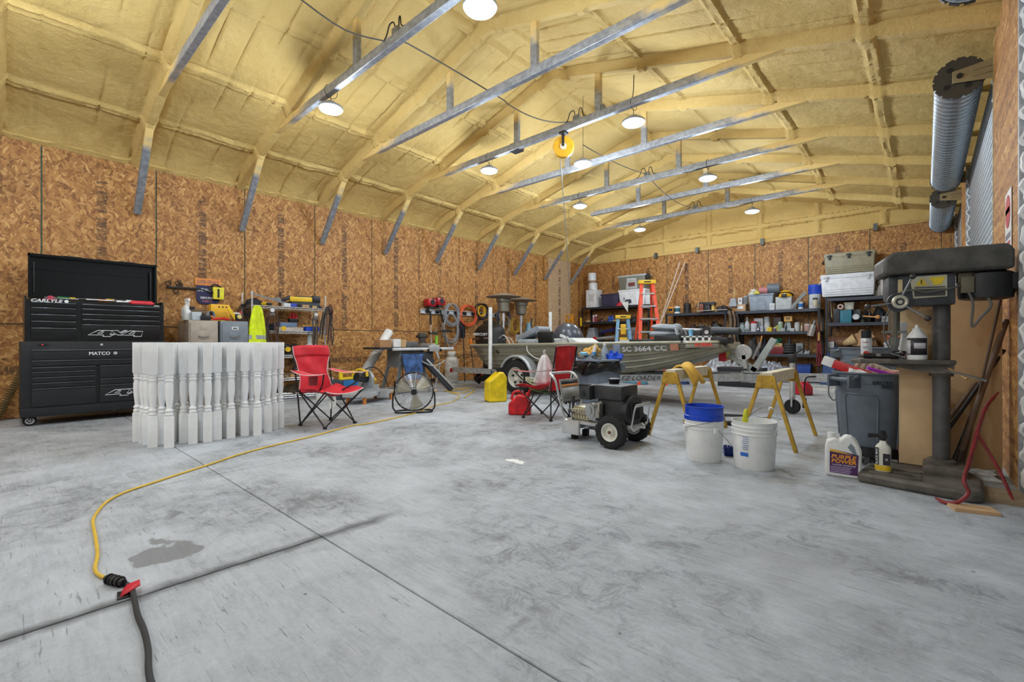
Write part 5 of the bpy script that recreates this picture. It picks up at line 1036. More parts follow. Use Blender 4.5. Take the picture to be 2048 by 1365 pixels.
# bow trolling motor on its mount
tm = T('trolling_motor', 'grey and black trolling motor stowed flat on the boat bow', 'trolling motor', (-2.5, BYC-.3, .955)); y = BYC-.34; MW[tm.name] = TR(-2.36, BYC-.3, .955)
b = MB(); b.b2((-2.72, y-.14, .96), (-1.95, y+.14, 1.06), .02); b.o('mount', BLACK, tm, w=True); text('TROLL', face_m((-2.42, y-.142, 1.0), (1, 0, 0), (0, 0, 1)), .22, NUM, tm, w=True, height=.03) if False else None
b = MB(); b.b2((-2.62, y-.143, .985), (-2.36, y-.14, 1.0)); b.o('decal', NUM, tm, w=True); b = MB(); b.b2((-2.44, y-.144, .965), (-2.36, y-.14, .98)); b.o('yellow_decal', YEL, tm, w=True)
b = MB(); b.cyl((-2.75, y, 1.19), (-1.95, y, 1.15), .017, n=10); b.o('shaft', CHROME, tm, w=True); b = MB(); b.sph((-2.75, y, 1.19), (.10, .08, .085), 14); b.box((-2.8, y, 1.14), (.1, .1, .1), bev=.03); b.o('control_head', VIN, tm, w=True)
b = MB(); b.cyl((-2.2, y-.05, 1.15), (-1.85, y-.05, 1.14), .06, .05, 16); b.sph((-1.84, y-.05, 1.14), .05, 10); b.o('motor_pod', DKGREY, tm, w=True); b = MB(); b.disc((-2.26, y-.06, 1.13), .085, .05, (0, 1, 0), 18); b.box((-2.4, y, 1.1), (.1, .16, .12), bev=.02); b.box((-2.36, y-.02, 1.22), (.1, .06, .05), bev=.02); b.o('tilt_bracket', BLACK, tm, w=True)
b = MB(); b.disc((-2.26, y-.09, 1.13), .03, .02, (0, 1, 0), 12); b.o('hub_cap', CHROME, tm, w=True)
# white slatted bow tray
t = T('slatted_tray', 'white slatted plastic tray on the boat bow', 'tray', (-2.56, BYC-.28, .955)); b = MB(); b.b2((-.25, -.2, .0), (.25, .2, .015)); b.b2((-.25, -.21, .10), (.25, .2, .12)); b.o('panel', WHITE, t)
for k in range(6): b = MB(); b.b2((-.25 + k*.09, -.21, .0), (-.215 + k*.09, -.19, .115)); b.o('slat', WHITE, t)
for i, (x, c, lab) in enumerate(((-2.66, (120, 180, 214), 'pale blue cup on the boat bow tray'), (-2.45, (150, 138, 116), 'tan rope bundle on the boat bow tray'))):
    if i == 0: b = MB(); b.lathe([(.03, 0), (.04, .1)], 14); b.t('cup', mt(c, .4), lab, 'cup', (x, BYC-.35, 1.076))
    else: rag('rope_bundle', lab, 'rope', (x, BYC-.3, 1.076), (.12, .08, .06), c, 21)
b = MB(); b.tube(smooth_path([(-5.45, BYC-.92, .93), (-5.4, BYC-.97, .82), (-5.25, BYC-.99, .72), (-5.1, BYC-.97, .67)], 6), .007, 6); b.t('bilge_line', WHITE, 'thin white line hanging over the boat side', 'line', (-5.3, BYC-.98, .67), w=True)
# ------------------------------------------------------------------ trailer
tr = T('boat_trailer', 'galvanized boat trailer under the olive boat', 'trailer', (-4, BYC, 0))
for sg in (-1, 1):
    y = BYC + sg*.75; b = MB(); b.bar((-7.7, y, .375), (-3.7, y, .40), .075, .11); b.o('side_rail', GALV, tr, w=True)
    b = MB(); b.bar((-3.75, y, .40), (-1.75, BYC+sg*.06, .475), .075, .11); b.o('tongue_rail', GALV, tr, w=True)
    b = MB(); b.bar((-6.9, BYC+sg*.45, .44), (-3.6, BYC+sg*.38, .455), .09, .04); b.o('bunk', mt((70, 66, 60), .9), tr, w=True)
    yw = BYC + sg*.96; xw = -5.62
    b = MB(); b.lathe([(.19, -.09), (.25, -.1), (.31, -.085), (.33, -.05), (.33, .05), (.31, .085), (.25, .1), (.19, .09)], 40, frame_to((xw, yw, .33), (0, 1, 0)), cap=False); b.o('tire', RUBBER, tr, w=True)
    b = MB(); b.lathe([(.0, -.02), (.06, -.05), (.09, -.02), (.15, -.02), (.18, -.08), (.195, -.085), (.195, .085), (.18, .08), (.0, .06)], 32, frame_to((xw, yw, .33), (0, 1, 0)), cap=False); rm = b.o('rim', mt((206, 204, 194), .45, .2), tr, w=True)
    b = MB()
    for k in range(5): a = k*1.257+.4; b.disc((xw+.115*cos(a), yw-.03, .33+.115*sin(a)), .022, .03, (0, 1, 0), 8)
    b.o('rim_slot', BLACK, rm, w=True, kind='stuff')
    b = MB(); b.grid(lambda u, v: (lambda a: Vector((xw + .40*cos(a), yw - .11 + .22*v, .33 + .40*sin(a)*1.03)))(pi*(-.06 + 1.12*u)), 30, 4)
    b.grid(lambda u, v: (lambda a: Vector((xw + (.40-.04*v)*cos(a), yw - .11, .33 + (.40-.04*v)*sin(a)*1.03)))(pi*(-.06 + 1.12*u)), 30, 1); b.o('fender', GALV, tr, w=True, solid=.006)
    b = MB(); gx = -6.35; gy = BYC + sg*.97; b.cyl((gx, gy, .45), (gx, gy, 1.66), .038, n=16); b.o('guide_post', WHITE, tr, w=True, label='white plastic sleeve guide post'); b = MB(); b.bar((gx, BYC+sg*.7, .38), (gx, gy, .38), .05, .05); b.bar((gx, gy, .36), (gx, gy, .47), .05, .05); b.o('guide_bracket', GALV, tr, w=True)
    b = MB(); b.box((-7.72, BYC+sg*.72, .36), (.05, .2, .09), bev=.01); b.o('tail_light', mt((150, 24, 24), .3), tr, w=True)
for x in (-7.5, -5.62, -4.2): b = MB(); b.bar((x, BYC-.85 if x == -5.62 else BYC-.72, .36), (x, BYC+.85 if x == -5.62 else BYC+.72, .36), .07, .07); b.o('cross_member', GALV, tr, w=True)
b = MB(); b.bar((-2.2, BYC, .47), (-.78, BYC, .51), .09, .11); b.o('tongue', GALV, tr, w=True); b = MB(); b.bar((-.85, BYC, .52), (-.6, BYC, .52), .1, .09, bev=.03); b.box((-.66, BYC, .58), (.1, .03, .07), bev=.01); b.o('coupler', mt((180, 184, 186), .35, .7), tr, w=True)
M = face_m((-3.45+.0, 0, 0), (2.0, .69, .075), (0, 0, 1)); d0 = Vector((-3.75, BYC-.75, .40)); d1 = Vector((-1.75, BYC-.06, .475)); dd = d1-d0
pm_ = d0 + dd*.20; nrm = Vector((dd.y, -dd.x, 0)).normalized(); text('EZ LOADER', face_m(pm_ + nrm*.0385, dd, (0, 0, 1)), .60, mt((40, 42, 44), .5), tr, w=True, height=.07, shear=.3)
b = MB(); pj = d0 + dd*.62; b.box(tuple(pj), (.01, .09, .125), rot=(0, 0, math.atan2(dd.y, dd.x))); b.o('seam', DKGREY, tr, w=True)
b = MB(); wp = Vector((-1.85, BYC-.03, .50)); b.box((wp.x, wp.y-.01, .545), (.32, .16, .02)); b.box((wp.x, wp.y-.01, .405), (.32, .18, .02))
for x in (-.14, .14): b.cyl((wp.x+x, wp.y-.1, .39), (wp.x+x, wp.y-.1, .57), .008, n=8)
b.o('winch_base', GALV, tr, w=True)
b = MB(); b.bar((wp.x+.02, wp.y, .56), (wp.x-.36, wp.y, .80), .08, .09, up=(0, 1, 0)); b.o('bow_arm', mt((176, 188, 188), .35, .5), tr, w=True); b = MB(); b.bar((wp.x-.02, wp.y, .56), (wp.x+.25, wp.y, 1.03), .08, .09, up=(0, 1, 0)); b.o('winch_post', mt((176, 188, 188), .35, .5), tr, w=True)
b = MB(); b.lathe([(.03, -.06), (.085, -.06), (.06, -.02), (.06, .02), (.085, .06), (.03, .06)], 20, frame_to((wp.x-.40, wp.y-.04, .83), (0, 1, 0))); b.o('bow_roller', mt((196, 186, 110), .4), tr, w=True)
b = MB(); b.box((wp.x-.42, wp.y-.1, .76), (.1, .05, .13), bev=.01); b.o('strap_hook', REDP, tr, w=True)
b = MB(); b.disc((wp.x-.13, wp.y-.1, .83), .11, .02, (0, 1, 0), 26); b.ring((wp.x-.13, wp.y-.1, .83), .105, .012, (0, 1, 0), 26, 6); b.disc((wp.x-.13, wp.y-.05, .83), .04, .14, (0, 1, 0), 14); b.bar((wp.x-.1, wp.y-.06, .6), (wp.x-.13, wp.y-.06, .8), .05, .1, up=(0, 1, 0)); wn = b.o('winch', mt((196, 198, 198), .35, .5), tr, w=True)
b = MB(); b.bar((wp.x+.0, wp.y-.12, .74), (wp.x+.1, wp.y-.12, .98), .03, .015, up=(0, 1, 0)); b.o('winch_handle', STEEL, wn, w=True)
jx, jy = -1.36, 7.28; b = MB(); b.cyl((jx, jy, .2), (jx, jy, .78), .035, n=14); b.cyl((jx, jy, .12), (jx, jy, .3), .028, n=12); b.o('jack_tube', mt((206, 208, 208), .35, .5), tr, w=True); b = MB(); b.b2((jx-.045, jy-.045, .70), (jx+.045, jy+.045, .82), .01); b.bar((jx, jy, .80), (jx+.14, jy-.02, .90), .03, .02); b.o('jack_head', BLACK, tr, w=True)
b = MB(); b.lathe([(.03, -.03), (.095, -.03), (.10, -.015), (.10, .015), (.095, .03), (.03, .03)], 24, frame_to((jx, jy-.0, .10), (.2, 1, 0))); b.o('jack_wheel', RUBBER, tr, w=True); b = MB(); b.bar((jx, jy-.05, .1), (jx, jy-.05, .24), .03, .02); b.bar((jx, jy+.05, .1), (jx, jy+.05, .24), .03, .02); b.o('wheel_fork', GALV, tr, w=True, kind='stuff'); b = MB(); b.bar((jx, jy, .46), (jx, BYC, .47), .05, .08); b.o('jack_bracket', GALV, tr, w=True)
b = MB()
for k in range(2): b.tube(smooth_path([(-.95+.25*k, BYC-.06, .46), (-.95+.25*k, BYC-.07, .3), (-.90+.25*k, BYC-.07, .22-.08*k), (-.86+.25*k, BYC-.07, .26), (-.84+.25*k, BYC-.07, .3)], 5), .008, 6)
b.o('safety_chain', mt((110, 108, 100), .4, .6), tr, w=True); b = MB(); b.tube(smooth_path([(-1.1, BYC-.05, .52), (-1.2, BYC-.1, .5), (-1.22, BYC-.1, .36), (-1.22, BYC-.1, .2)], 5), .009, 6); b.cyl((-1.22, BYC-.1, .09), (-1.22, BYC-.1, .22), .025, n=10); b.o('wiring_plug', CORD, tr, w=True)
# ------------------------------------------------------------------ pressure washer
pw = T('pressure_washer', 'wheeled petrol pressure washer with a black engine in the middle of the floor', 'pressure washer', (-2.5, 4.02, 0)); ALU = mt((206, 208, 208), .32, .65)
WX, WZ = -2.17, .155
for y in (3.80, 4.26):
    b = MB(); b.lathe([(.085, -.045), (.12, -.052), (.145, -.045), (.155, -.02), (.155, .02), (.145, .045), (.12, .052), (.085, .045)], 36, frame_to((WX, y, WZ), (0, 1, 0)), cap=False)
    for k in range(40):
        a = 2*pi*k/40; b.box((WX+.150*cos(a), y + (.018 if k % 2 else -.018), WZ+.150*sin(a)), (.012, .04, .02), rot=(0, -a, 0))
    b.o('tire', RUBBER, pw, w=True)
    b = MB(); b.lathe([(.0, -.03), (.03, -.035), (.035, -.005), (.06, -.005), (.075, -.04), (.088, -.045), (.088, .045), (.075, .04), (.0, .03)], 28, frame_to((WX, y, WZ), (0, 1, 0)), cap=False); rm = b.o('rim', mt((226, 224, 214), .5), pw, w=True)
    b = MB(); b.cyl((WX, y-.05, WZ), (WX, y-.02, WZ), .014, n=10); b.o('axle_nut', mt((120, 90, 60), .5, .5), rm, w=True)
b = MB(); b.b2((-2.92, 3.86, .17), (-2.05, 4.20, .20), .006); b.b2((-2.95, 3.84, .06), (-2.66, 3.87, .20), .004); b.b2((-2.95, 4.19, .06), (-2.66, 4.22, .20), .004); b.b2((-2.95, 3.84, .06), (-2.93, 4.22, .2), .004); b.o('base_plate', ALU, pw, w=True)
b = MB(); b.b2((-2.85, 3.9, .0), (-2.78, 3.97, .07), .01); b.b2((-2.85, 4.1, .0), (-2.78, 4.17, .07), .01); b.o('rubber_foot', RUBBER, pw, w=True, kind='stuff')
b = MB(); b.cyl((WX, 3.80, WZ), (WX, 4.26, WZ), .012, n=8); b.o('axle', STEEL, pw, w=True)
hp = [(-2.86, 3.85, .19), (-2.92, 3.85, .23), (-3.0, 3.84, .42), (-3.05, 3.83, .58), (-3.12, 3.83, .64), (-3.18, 3.85, .655)]
b = MB(); b.tube(smooth_path(hp + [(-3.2, 3.92, .658), (-3.2, 4.14, .658), (-3.18, 4.21, .655)] + [(x, 8.06-y, z) for x, y, z in hp[::-1][1:]], 5), .0145, 10); b.o('handle', ALU, pw, w=True)
b = MB(); b.prism([(-2.965, .36), (-2.955, .36), (-3.015, .60), (-3.025, .60)], 3.86, 4.20, 'y'); pn = b.o('label_panel', mt((170, 172, 172), .5), pw, w=True)
b = MB(); b.add([Vector(p) for p in ((-2.952, 3.88, .515), (-2.952, 4.18, .515), (-2.982, 4.18, .60), (-2.982, 3.88, .60))], [(0, 1, 2, 3)]); b.v = [Vector((p.x-.02, p.y, p.z)) for p in b.v]
b = MB(); b.bar((-2.968, 4.03, .45), (-2.968+.0, 4.03, .451), .3, .003)
for (z0, z1, c, nm) in ((.55, .585, (54, 52, 58), 'label_print'), (.525, .545, (226, 130, 40), 'warning_label'), (.40, .51, (150, 152, 150), 'label_print')):
    def xx(z): return -2.9525 - (z-.36)*.25 + .0
    b = MB(); b.add([Vector((xx(z0), 3.88, z0)), Vector((xx(z0), 4.18, z0)), Vector((xx(z1), 4.18, z1)), Vector((xx(z1), 3.88, z1))], [(0, 1, 2, 3)]); b.o(nm, mt(c, .5), pn, w=True, solid=.002)
for k in range(5): y = 3.90+.06*k; b = MB(); b.disc((-2.945, y, .365), .016, .03, (1, 0, -.2), 10); b.o('nozzle', BLACK, pw, w=True)
# engine
ENG = mt((48, 50, 53), .45, var=.15)
b = MB(); b.b2((-2.47, 3.90, .43), (-2.12, 4.24, .575), .03); b.o('fuel_tank', ENG, pw, w=True); b = MB(); b.lathe([(.05, .57), (.055, .585), (.06, .60), (.065, .62), (.04, .63)], 18, TR(-2.33, 4.12, 0)); b.o('fuel_cap', BLACK, pw, w=True)
b = MB(); b.b2((-2.66, 3.84, .42), (-2.48, 4.04, .565), .02); mf = b.o('air_filter', ENG, pw, w=True)
b = MB()
for k in range(8): b.b2((-2.655+.02*k, 3.842, .535), (-2.645+.02*k, 3.90, .572))
b.o('vent_slot', BLACK, mf, w=True, kind='stuff'); b = MB(); b.disc((-2.58, 3.84, .48), .03, .012, (0, 1, 0), 16); b.o('vent_hole', BLACK, mf, w=True)
b = MB(); b.b2((-2.44, 3.94, .2), (-2.12, 4.2, .44), .03); b.o('crankcase', mt((58, 60, 62), .5, .3), pw, w=True); b = MB(); b.disc((-2.11, 4.07, .33), .14, .08, (1, -.15, 0), 26); b.o('fan_shroud', ENG, pw, w=True)
b = MB()
for k in range(9): b.b2((-2.062, 3.97+.02*k*1.2, .25), (-2.056, 3.98+.02*k*1.2, .41))
b.o('shroud_grille', BLACK, pw, w=True, kind='stuff'); b = MB(); b.bar((-2.06, 4.03, .34), (-2.0, 4.05, .4), .025, .03, bev=.006); b.o('pull_start', BLACK, pw, w=True)
b = MB(); b.disc((-2.48, 3.87, .32), .075, .07, (-.1, 1, .1), 24); b.disc((-2.48, 3.83, .325), .04, .03, (-.1, 1, .1), 20); b.b2((-2.52, 3.86, .22), (-2.4, 3.96, .4), .02); b.o('recoil_cover', mt((186, 188, 186), .3, .7), pw, w=True)
b = MB(); b.b2((-2.42, 3.85, .25), (-2.33, 3.93, .40), .02); b.cyl((-2.40, 3.83, .37), (-2.34, 3.90, .40), .02, n=10); b.cyl((-2.36, 3.84, .29), (-2.36, 3.92, .29), .03, n=12); b.o('carburettor', mt((170, 170, 164), .35, .7), pw, w=True)
b = MB(); b.b2((-2.84, 3.92, .20), (-2.56, 4.12, .34), .02)
for k in range(6): x = -2.80+.045*k; b.cyl((x, 3.88, .30), (x, 3.93, .30), .019, n=10); b.cyl((x, 3.89, .24), (x, 3.93, .24), .018, n=10)
b.o('pump_head', mt((184, 176, 152), .35, .7), pw, w=True)
b = MB(); b.cyl((-2.84, 3.93, .20), (-2.84, 3.93, .42), .017, n=10); b.cyl((-2.84, 3.93, .36), (-2.84, 3.93, .44), .024, n=10); b.cyl((-2.92, 3.93, .28), (-2.80, 3.93, .28), .018, n=10); b.o('unloader_valve', DKGREY, pw, w=True)
fl_ = [(-2.02, 3.87, .20), (-1.96, 3.87, .23), (-1.86, 3.88, .36), (-1.80, 3.89, .40), (-1.77, 3.92, .405), (-1.77, 4.14, .405), (-1.80, 4.17, .40), (-1.86, 4.18, .36), (-1.96, 4.19, .23), (-2.02, 4.19, .20)]
b = MB(); b.tube(smooth_path(fl_, 5), .0145, 10); b.o('front_loop', ALU, pw, w=True); b = MB(); b.tube(smooth_path([(-2.05, 3.9, .2), (-1.98, 3.92, .17), (-1.95, 4.03, .19), (-1.98, 4.14, .17), (-2.05, 4.16, .2)], 5), .013, 8); b.o('lower_loop', ALU, pw, w=True)
for o in pw.children_recursive:      # draw the long ends in to the compact wheelbase
    A = MW[pw.name]; B = A.inverted()
    for v in o.data.vertices:
        p = A @ v.co
        if p.x < WX-.16: p.x = WX-.16 + (p.x-WX+.16)*.70
        elif p.x > WX+.16: p.x = WX+.16 + (p.x-WX-.16)*.2
        v.co = B @ p
# ------------------------------------------------------------------ big round bins
BIN = mt((98, 108, 118), .5, var=.06); BIND = mt((78, 88, 98), .5)
def bin_(lab, loc, rz, r=.27, h=.70, c=BIN, dolly=True, word=None):
    t = T('trash_can', lab, 'trash can', loc, rz); z0 = .12 if dolly else 0
    b = MB(); b.lathe([(r*.80, z0), (r*.82, z0+.01), (r*.96, h-.09), (r*.985, h-.085), (r, h-.02), (r*1.05, h-.012), (r*1.06, h), (r*1.0, h+.004), (r*.97, h-.03), (r*.80, z0+.03), (.0, z0+.03)], 44, cap=False); b.o('barrel', c, t)
    for k in range(4):
        a = k*pi/2 + .35; b = MB(); pts = []
        for (u, v) in ((-.5, 0), (-.5, .9), (-.42, 1), (.42, 1), (.5, .9), (.5, 0)):
            rr = (r*.82 + (r*.14)*v*.8)*1.012; zz = z0+.03+(h-.2-z0)*v; pts.append((rr*cos(a+u*.95), rr*sin(a+u*.95), zz))
        full = []
        for p, q in zip(pts, pts[1:]):
            for i in range(6):
                w_ = Vector(p).lerp(Vector(q), i/6); rr = (r*.82 + r*.14*.8*((w_.z-z0-.03)/(h-.2-z0)))*1.012; l = Vector((w_.x, w_.y, 0)).normalized()*rr; full.append((l.x, l.y, w_.z))
        b.tube(full, .008, 6); b.o('raised_rib', c, t)
    for a in (0, pi):
        M = TR(rz=a); b = MB(M); b.tube(smooth_path([(r*1.0, -.10, h-.03), (r*1.23, -.085, h-.05), (r*1.25, .0, h-.055), (r*1.23, .085, h-.05), (r*1.0, .10, h-.03)], 4), .016, 8); b.box((r*1.1, -.09, h-.07), (.12, .02, .1), bev=.006); b.box((r*1.1, .09, h-.07), (.12, .02, .1), bev=.006); b.o('handle', c, t)
    if dolly:
        b = MB(); b.lathe([(r*.86, .075), (r*.9, .08), (r*.9, .15), (r*.85, .155)], 36); d = b.o('dolly', BLACK, t)
        for k in range(4): a = k*pi/2+.6; b = MB(); b.disc((r*.8*cos(a), r*.8*sin(a), .035), .035, .025, (sin(a+.8), cos(a+.8), 0), 16); b.box((r*.8*cos(a), r*.8*sin(a), .06), (.05, .04, .04)); b.o('caster', mt((60, 62, 64), .5), d)
    return t
bc = Vector((-.325, 4.83, 0)); bn = bin_('grey round wheeled bin with trash piled in it beside the drill press', bc, .95, .265, .745)
dirc = (Vector((0, 0, 0)) - bc).normalized(); sd = Vector((-dirc.y, dirc.x, 0))
nb = (Vector((dirc.x, dirc.y, 0))*.256 + sd*.06).normalized(); rb = Vector((-nb.y, nb.x, 0))
text('BRUTE', face_m(bc + nb*.268 + Vector((0, 0, .672)), rb, (0, 0, 1)), .13, mt((34, 38, 42), .5), bn, w=True, height=.026, bold=.03)
b = MB(); M = face_m(bc + nb*.264 + rb*.03 + Vector((0, 0, .642)), rb, (0, 0, 1)); b.m = M; b.box((0, 0, 0), (.07, .018, .004)); b.o('label', mt((40, 44, 48), .5), bn, w=True)
# trash in it
zb_ = .70
t = T('red_strap_box', 'red and white packaging sticking out of the round bin', 'packaging', tuple(bc + Vector((-.12, .02, .69)))); b = MB(); b.bar((-.16, -.03, .12), (.16, -.08, .0), .05, .07, bev=.006); b.o('red_part', REDP, t); b = MB(); b.bar((-.22, -.02, .145), (-.14, -.035, .115), .055, .075, bev=.006); b.o('white_part', WHITE, t)
rag('plastic_bag', 'white crumpled plastic bag in the round bin', 'plastic bag', tuple(bc + Vector((-.1, -.05, .66))), (.14, .13, .1), (220, 220, 222), 31, .3)
t = T('board_offcut', 'pale ribbed board standing out of the round bin', 'board', tuple(bc + Vector((.0, .03, .68)))); b = MB(); b.box((0, 0, .07), (.26, .012, .13), rot=(.3, .42, 0)); b.o('sheet', mt((206, 196, 176), .7), t)
for k in range(6): b = MB(); b.box((-.1+.04*k, -.01, .11-.018*k), (.012, .012, .11), rot=(.3, .42, 0)); b.o('rib', mt((160, 150, 130), .7), t)
t = T('purple_wrapper', 'purple plastic wrapper curled on the bin rim', 'wrapper', tuple(bc + Vector((.05, -.1, .70)))); b = MB(); b.grid(lambda u, v: Vector((-.08+.18*u, -.03+.06*v, .07-.06*u+.025*sin(pi*v))), 10, 6); b.o('film', mt((160, 40, 190), .4), t, solid=.003)
b = MB(); b.box((0, 0, .06), (.42, .3, .012), rot=(.1, .12, .1)); b.t('cardboard_sheet', mt((206, 186, 158), .8), 'flat pale cardboard across the back of the round bin', 'cardboard', tuple(bc + Vector((.08, .12, .68))))
rag('paper_scrap', 'pinkish paper scraps at the bin rim by the panel', 'paper', tuple(bc + Vector((.15, -.08, .67))), (.1, .08, .08), (190, 130, 130), 33)
bin_('empty grey round bin standing behind the drill press table', (-.52, 7.0, 0), 3.3, .28, .92, BIN, False)
# grey bin behind the washer, its black liner and the rubbish on it
bp = Vector((-3.37, 5.47, 0)); b2_ = bin_('grey bin with a black liner behind the pressure washer', bp, .80, .30, .72, mt((124, 138, 156), .5, var=.06), False)
def liner(u, v): a = 2*pi*u; rr = .318 + .012*sin(a*9+v*3) + .02*sin(pi*v); return Vector((bp.x+rr*cos(a), bp.y+rr*sin(a), .725 - v*(.15 + .03*sin(a*3))))
b = MB(); b.grid(liner, 72, 8); b.o('bag_liner', mt((16, 16, 18), .25, bump=.3), b2_, w=True, solid=.004)
b = MB(); b.lathe([(.24, .722), (.31, .722), (.345, .735), (.345, .755), (.31, .758), (.24, .752)], 44, TR(*bp), cap=False); b.f += [tuple(range(0, 0))] if False else []; b.o('rim_ring', mt((140, 152, 164), .45), b2_, w=True)
b = MB(); b.lathe([(.0, .70), (.28, .70)], 30, TR(*bp), cap=False); b.o('rubbish_fill', BLACK, b2_, w=True)
z = .72
for (lab, dx, dy, dz, r_, c, sd_, nm, ct) in (('tan leather work glove on the black-lined bin', -.12, -.02, .09, (.13, .09, .10), (206, 160, 80), 41, 'work_glove', 'glove'), ('second tan glove folded over the first on the bin', -.02, .02, .14, (.08, .07, .09), (214, 168, 86), 42, 'work_glove', 'glove'),
        ('grey crumpled rag on the black-lined bin', -.05, -.14, .03, (.15, .1, .08), (96, 104, 112), 43, 'rag', 'rag'), ('bright blue cloth hanging over the bin edge', .24, .08, .03, (.09, .12, .11), (24, 74, 196), 44, 'blue_cloth', 'cloth'), ('dark grey rag at the back of the black-lined bin', -.22, .1, .05, (.14, .1, .12), (84, 86, 92), 45, 'rag', 'rag')):
    rag(nm, lab, ct, tuple(bp + Vector((dx, dy, z+dz-.02))), r_, c, sd_, .4)
t = T('spray_bottle', 'clear bottle standing among the rubbish on the black-lined bin', 'bottle', tuple(bp + Vector((.14, .0, z+.02)))); b = MB(); b.lathe([(.045, 0), (.048, .02), (.048, .13), (.02, .19), (.018, .21)], 18); b.o('body', mt((186, 200, 214), .25, trans=.3), t); b = MB(); b.lathe([(.022, .2), (.022, .235)], 14); b.o('cap', WHITE, t)
t = T('caulk_tube', 'white and blue caulk tube leaning on the black-lined bin', 'tube', tuple(bp + Vector((.03, -.12, z)))); b = MB(); b.cyl((0, 0, .03), (.0, .06, .2), .026, n=14); b.o('tube', WHITE, t); b = MB(); b.cyl((0, .016, .075), (.0, .034, .125), .0275, n=14); b.o('blue_band', mt((60, 140, 200), .4), t); b = MB(); b.cyl((0, .06, .2), (0, .075, .25), .012, .005, 10); b.o('nozzle', WHITE, t)
b = MB(); b.box((0, 0, .02), (.09, .06, .035), rot=(.2, 0, .3), bev=.004); b.t('sachet', mt((110, 180, 214), .4), 'small light blue packet on the grey rag in the bin', 'packet', tuple(bp + Vector((-.05, -.22, z+.09))))
t = T('grey_post', 'square grey sleeve post standing between the bin and the boat', 'post', tuple(Vector((-3.21, 5.76, 0)))); b = MB(); b.box((0, 0, .475), (.095, .095, .95), rot=(0, 0, .5), bev=.006); b.o('post', mt((132, 146, 166), .45), t)
b = MB(); b.box((0, 0, .02), (.2, .2, .04), rot=(0, 0, .5), bev=.006); b.o('base_plate', mt((110, 120, 136), .45), t)
# ------------------------------------------------------------------ yellow jug and red fuel can by the boat
t = T('yellow_utility_jug', 'large yellow utility jug with a black cap in front of the boat', 'jug', tuple(atz(991, 803)), -.5); YJ = mt((230, 200, 24), .4, var=.1)
b = MB(); b.prism([(-.15, 0), (.15, 0), (.16, .02), (.16, .40), (.10, .49), (.04, .49), (-.16, .33), (-.16, .02)], -.135, .135, 'x'); b.o('body', YJ, t, bevel=.03)
b = MB(); b.cyl((0, .07, .485), (0, .07, .52), .05, n=16); b.cyl((0, .07, .515), (0, .07, .56), .055, n=16); b.o('cap', BLACK, t); b = MB(); b.bar((0, -.15, .34), (0, .0, .47), .03, .02, up=(1, 0, 0)); b.o('handle', YJ, t)
def gascan(lab, p, rz, s, c):
    t = T('fuel_can', lab, 'fuel can', tuple(p), rz); m = mt(c, .38, var=.15)
    b = MB(); b.prism([(-.14*s, 0), (.14*s, 0), (.15*s, .02*s), (.15*s, .17*s), (.08*s, .25*s), (-.04*s, .27*s), (-.15*s, .15*s), (-.15*s, .02*s)], -.10*s, .10*s, 'y'); b.o('body', m, t, bevel=.022*s)
    b = MB(); b.tube(smooth_path([(-.12*s, 0, .2*s), (-.08*s, 0, .30*s), (.02*s, 0, .31*s), (.05*s, 0, .25*s)], 5), .018*s, 8); b.o('handle', m, t)
    b = MB(); b.cyl((.10*s, 0, .235*s), (.115*s, 0, .29*s), .035*s, n=14); b.cyl((.115*s, 0, .285*s), (.19*s, 0, .44*s), .017*s, .012*s, 10); b.o('spout', m, t); return t
gascan('red plastic fuel can with a spout beside the second camp chair', atz(1040, 829), .6, 1.0, (206, 30, 38))
gascan('small red fuel can on the floor behind the trailer jack', atz(1605, 790), 2.6, .95, (186, 24, 46))
# ------------------------------------------------------------------ folding sawhorses
HY = mt((204, 164, 60), .45, .2, c2=(176, 138, 50)); HW = mt((222, 214, 190), .6)
def horse(lab, cx, y0, y1, hw, tiltx):
    t = T('sawhorse', lab, 'sawhorse', (cx, (y0+y1)/2, 0)); b = MB(); b.b2((cx-.045, y0-.02, .665), (cx+.045, y1+.02, .705), .004); b.b2((cx-.05, y0-.025, .60), (cx-.042, y1+.025, .70)); b.b2((cx+.042, y0-.025, .60), (cx+.05, y1+.025, .70)); b.o('top_rail', HW, t, w=True)
    for y in (y0, y1):
        s = -1 if y == y0 else 1
        b = MB(); b.prism([(cx-.095, .56), (cx+.095, .56), (cx+.07, .68), (cx-.07, .68)], y+s*.03, y+s*.034, 'y')
        for k in (-.045, .045):
            for z in (.585, .64): b.disc((cx+k, y+s*.036, z), .014, .008, (0, 1, 0), 10)
        b.o('end_plate', HY, t, w=True, bevel=.002)
        for sx in (-1, 1): b = MB(); b.bar((cx+sx*.05, y, .66), (cx+sx*hw, y+s*.02, .0), .032, .04, up=(0, 1, 0), bev=.004); b.o('leg', HY, t, w=True); 
    return t
horse('yellow folding sawhorse with a leather glove draped on top', -1.95, 4.63, 5.58, .24, 0); horse('bare yellow folding sawhorse beside the white buckets', -1.1, 4.78, 5.74, .24, 0)
b = MB(); gy = 5.0
b.grid(lambda u, v: Vector((-1.95 + (u-.5)*.34, gy + (v-.5)*.30 + .04*sin(u*5), .715 - .8*abs(u-.5)**2.2*1.0 + .02*sin(v*9+u*4) + .03*(1-(2*v-1)**2))), 18, 14); b.t('leather_glove', mt((216, 172, 70), .8, bump=.3), 'golden leather glove draped over the first sawhorse', 'glove', (-1.95, gy, .7), w=True, solid=.022)
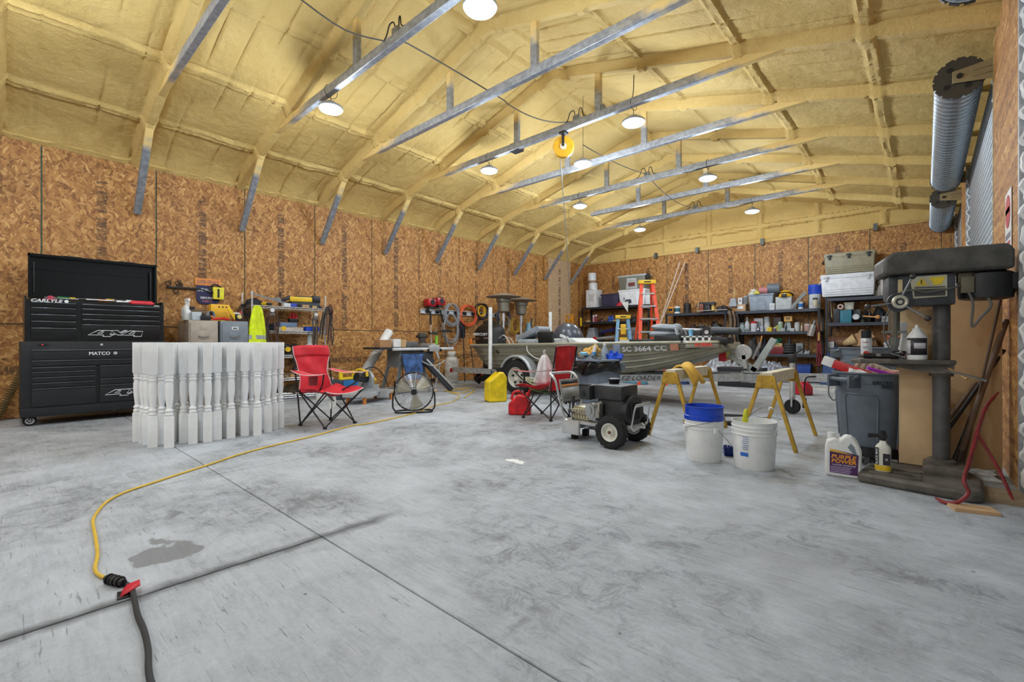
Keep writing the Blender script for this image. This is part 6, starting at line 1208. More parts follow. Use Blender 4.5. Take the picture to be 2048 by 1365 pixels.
# ------------------------------------------------------------------ buckets
BUK = mt((232, 233, 232), .42, var=.03)
def bucket(lab, p, r, h, parts=True):
    t = T('bucket', lab, 'bucket', tuple(p)); b = MB()
    b.lathe([(r*.88, 0), (r*.9, .006), (r*.985, h*.72), (r*1.03, h*.725), (r*1.03, h*.735), (r*.99, h*.75), (r*.995, h*.80), (r*1.03, h*.805), (r*1.03, h*.82), (r*.995, h*.83), (r*1.0, h*.88), (r*1.035, h*.885), (r*1.035, h*.9), (r*1.0, h*.91), (r*1.02, h*.99), (r*1.04, h), (r*.985, h), (r*.86, .012), (0, .01)], 48, cap=False); b.o('body', BUK, t); return t
def wire(par, pts, grip=True):
    b = MB(); b.tube(smooth_path(pts, 6), .0028, 6); w_ = b.o('bail', STEEL, par, w=True); return w_
b1 = atz(1408, 919); k1 = bucket('white bucket with a blue pail nested in its top', b1, .152, .375)
t = T('bucket', 'blue pail nested in the top of a white bucket', 'bucket', tuple(b1 + Vector((0, 0, .03)))); b = MB(); b.lathe([(.125, 0), (.146, .31), (.158, .312), (.158, .345), (.15, .35), (.151, .415), (.158, .418), (.158, .425), (.148, .425), (.14, .36), (.12, .02), (0, .02)], 48, cap=False); b.o('body', mt((16, 66, 190), .3, var=.08), t)
SC_ = RGT; wire(k1, [b1 + RGT*-.158 + Vector((0, 0, .27)), b1 + RGT*-.12 - FWD*.13 + Vector((0, 0, .31)), b1 + RGT*.02 - FWD*.18 + Vector((0, 0, .35))]); wire(k1, [b1 + RGT*.04 - FWD*.165 + Vector((0, 0, .28)), b1 + RGT*.10 - FWD*.19 + Vector((0, 0, .21)), b1 + RGT*.155 - FWD*.17 + Vector((0, 0, .145))])
for s in (-.158, .03): b = MB(); c = b1 + RGT*s - FWD*(.0 if s < 0 else .158) + Vector((0, 0, .27)); b.box(tuple(c), (.03, .03, .045), rot=(0, 0, YAW), bev=.005); b.o('bail_ear', BUK, k1, w=True)
b2p = atz(1508, 934); k2 = bucket('open white bucket with a lime brush inside it', b2p, .160, .37)
wire(k2, [b2p + RGT*.07 - FWD*.155 + Vector((0, 0, .27)), b2p + RGT*.10 - FWD*.15 + Vector((0, 0, .36)), b2p + RGT*.105 - FWD*.1 + Vector((0, 0, .465)), b2p + RGT*.07 - FWD*.02 + Vector((0, 0, .475)), b2p + RGT*.03 + FWD*.1 + Vector((0, 0, .40)), b2p + RGT*-.02 + FWD*.165 + Vector((0, 0, .29))])
b = MB(); c = b2p + RGT*.095 - FWD*.06 + Vector((0, 0, .472)); b.cyl(c - RGT*.02 - FWD*.02, c + RGT*.02 + FWD*.02, .009, n=10); b.o('bail_grip', WHITE, k2, w=True)
b = MB(); c = b2p + (-FWD*cos(.95) - RGT*sin(.95))*.1465 + Vector((0, 0, .12)); b.box(tuple(c), (.06, .01, .03), rot=(0, 0, YAW-.95), bev=.002); b.o('blue_label', mt((40, 110, 200), .5), k2, w=True)
b = MB()
for i in range(7):
    for k in range(2):
        a = -2.62 + .0*i; c = b2p + (-FWD*cos(.80+.14*k) - RGT*sin(.80+.14*k))*.1575 + Vector((0, 0, .16+.016*i)); b.box(tuple(c), (.018+.006*((i+k) % 3), .004, .004), rot=(0, 0, YAW-.80-.14*k))
b.o('printed_lines', mt((120, 140, 180), .6), k2, w=True, kind='stuff')
t = T('scrub_brush', 'lime scrub brush standing in the open white bucket', 'brush', tuple(b2p + RGT*-.07 + FWD*.02 + Vector((0, 0, .25)))); b = MB(); b.lathe([(.01, 0), (.018, .06), (.022, .12), (.018, .19), (.008, .21)], 14, TR(0, 0, 0, 0, .08, 0)); b.o('handle', mt((206, 206, 40), .5), t); b = MB(); b.box((0, 0, .03), (.035, .03, .07)); b.o('ferrule', mt((130, 130, 100), .5), t)
bb = atz(1462, 912); t = T('blue_brush', 'round blue and black bottle brush lying between the white buckets', 'brush', tuple(bb)); b = MB(); b.cyl((-.05, -.02, .04), (.03, .02, .04), .04, n=20)
rr = random.Random(4)
for i in range(160): a = rr.uniform(0, 6.28); k = rr.uniform(-.055, .035); p = Vector((k, k*.45, .04)); d = Vector((-.4*sin(a), .9*sin(a), cos(a))); b.bar(p + d*.035, p + d*.052, .004, .004)
b.o('bristles', mt((24, 50, 130), .6), t, kind='stuff'); b = MB(); b.cyl((.03, .02, .04), (.12, .06, .02), .006, n=8); b.o('wire_stem', STEEL, t)
# items on the floor behind the buckets
t = T('drill_bit_rail', 'black long tool with a grip on the floor behind the buckets', 'tool', tuple(atz(1450, 835))); p, q = atz(1442, 830, .02), atz(1500, 833, .02); b = MB(); b.bar(p, q, .03, .03, bev=.006); b.o('shaft', DKGREY, t, w=True); p, q = atz(1440, 845, .025), atz(1472, 848, .025); b = MB(); b.cyl(p, q, .03, n=12); b.o('grip', BLACK, t, w=True)
b = MB(); p = atz(1490, 832, .008); b.tube(smooth_path([p, p + Vector((.1, .03, .02)), p + Vector((.2, -.02, 0)), p + Vector((.3, .05, .01)), p+Vector((.42, .02, 0))], 5), .006, 6); b.t('chain_piece', STEEL, 'steel chain piece on the floor between the sawhorses', 'chain', tuple(p), w=True)
p = atz(1268, 768); coil('hose_coil', 'red hose coil on the floor behind the engine', 'hose', tuple(p + Vector((0, 0, .11))), .26, .025, 2, (200, 60, 48), (0, .08, 1)); coil('hose_coil', 'light blue hose coil under the red one', 'hose', tuple(p + Vector((0, 0, .04))), .27, .025, 2, (100, 170, 200), (0, .05, 1))
b = MB(); p, q = atz(1310, 752, .03), atz(1400, 757, .03); b.cyl(p, q, .02, n=8); b.t('long_stick', DKGREY, 'dark stick lying on the floor past the hose coils', 'stick', tuple(p), w=True)
# ------------------------------------------------------------------ degreaser jug and foam bottle
p = atz(1686, 952); t = T('degreaser_jug', 'white degreaser jug with a purple label by the round bin', 'jug', tuple(p), math.atan2(-p.x, p.y)*1 + .0); rz = MW[t.name].to_euler().z
b = MB(); b.prism([(-.105, 0), (.105, 0), (.11, .02), (.11, .20), (.085, .262), (.05, .30), (.012, .305), (-.02, .27), (-.045, .29), (-.10, .26), (-.11, .21), (-.11, .02)], -.06, .06, 'y'); b.o('body', WHITE, t, bevel=.014)
b = MB(); b.cyl((-.07, 0, .27), (-.07, 0, .315), .026, n=18); b.o('cap', WHITE, t); b = MB(); b.tube(smooth_path([(.0, 0, .26), (.03, 0, .298), (.07, 0, .27), (.095, 0, .20)], 5), .012, 8); b.o('handle', WHITE, t)
b = MB(); b.prism([(.028, .225), (.045, .255), (.065, .235), (.082, .175), (.07, .165)], -.0625, .0625, 'y'); b.o('grip_opening', mt((120, 132, 140), .5), t)
b = MB(); b.prism([(-.08, .03), (.085, .025), (.092, .175), (-.06, .20), (-.08, .20)], -.0625, -.0605, 'y'); lb = b.o('label', mt((74, 34, 92), .5), t)
b = MB(); b.prism([(-.08, .185), (.06, .17), (-.05, .20), (-.08, .20)], -.0632, -.0625, 'y'); b.o('gold_corner', mt((226, 180, 60), .5), lb)
OG = mt((240, 160, 40), .5)
text('PURPLE', TR(.005, -.063, .15) @ Matrix.Rotation(pi/2, 4, 'X'), .15, OG, t, height=.03, bold=.03, shear=.15); text('POWER', TR(.005, -.063, .117) @ Matrix.Rotation(pi/2, 4, 'X'), .15, OG, t, height=.03, bold=.03, shear=.15)
text('CLEANER DEGREASER', TR(.005, -.063, .09) @ Matrix.Rotation(pi/2, 4, 'X'), .14, NUM, t, height=.01)
b = MB()
for k in range(4): b.b2((-.075, -.0634, .035+.012*k), (.04+.01*(k % 2), -.0625, .04+.012*k))
b.o('fine_print', mt((190, 170, 200), .5), t, kind='stuff')
# ------------------------------------------------------------------ drill press
HC = mt((80, 77, 72), .55, var=.2, bump=.12); HD = mt((64, 66, 68), .5, var=.2); IRON = mt((112, 106, 98), .6, .2, c2=(82, 78, 72))
DX, DY = .085, 4.50; ha = .24
dp = T('drill_press', 'tall grey floor drill press at the edge of the roll-up door', 'drill press', (DX, DY, 0))
b = MB(); b.prism([(-.36, 4.06), (.20, 3.98), (.27, 4.02), (.29, 4.42), (.24, 4.62), (-.20, 4.58), (-.33, 4.44)], 0, .07, 'z'); b.o('base', IRON, dp, w=True, bevel=.02)
for k in range(3): b = MB(); b.bar((-.30, 4.13+.1*k, .072), (-.02, 4.10+.1*k, .072), .03, .016, up=(0, 0, 1), bev=.004); b.o('base_rib', IRON, dp, w=True)
b = MB(); b.b2((DX-.1, DY-.16, .06), (DX+.13, DY+.1, .13), .02); b.lathe([(.085, .12), (.08, .15), (.065, .16)], 22, TR(DX, DY, 0)); b.o('column_socket', IRON, dp, w=True)
b = MB(); b.cyl((DX, DY, .1), (DX, DY, 1.33), .049, n=26); b.o('column', mt((92, 92, 92), .45, .2, c2=(76, 74, 72)), dp, w=True)
H = TR(DX, DY, 0, rz=ha); b = MB(H); b.prism([(-.36, 1.475), (.32, 1.475), (.32, 1.60), (.29, 1.645), (-.30, 1.635), (-.36, 1.59)], -.18, .16, 'y'); b.o('belt_cover', HC, dp, w=True, bevel=.02)
b = MB(H); b.b2((-.27, -.13, 1.25), (.045, .07, 1.475), .02); b.b2((-.32, -.1, 1.29), (-.2, .07, 1.475), .02); b.o('head', HD, dp, w=True)
b = MB(H); b.prism([(-.185, 1.30), (-.005, 1.31), (-.005, 1.46), (-.205, 1.455)], -.136, -.129, 'y'); pl = b.o('warning_plate', mt((190, 184, 160), .5), dp, w=True)
b = MB(H); b.prism([(-.175, 1.39), (-.11, 1.392), (-.14, 1.445)], -.1385, -.1362, 'y'); b.prism([(-.10, 1.445), (-.015, 1.445), (-.037, 1.392), (-.077, 1.392)], -.1385, -.1362, 'y'); b.o('yellow_mark', mt((226, 196, 40), .5), pl, w=True, kind='stuff')
b = MB(H); b.b2((-.18, -.1385, 1.315), (-.015, -.1362, 1.365)); b.b2((-.18, -.1385, 1.372), (-.015, -.1362, 1.38)); b.b2((-.146, -.1395, 1.402), (-.139, -.138, 1.43)); b.o('plate_print', mt((70, 70, 66), .6), pl, w=True, kind='stuff')
b = MB(H); b.b2((-.27, -.135, 1.31), (-.245, -.13, 1.44)); b.o('depth_scale', mt((206, 186, 140), .5), dp, w=True)
hub = H @ Vector((-.275, -.17, 1.275)); nY = H.to_3x3() @ Vector((0, -1, 0)); 
b = MB(H); b.cyl((-.275, -.21, 1.275), (-.275, -.1, 1.275), .05, n=24); b.cyl((-.275, -.19, 1.275), (-.275, -.155, 1.275), .068, n=28); b.o('feed_hub', HD, dp, w=True)
b = MB(H); b.ring((-.275, -.212, 1.275), .036, .012, (0, 1, 0), 24, 8); b.disc((-.275, -.212, 1.275), .014, .012, (0, 1, 0), 12); b.o('hub_face', mt((196, 190, 172), .35, .4), dp, w=True)
for a in (1.25, 3.30, 5.55):
    p = Vector((-.275 + .04*cos(a), -.2, 1.275 + .04*sin(a))); q = Vector((-.275 + .19*cos(a), -.245, 1.275 + .18*sin(a))); b = MB(H); b.cyl(p, q, .0065, n=8); sp = b.o('feed_spoke', STEEL, dp, w=True); b = MB(H); b.sph(q, .02, 12); b.o('spoke_knob', mt((70, 68, 66), .3, .5), sp, w=True)
b = MB(H); b.cyl((-.27, 0-.02, 1.04), (-.27, -.02, 1.28), .034, n=18); b.o('quill', mt((120, 116, 104), .3, .7), dp, w=True); b = MB(H); b.cyl((-.27, -.02, .965), (-.27, -.02, 1.03), .03, .034, n=16); b.cyl((-.27, -.02, 1.03), (-.27, -.02, 1.05), .02, n=10); b.cyl((-.27, -.02, .935), (-.27, -.02, .965), .016, .022, 12); b.b2((-.34, -.05, 1.055), (-.2, .01, 1.075), .006); b.o('chuck', mt((130, 130, 126), .3, .8), dp, w=True)
b = MB(H); b.lathe([(.10, 1.285), (.135, 1.295), (.142, 1.33), (.142, 1.46), (.12, 1.475)], 30, TR(.23, .0, 0)); b.b2((.33, -.1, 1.345), (.40, .08, 1.455), .01); b.disc((.245, -.133, 1.38), .014, .01, (0, 1, 0), 12); b.o('motor', mt((44, 44, 46), .45), dp, w=True)
b = MB(H); b.b2((.06, -.1, 1.40), (.17, -.06, 1.47), .006); b.b2((.07, -.12, 1.33), (.14, -.07, 1.44), .006); b.o('motor_bracket', mt((120, 112, 92), .5, .3), dp, w=True)
b = MB(H); b.tube(smooth_path([(.08, -.11, 1.38), (.0, -.15, 1.36), (-.12, -.15, 1.34), (-.2, -.16, 1.36), (-.27, -.14, 1.33), (-.26, -.12, 1.26)], 6), .006, 6); b.tube(smooth_path([(.10, -.11, 1.36), (.13, -.12, 1.26), (.125, -.12, 1.10), (.17, -.12, 1.16), (.22, -.12, 1.24), (.19, -.11, 1.32), (.13, -.1, 1.36)], 6), .008, 6); b.tube(smooth_path([(-.28, -.13, 1.28), (-.34, -.14, 1.18), (-.35, -.13, 1.05), (-.33, -.12, .98), (-.30, -.1, .92)], 6), .005, 6); b.o('cable', mt((100, 96, 90), .6), dp, w=True)
b = MB(); b.prism([(-.42, 4.30), (-.36, 4.25), (.12, 4.36), (.16, 4.40), (.16, 4.56), (.06, 4.565), (-.38, 4.565), (-.42, 4.54)], .835, .865, 'z'); b.o('table', IRON, dp, w=True, bevel=.006)
b = MB(); b.prism([(-.30, .835), (.15, .835), (.15, .775), (.04, .77)], 4.40, 4.56, 'y'); b.lathe([(.066, .75), (.066, .86)], 22, TR(DX, DY, 0)); b.bar((.1, 4.40, .80), (.30, 4.28, .74), .018, .014); b.o('table_bracket', IRON, dp, w=True)
b = MB(); b.cyl((.12, 4.40, .81), (.21, 4.33, .745), .008, .009, 8); b.o('clamp_handle', mt((180, 140, 84), .5), dp, w=True)
zt = .866
t = T('spray_can', 'white spray can with a black cap on the drill press table', 'spray can', tuple(Vector((-.335, 4.42, zt)))); rz_ = math.atan2(.335, 4.42)
b = MB(); b.lathe([(.033, 0), (.0345, .006), (.0345, .145), (.031, .155)], 24); b.o('can', mt((214, 218, 222), .35, .2), t); b = MB(); b.lathe([(.031, .155), (.0325, .16), (.0325, .215), (.028, .22)], 24); b.o('cap', BLACK, t)
Mc = TR(rz=math.atan2(.335, 4.42)); b = MB(Mc); b.disc((0, -.0345, .04), .019, .002, (0, 1, 0), 22); b.o('red_emblem', mt((186, 56, 52), .5), t); text('rust', Mc @ TR(-.005, -.0352, .125) @ Matrix.Rotation(pi/2, 4, 'X'), .034, mt((186, 56, 52), .5), t, height=.012, bold=.02)
b = MB(Mc); b.b2((-.02, -.0352, .09), (.012, -.034, .093)); b.b2((-.02, -.0352, .08), (.016, -.034, .083)); b.o('fine_print', DKGREY, t, kind='stuff')
t = T('white_bottle', 'white bottle with a dark label on the drill press table', 'bottle', (-.045, 4.40, zt)); Mb = TR(rz=.01); b = MB(); b.lathe([(.055, 0), (.057, .006), (.057, .155), (.054, .17), (.028, .205), (.024, .208), (.026, .222), (.012, .226), (.008, .25)], 28); b.o('body', WHITE, t)
b = MB(); b.grid(lambda u, v: Vector((.0582*sin(-1.2+2.4*u), -.0582*cos(-1.2+2.4*u), .035+.12*v)), 20, 1); lb = b.o('label', mt((44, 42, 46), .5), t, solid=.001); b = MB(); b.grid(lambda u, v: Vector((.0592*sin(-.25+1.2*u), -.0592*cos(-.25+1.2*u), .08+.04*v)), 10, 1); b.grid(lambda u, v: Vector((.0592*sin(-1.1+.5*u), -.0592*cos(-1.1+.5*u), .04+.10*v)), 8, 1); b.o('label_print', mt((206, 200, 204), .5), lb, solid=.001)
t = T('trigger_bottle', 'white trigger spray bottle behind the dark labelled bottle', 'bottle', (-.115, 4.50, zt)); b = MB(); b.lathe([(.036, 0), (.038, .01), (.038, .06), (.030, .1), (.016, .2), (.014, .22)], 22); b.o('body', mt((226, 228, 228), .4), t); b = MB(); b.box((-.01, 0, .245), (.05, .026, .06), bev=.01); b.bar((-.03, 0, .25), (-.036, 0, .19), .01, .016); b.o('trigger', WHITE, t); b = MB(); b.grid(lambda u, v: Vector((.039*sin(-1+2*u), -.039*cos(-1+2*u), .015+.04*v)), 10, 1); b.o('label', mt((196, 120, 116), .5), t, solid=.001)
t = T('air_tool', 'black pistol grip air tool lying on the drill press table', 'air tool', (-.24, 4.40, zt), .1); b = MB(); b.cyl((-.11, 0, .022), (.08, .0, .022), .02, n=14); b.bar((.05, 0, .02), (.1, .03, .02), .03, .04, bev=.008); b.o('body', mt((36, 36, 38), .35), t); b = MB(); b.cyl((-.14, 0, .022), (-.11, 0, .022), .014, n=10); b.disc((-.02, 0, .03), .024, .02); b.o('nose', STEEL, t)
t = T('key_bunch', 'bunch of drill chuck keys and bits on the drill press table', 'keys', (-.13, 4.40, zt)); rr = random.Random(9)
for i in range(9): p = Vector((rr.uniform(-.04, .04), rr.uniform(-.03, .03), .012+.006*i)); d = Vector((rr.uniform(-1, 1), rr.uniform(-1, 1), rr.uniform(-.2, .3))).normalized()*.035; b = MB(); b.cyl(p-d, p+d, .007, n=8); b.o('key', STEEL if i % 3 == 0 else BLACK, t)
p = Vector((-.225, 4.21, .075)); t = T('foam_bottle', 'white foam bottle with yellow liquid and a black sprayer on the drill press base', 'bottle', tuple(p), math.atan2(-p.x, p.y)); b = MB(); b.lathe([(.044, 0), (.046, .008), (.046, .155), (.04, .175), (.02, .20), (.018, .215)], 24, sq=3.2); b.o('body', mt((224, 222, 210), .35), t)
b = MB(); b.lathe([(.0465, .008), (.0468, .03), (.0468, .045)], 24, sq=3.2, cap=False); b.o('yellow_liquid', mt((230, 190, 40), .3), t); b = MB(); b.cyl((0, 0, .21), (0, 0, .245), .017, n=12); b.cyl((0, 0, .25), (-.085, -.01, .243), .012, .016, 12); b.cyl((0, 0, .25), (0, 0, .285), .016, n=14); b.box((0, 0, .245), (.05, .03, .03), bev=.006); b.o('sprayer', BLACK, t)
b = MB(); b.b2((-.046, -.048, .05), (-.024, -.0455, .17)); b.o('side_label', BLACK, t); b = MB(); b.b2((.0, -.049, .05), (.042, -.0462, .13)); b.o('front_label', mt((40, 34, 46), .5), t)
text('BLACK MAX', TR(-.035, -.0485, .11) @ Matrix.Rotation(pi/2, 4, 'X') @ Matrix.Rotation(pi/2, 4, 'Z'), .11, NUM, t, height=.013, bold=.02); text('X', TR(.02, -.0495, .09) @ Matrix.Rotation(pi/2, 4, 'X'), .018, NUM, t)
# red pry bars and long handles leaning in the corner
def crow(lab, pts, r, c): b = MB(); n = len(pts); b.tube(smooth_path(pts, 6), lambda k: r*(1 if .06 < k < .94 else .65), 8); return b.t('pry_bar', mt(c, .45, c2=(110, 34, 34)), lab, 'pry bar', tuple(pts[0]), w=True)
e0 = [atd(1872, 998, 2.88), atd(1893, 1007, 2.80), atd(1918, 1004, 2.76), atd(1937, 986, 2.76), atd(1928, 960, 2.79), atd(1940, 920, 2.88), atd(1962, 840, 3.1), atd(1975, 810, 3.15), atd(1996, 786, 3.2)]
for p in e0: p.z = max(p.z, .015)
crow('red hooked pry bar leaning on the drill press base', e0, .011, (140, 40, 46)); e1 = [atd(1951, 862, 3.02), atd(1962, 880, 3.0), atd(1995, 935, 2.9), atd(2029, 1003, 2.8)]
e1[-1].z = .012; crow('second red pry bar crossing the first by the door jamb', e1, .009, (160, 44, 52))
# board panels standing behind
PLY = mt((212, 180, 138), .75, var=.06, ns=3); PLE = mt((214, 190, 150), .8)
t = T('particle_board_panel', 'tan board panel with a wooden knob standing behind the drill press', 'board', (0, 4.58, .074)); b = MB(); b.b2((-.144, 4.572, .074), (.12, 4.588, 1.235), .003); b.o('board', PLY, t, w=True); b = MB(); b.cyl((-.118, 4.575, .965), (-.118, 4.545, .965), .009, n=10); b.sph((-.118, 4.54, .965), .016, 12); b.o('knob', PLE, t, w=True); b = MB(); b.b2((-.149, 4.571, .074), (-.143, 4.589, 1.235)); b.o('edge_band', PLE, t, w=True)
t = T('particle_board_panel', 'wide tan board panel standing against the door post', 'board', (.27, 4.98, 0)); b = MB(); b.b2((.115, 4.96, .02), (.425, 4.985, 1.42), .003); b.o('board', PLY, t, w=True); b = MB(); b.b2((.111, 4.96, .02), (.117, 4.985, 1.42)); b.o('edge_band', PLE, t, w=True)
def stick(name, lab, a, e, da, de, r, c, r2=None, tip=None, cat='handle'):
    p, q = atd(*a, da), atd(*e, de); p.z = max(p.z, .02); t = T(name, lab, cat, tuple(p)); b = MB(); b.cyl(p, q, r, r2, 12); b.o('shaft', mt(c, .55), t, w=True)
    if tip: b = MB(); b.cyl(p, p.lerp(q, .14), r*1.25, r*1.2, 12); b.o('socket', mt(tip, .5), t, w=True)
    return t
stick('shovel', 'fat brown wooden handle leaning in the corner in front of the boards', (1908, 945), (2013, 640), 3.36, 3.42, .018, (112, 92, 76), tip=(70, 62, 58)); stick('garden_hoe', 'thin brown wooden handle leaning behind the drill press column', (1825, 948), (1968, 745), 3.55, 3.5, .014, (116, 96, 78))
stick('black_pole', 'black telescoping pole leaning beside the brown handles', (1840, 950), (2008, 700), 3.5, 3.42, .013, (36, 36, 38), tip=(26, 26, 28)); stick('black_pole', 'slim black rod with a tan collar leaning by the drill press column', (1896, 944), (1955, 800), 3.42, 3.46, .009, (44, 44, 46), tip=(190, 150, 110)); stick('push_broom', 'thin dark stick leaning highest in the corner', (1925, 935), (2010, 560), 3.40, 3.38, .009, (96, 76, 60))
t = T('coil_heap', 'brown cable and dark tool lying behind the foam bottle', 'cable', (-.06, 4.72, 0)); b = MB(); b.ring((-.1, 0, .13), .06, .016, (.9, .3, .1), 18, 8); b.o('cable', mt((110, 66, 50), .6), t); b = MB(); b.cyl((-.08, .02, .13), (.12, .08, .12), .045, .03, 14); b.box((0, 0, .05), (.2, .12, .1), bev=.01); b.o('tool', BLACK, t)
rag('crumpled_paper', 'white crumpled paper on the floor behind the drill press base', 'paper', (.28, 4.78, 0), (.12, .07, .06), (200, 204, 204), 51); b = MB(); b.box((0, 0, .01), (.2, .12, .02)); b.t('wood_scrap', mt((196, 160, 120), .8), 'thin tan wood scrap on the floor by the door jamb', 'wood scrap', tuple(atz(1945, 1022)), .3)
b = MB(); b.box((0, 0, .015), (.22, .3, .03)); b.t('wood_block', mt((150, 130, 104), .8), 'low wooden offcut beside the drill press base', 'wood block', (.36, 4.25, 0), .1)
# dust pan paper by chair, small debris
b = MB(); lump(b, (0, 0, 0), (.08, .06, .03), 61); b.t('torn_paper', mt((190, 196, 204), .7), 'torn white and blue paper on the floor under the washer handle', 'paper', tuple(atz(1136, 848)))
# ------------------------------------------------------------------ steel shelving along the far wall
SHB = mt((34, 36, 40), .5, .2); SHG = mt((62, 66, 74), .5, .25)
YF = 12.95
def unit(lab, x0, x1, levels, m=SHG, top=None):
    t = T('steel_shelving', lab, 'shelving', ((x0+x1)/2, YF+.29, 0)); h = levels[-1]
    for x in (x0, x1):
        for y in (YF, YF+.56):
            b = MB(); b.b2((x-.022, y-.022, 0), (x+.022, y+.022, h)); 
            b.o('post', SHB, t, w=True)
    for z in levels:
        b = MB(); b.b2((x0, YF-.02, z-.07), (x1, YF+.01, z)); b.b2((x0, YF+.55, z-.07), (x1, YF+.58, z)); b.b2((x0, YF-.015, z-.02), (x1, YF+.57, z-.002)); b.o('shelf', m, t, w=True)
    return t
Z1, Z2, Z3, Z4 = (.15, 1.03, 1.62, 2.10), (.15, 1.27, 1.79), (.10, .68, 1.24, 1.78), (.12, .84, 1.42, 2.0)
unit('black shelving unit behind the orange stepladder', -8.5, -6.15, Z1, SHB); unit('dark shelving unit topped with a black bench vise', -5.60, -3.78, Z2); unit('grey shelving unit crowded with jars, tubs and a grey tote', -3.70, -1.87, Z3); unit('grey shelving unit carrying two coolers', -1.72, .34, Z4)
def it(kind, name, cat, lab, u0, u1, v0, zs, c, Y=13.05, d=None, c2=None, grp=None, v1=None, **k):
    x0, x1 = aty(u0, 650, Y).x, aty(u1, 650, Y).x; w = max(.02, x1-x0); cx = (x0+x1)/2
    z1 = aty((u0+u1)/2, v0, Y).z; zs = aty((u0+u1)/2, v1, Y).z if v1 else zs; h = max(.03, z1-zs); d = d or min(w, .4); loc = (cx, Y+d/2, zs+.001)
    t = T(name, lab, cat, loc, 0, grp); m = mt(c, k.get('rough', .5)); m2 = mt(c2 or tuple(int(x*.75) for x in c), .5)
    if kind == 'box':
        b = MB(); b.box((0, 0, h/2), (w, d, h), bev=min(.006, h*.08)); b.o('body', m, t)
        b = MB(); b.box((0, -d/2-.001, h*.55), (w*.55, .003, h*.4)); b.o('label', m2, t)
    elif kind == 'tote':
        b = MB(); b.box((0, 0, h*.45), (w*.86, d*.86, h*.9), bev=.015, tx=1.12, ty=1.12); b.o('body', m, t)
        b = MB(); b.box((0, 0, h*.94), (w*1.02, d*1.02, h*.12), bev=.012); b.o('lid', m2, t); b = MB(); b.prism([(-w*.2, h*.05), (w*.2, h*.05), (w*.16, h*.8), (-w*.16, h*.8)], -d*.475, -d*.42, 'y'); b.o('front_panel', m2, t)
    elif kind == 'jar':
        r = w/2; b = MB(); b.lathe([(r*.92, 0), (r, h*.05), (r, h*.75), (r*.85, h*.8)], 18); b.o('body', m, t); b = MB(); b.lathe([(r*.9, h*.8), (r*.95, h*.82), (r*.95, h*.97), (r*.8, h)], 18); b.o('lid', m2, t)
    elif kind == 'bottle':
        r = w/2; b = MB(); b.lathe([(r*.92, 0), (r, h*.05), (r, h*.55), (r*.35, h*.75), (r*.33, h*.82)], 16); b.o('body', m, t); b = MB(); b.lathe([(r*.42, h*.8), (r*.42, h*.95), (r*.3, h)], 12); b.o('cap', m2, t)
    elif kind == 'can':
        r = w/2; b = MB(); b.lathe([(r, 0), (r, h*.97), (r*.9, h)], 18); b.o('body', m, t); b = MB(); b.lathe([(r*1.01, h*.25), (r*1.01, h*.75)], 18, cap=False); b.o('label', m2, t)
    elif kind == 'roll':
        r = h/2; b = MB(); b.cyl((-w/2, 0, r), (w/2, .04, r), r, n=20); b.o('roll', m, t); b = MB(); b.disc((-w/2, 0, r), r*.35, .01, (1, 0, 0), 14); b.o('core', m2, t)
    elif kind == 'rag':
        b = MB(); lump(b, (0, 0, 0), (w/2, d/2, h*.85), k.get('seed', int(u0)), 20, k.get('amp', .35)); b.o('cloth', m, t)
    elif kind == 'cone':
        b = MB(); b.box((0, 0, h/2), (w, d, h), bev=.005, tx=.6, ty=.6); b.o('body', m, t); b = MB(); b.box((0, 0, .01), (w*1.05, d*1.05, .02)); b.o('foot', m2, t)
    return t
W_ = (222, 222, 222); GRY = (150, 156, 162); BK = (34, 34, 36); CB = (176, 140, 100)
z = Z1[3]
it('box', 'paper_carton', 'box', 'white carton of rolls standing at the end of the black shelving', 1172, 1192, 580, z, W_, c2=(200, 200, 200)); zz = aty(1182, 580, 13.05).z
it('roll', 'x', 'x', 'x', 1, 2, 500, z, W_) if False else None
for (v0, v1, u0, u1, c, lab) in ((566, 579.5, 1174, 1189, W_, 'white paper roll standing on the carton of rolls'), (561.5, 566, 1173.5, 1187.5, (150, 116, 84), 'brown tape ring between the two white rolls'), (546, 561.5, 1173, 1187, W_, 'topmost white paper roll of the stack by the corner')):
    it('can', 'paper_roll', 'paper roll', lab, u0, u1, v0, 0, c, v1=v1, c2=c)
it('tote', 'storage_tote', 'tote', 'dark purple storage tote on the black shelving', 1201, 1237, 588, z, (56, 52, 78), c2=(50, 46, 72)); it('rag', 'red_strap', 'strap', 'red strap bundle next to the purple tote', 1231, 1244, 604, z, (196, 50, 64), Y=12.96, d=.12)
cl = it('tote', 'cooler', 'cooler', 'white cooler with a dark emblem on the black shelving', 1236, 1291, 579, z, (232, 234, 236), c2=(226, 228, 230), d=.42)
m_ = Vector(cl.location); b = MB(); b.box((-.25, -.205, .22), (.03, .01, .05)); b.box((-.12, -.205, .12), (.22, .01, .09)); b.prism([(-.22, .165), (.0, .165), (-.06, .20), (-.1, .18), (-.15, .205)], -.21, -.2, 'y'); b.o('emblem', mt((50, 62, 72), .5), cl, kind='stuff')
zc2 = aty(1263, 579.5, 13.05).z; co = it('tote', 'cooler', 'cooler', 'olive grey tote with a pale lid stacked on the white cooler', 1235, 1292, 550, zc2, (118, 118, 104), c2=(176, 180, 178), d=.42); text('Coleman', TR(-.02, -.225, .33) @ Matrix.Rotation(pi/2, 4, 'X'), .26, NUM, co, height=.07)
b = MB(); b.box((0, -.205, .16), (.22, .01, .11)); b.o('photo_label', mt((120, 60, 54), .5), co); it('jar', 'beverage_jug', 'jug', 'white round drink jug seen through the orange ladder', 1284, 1301, 581, z, W_); it('box', 'black_box', 'box', 'black item on top of the olive grey tote edge', 1290, 1297, 547, aty(1290, 557, 13.0).z, BK)
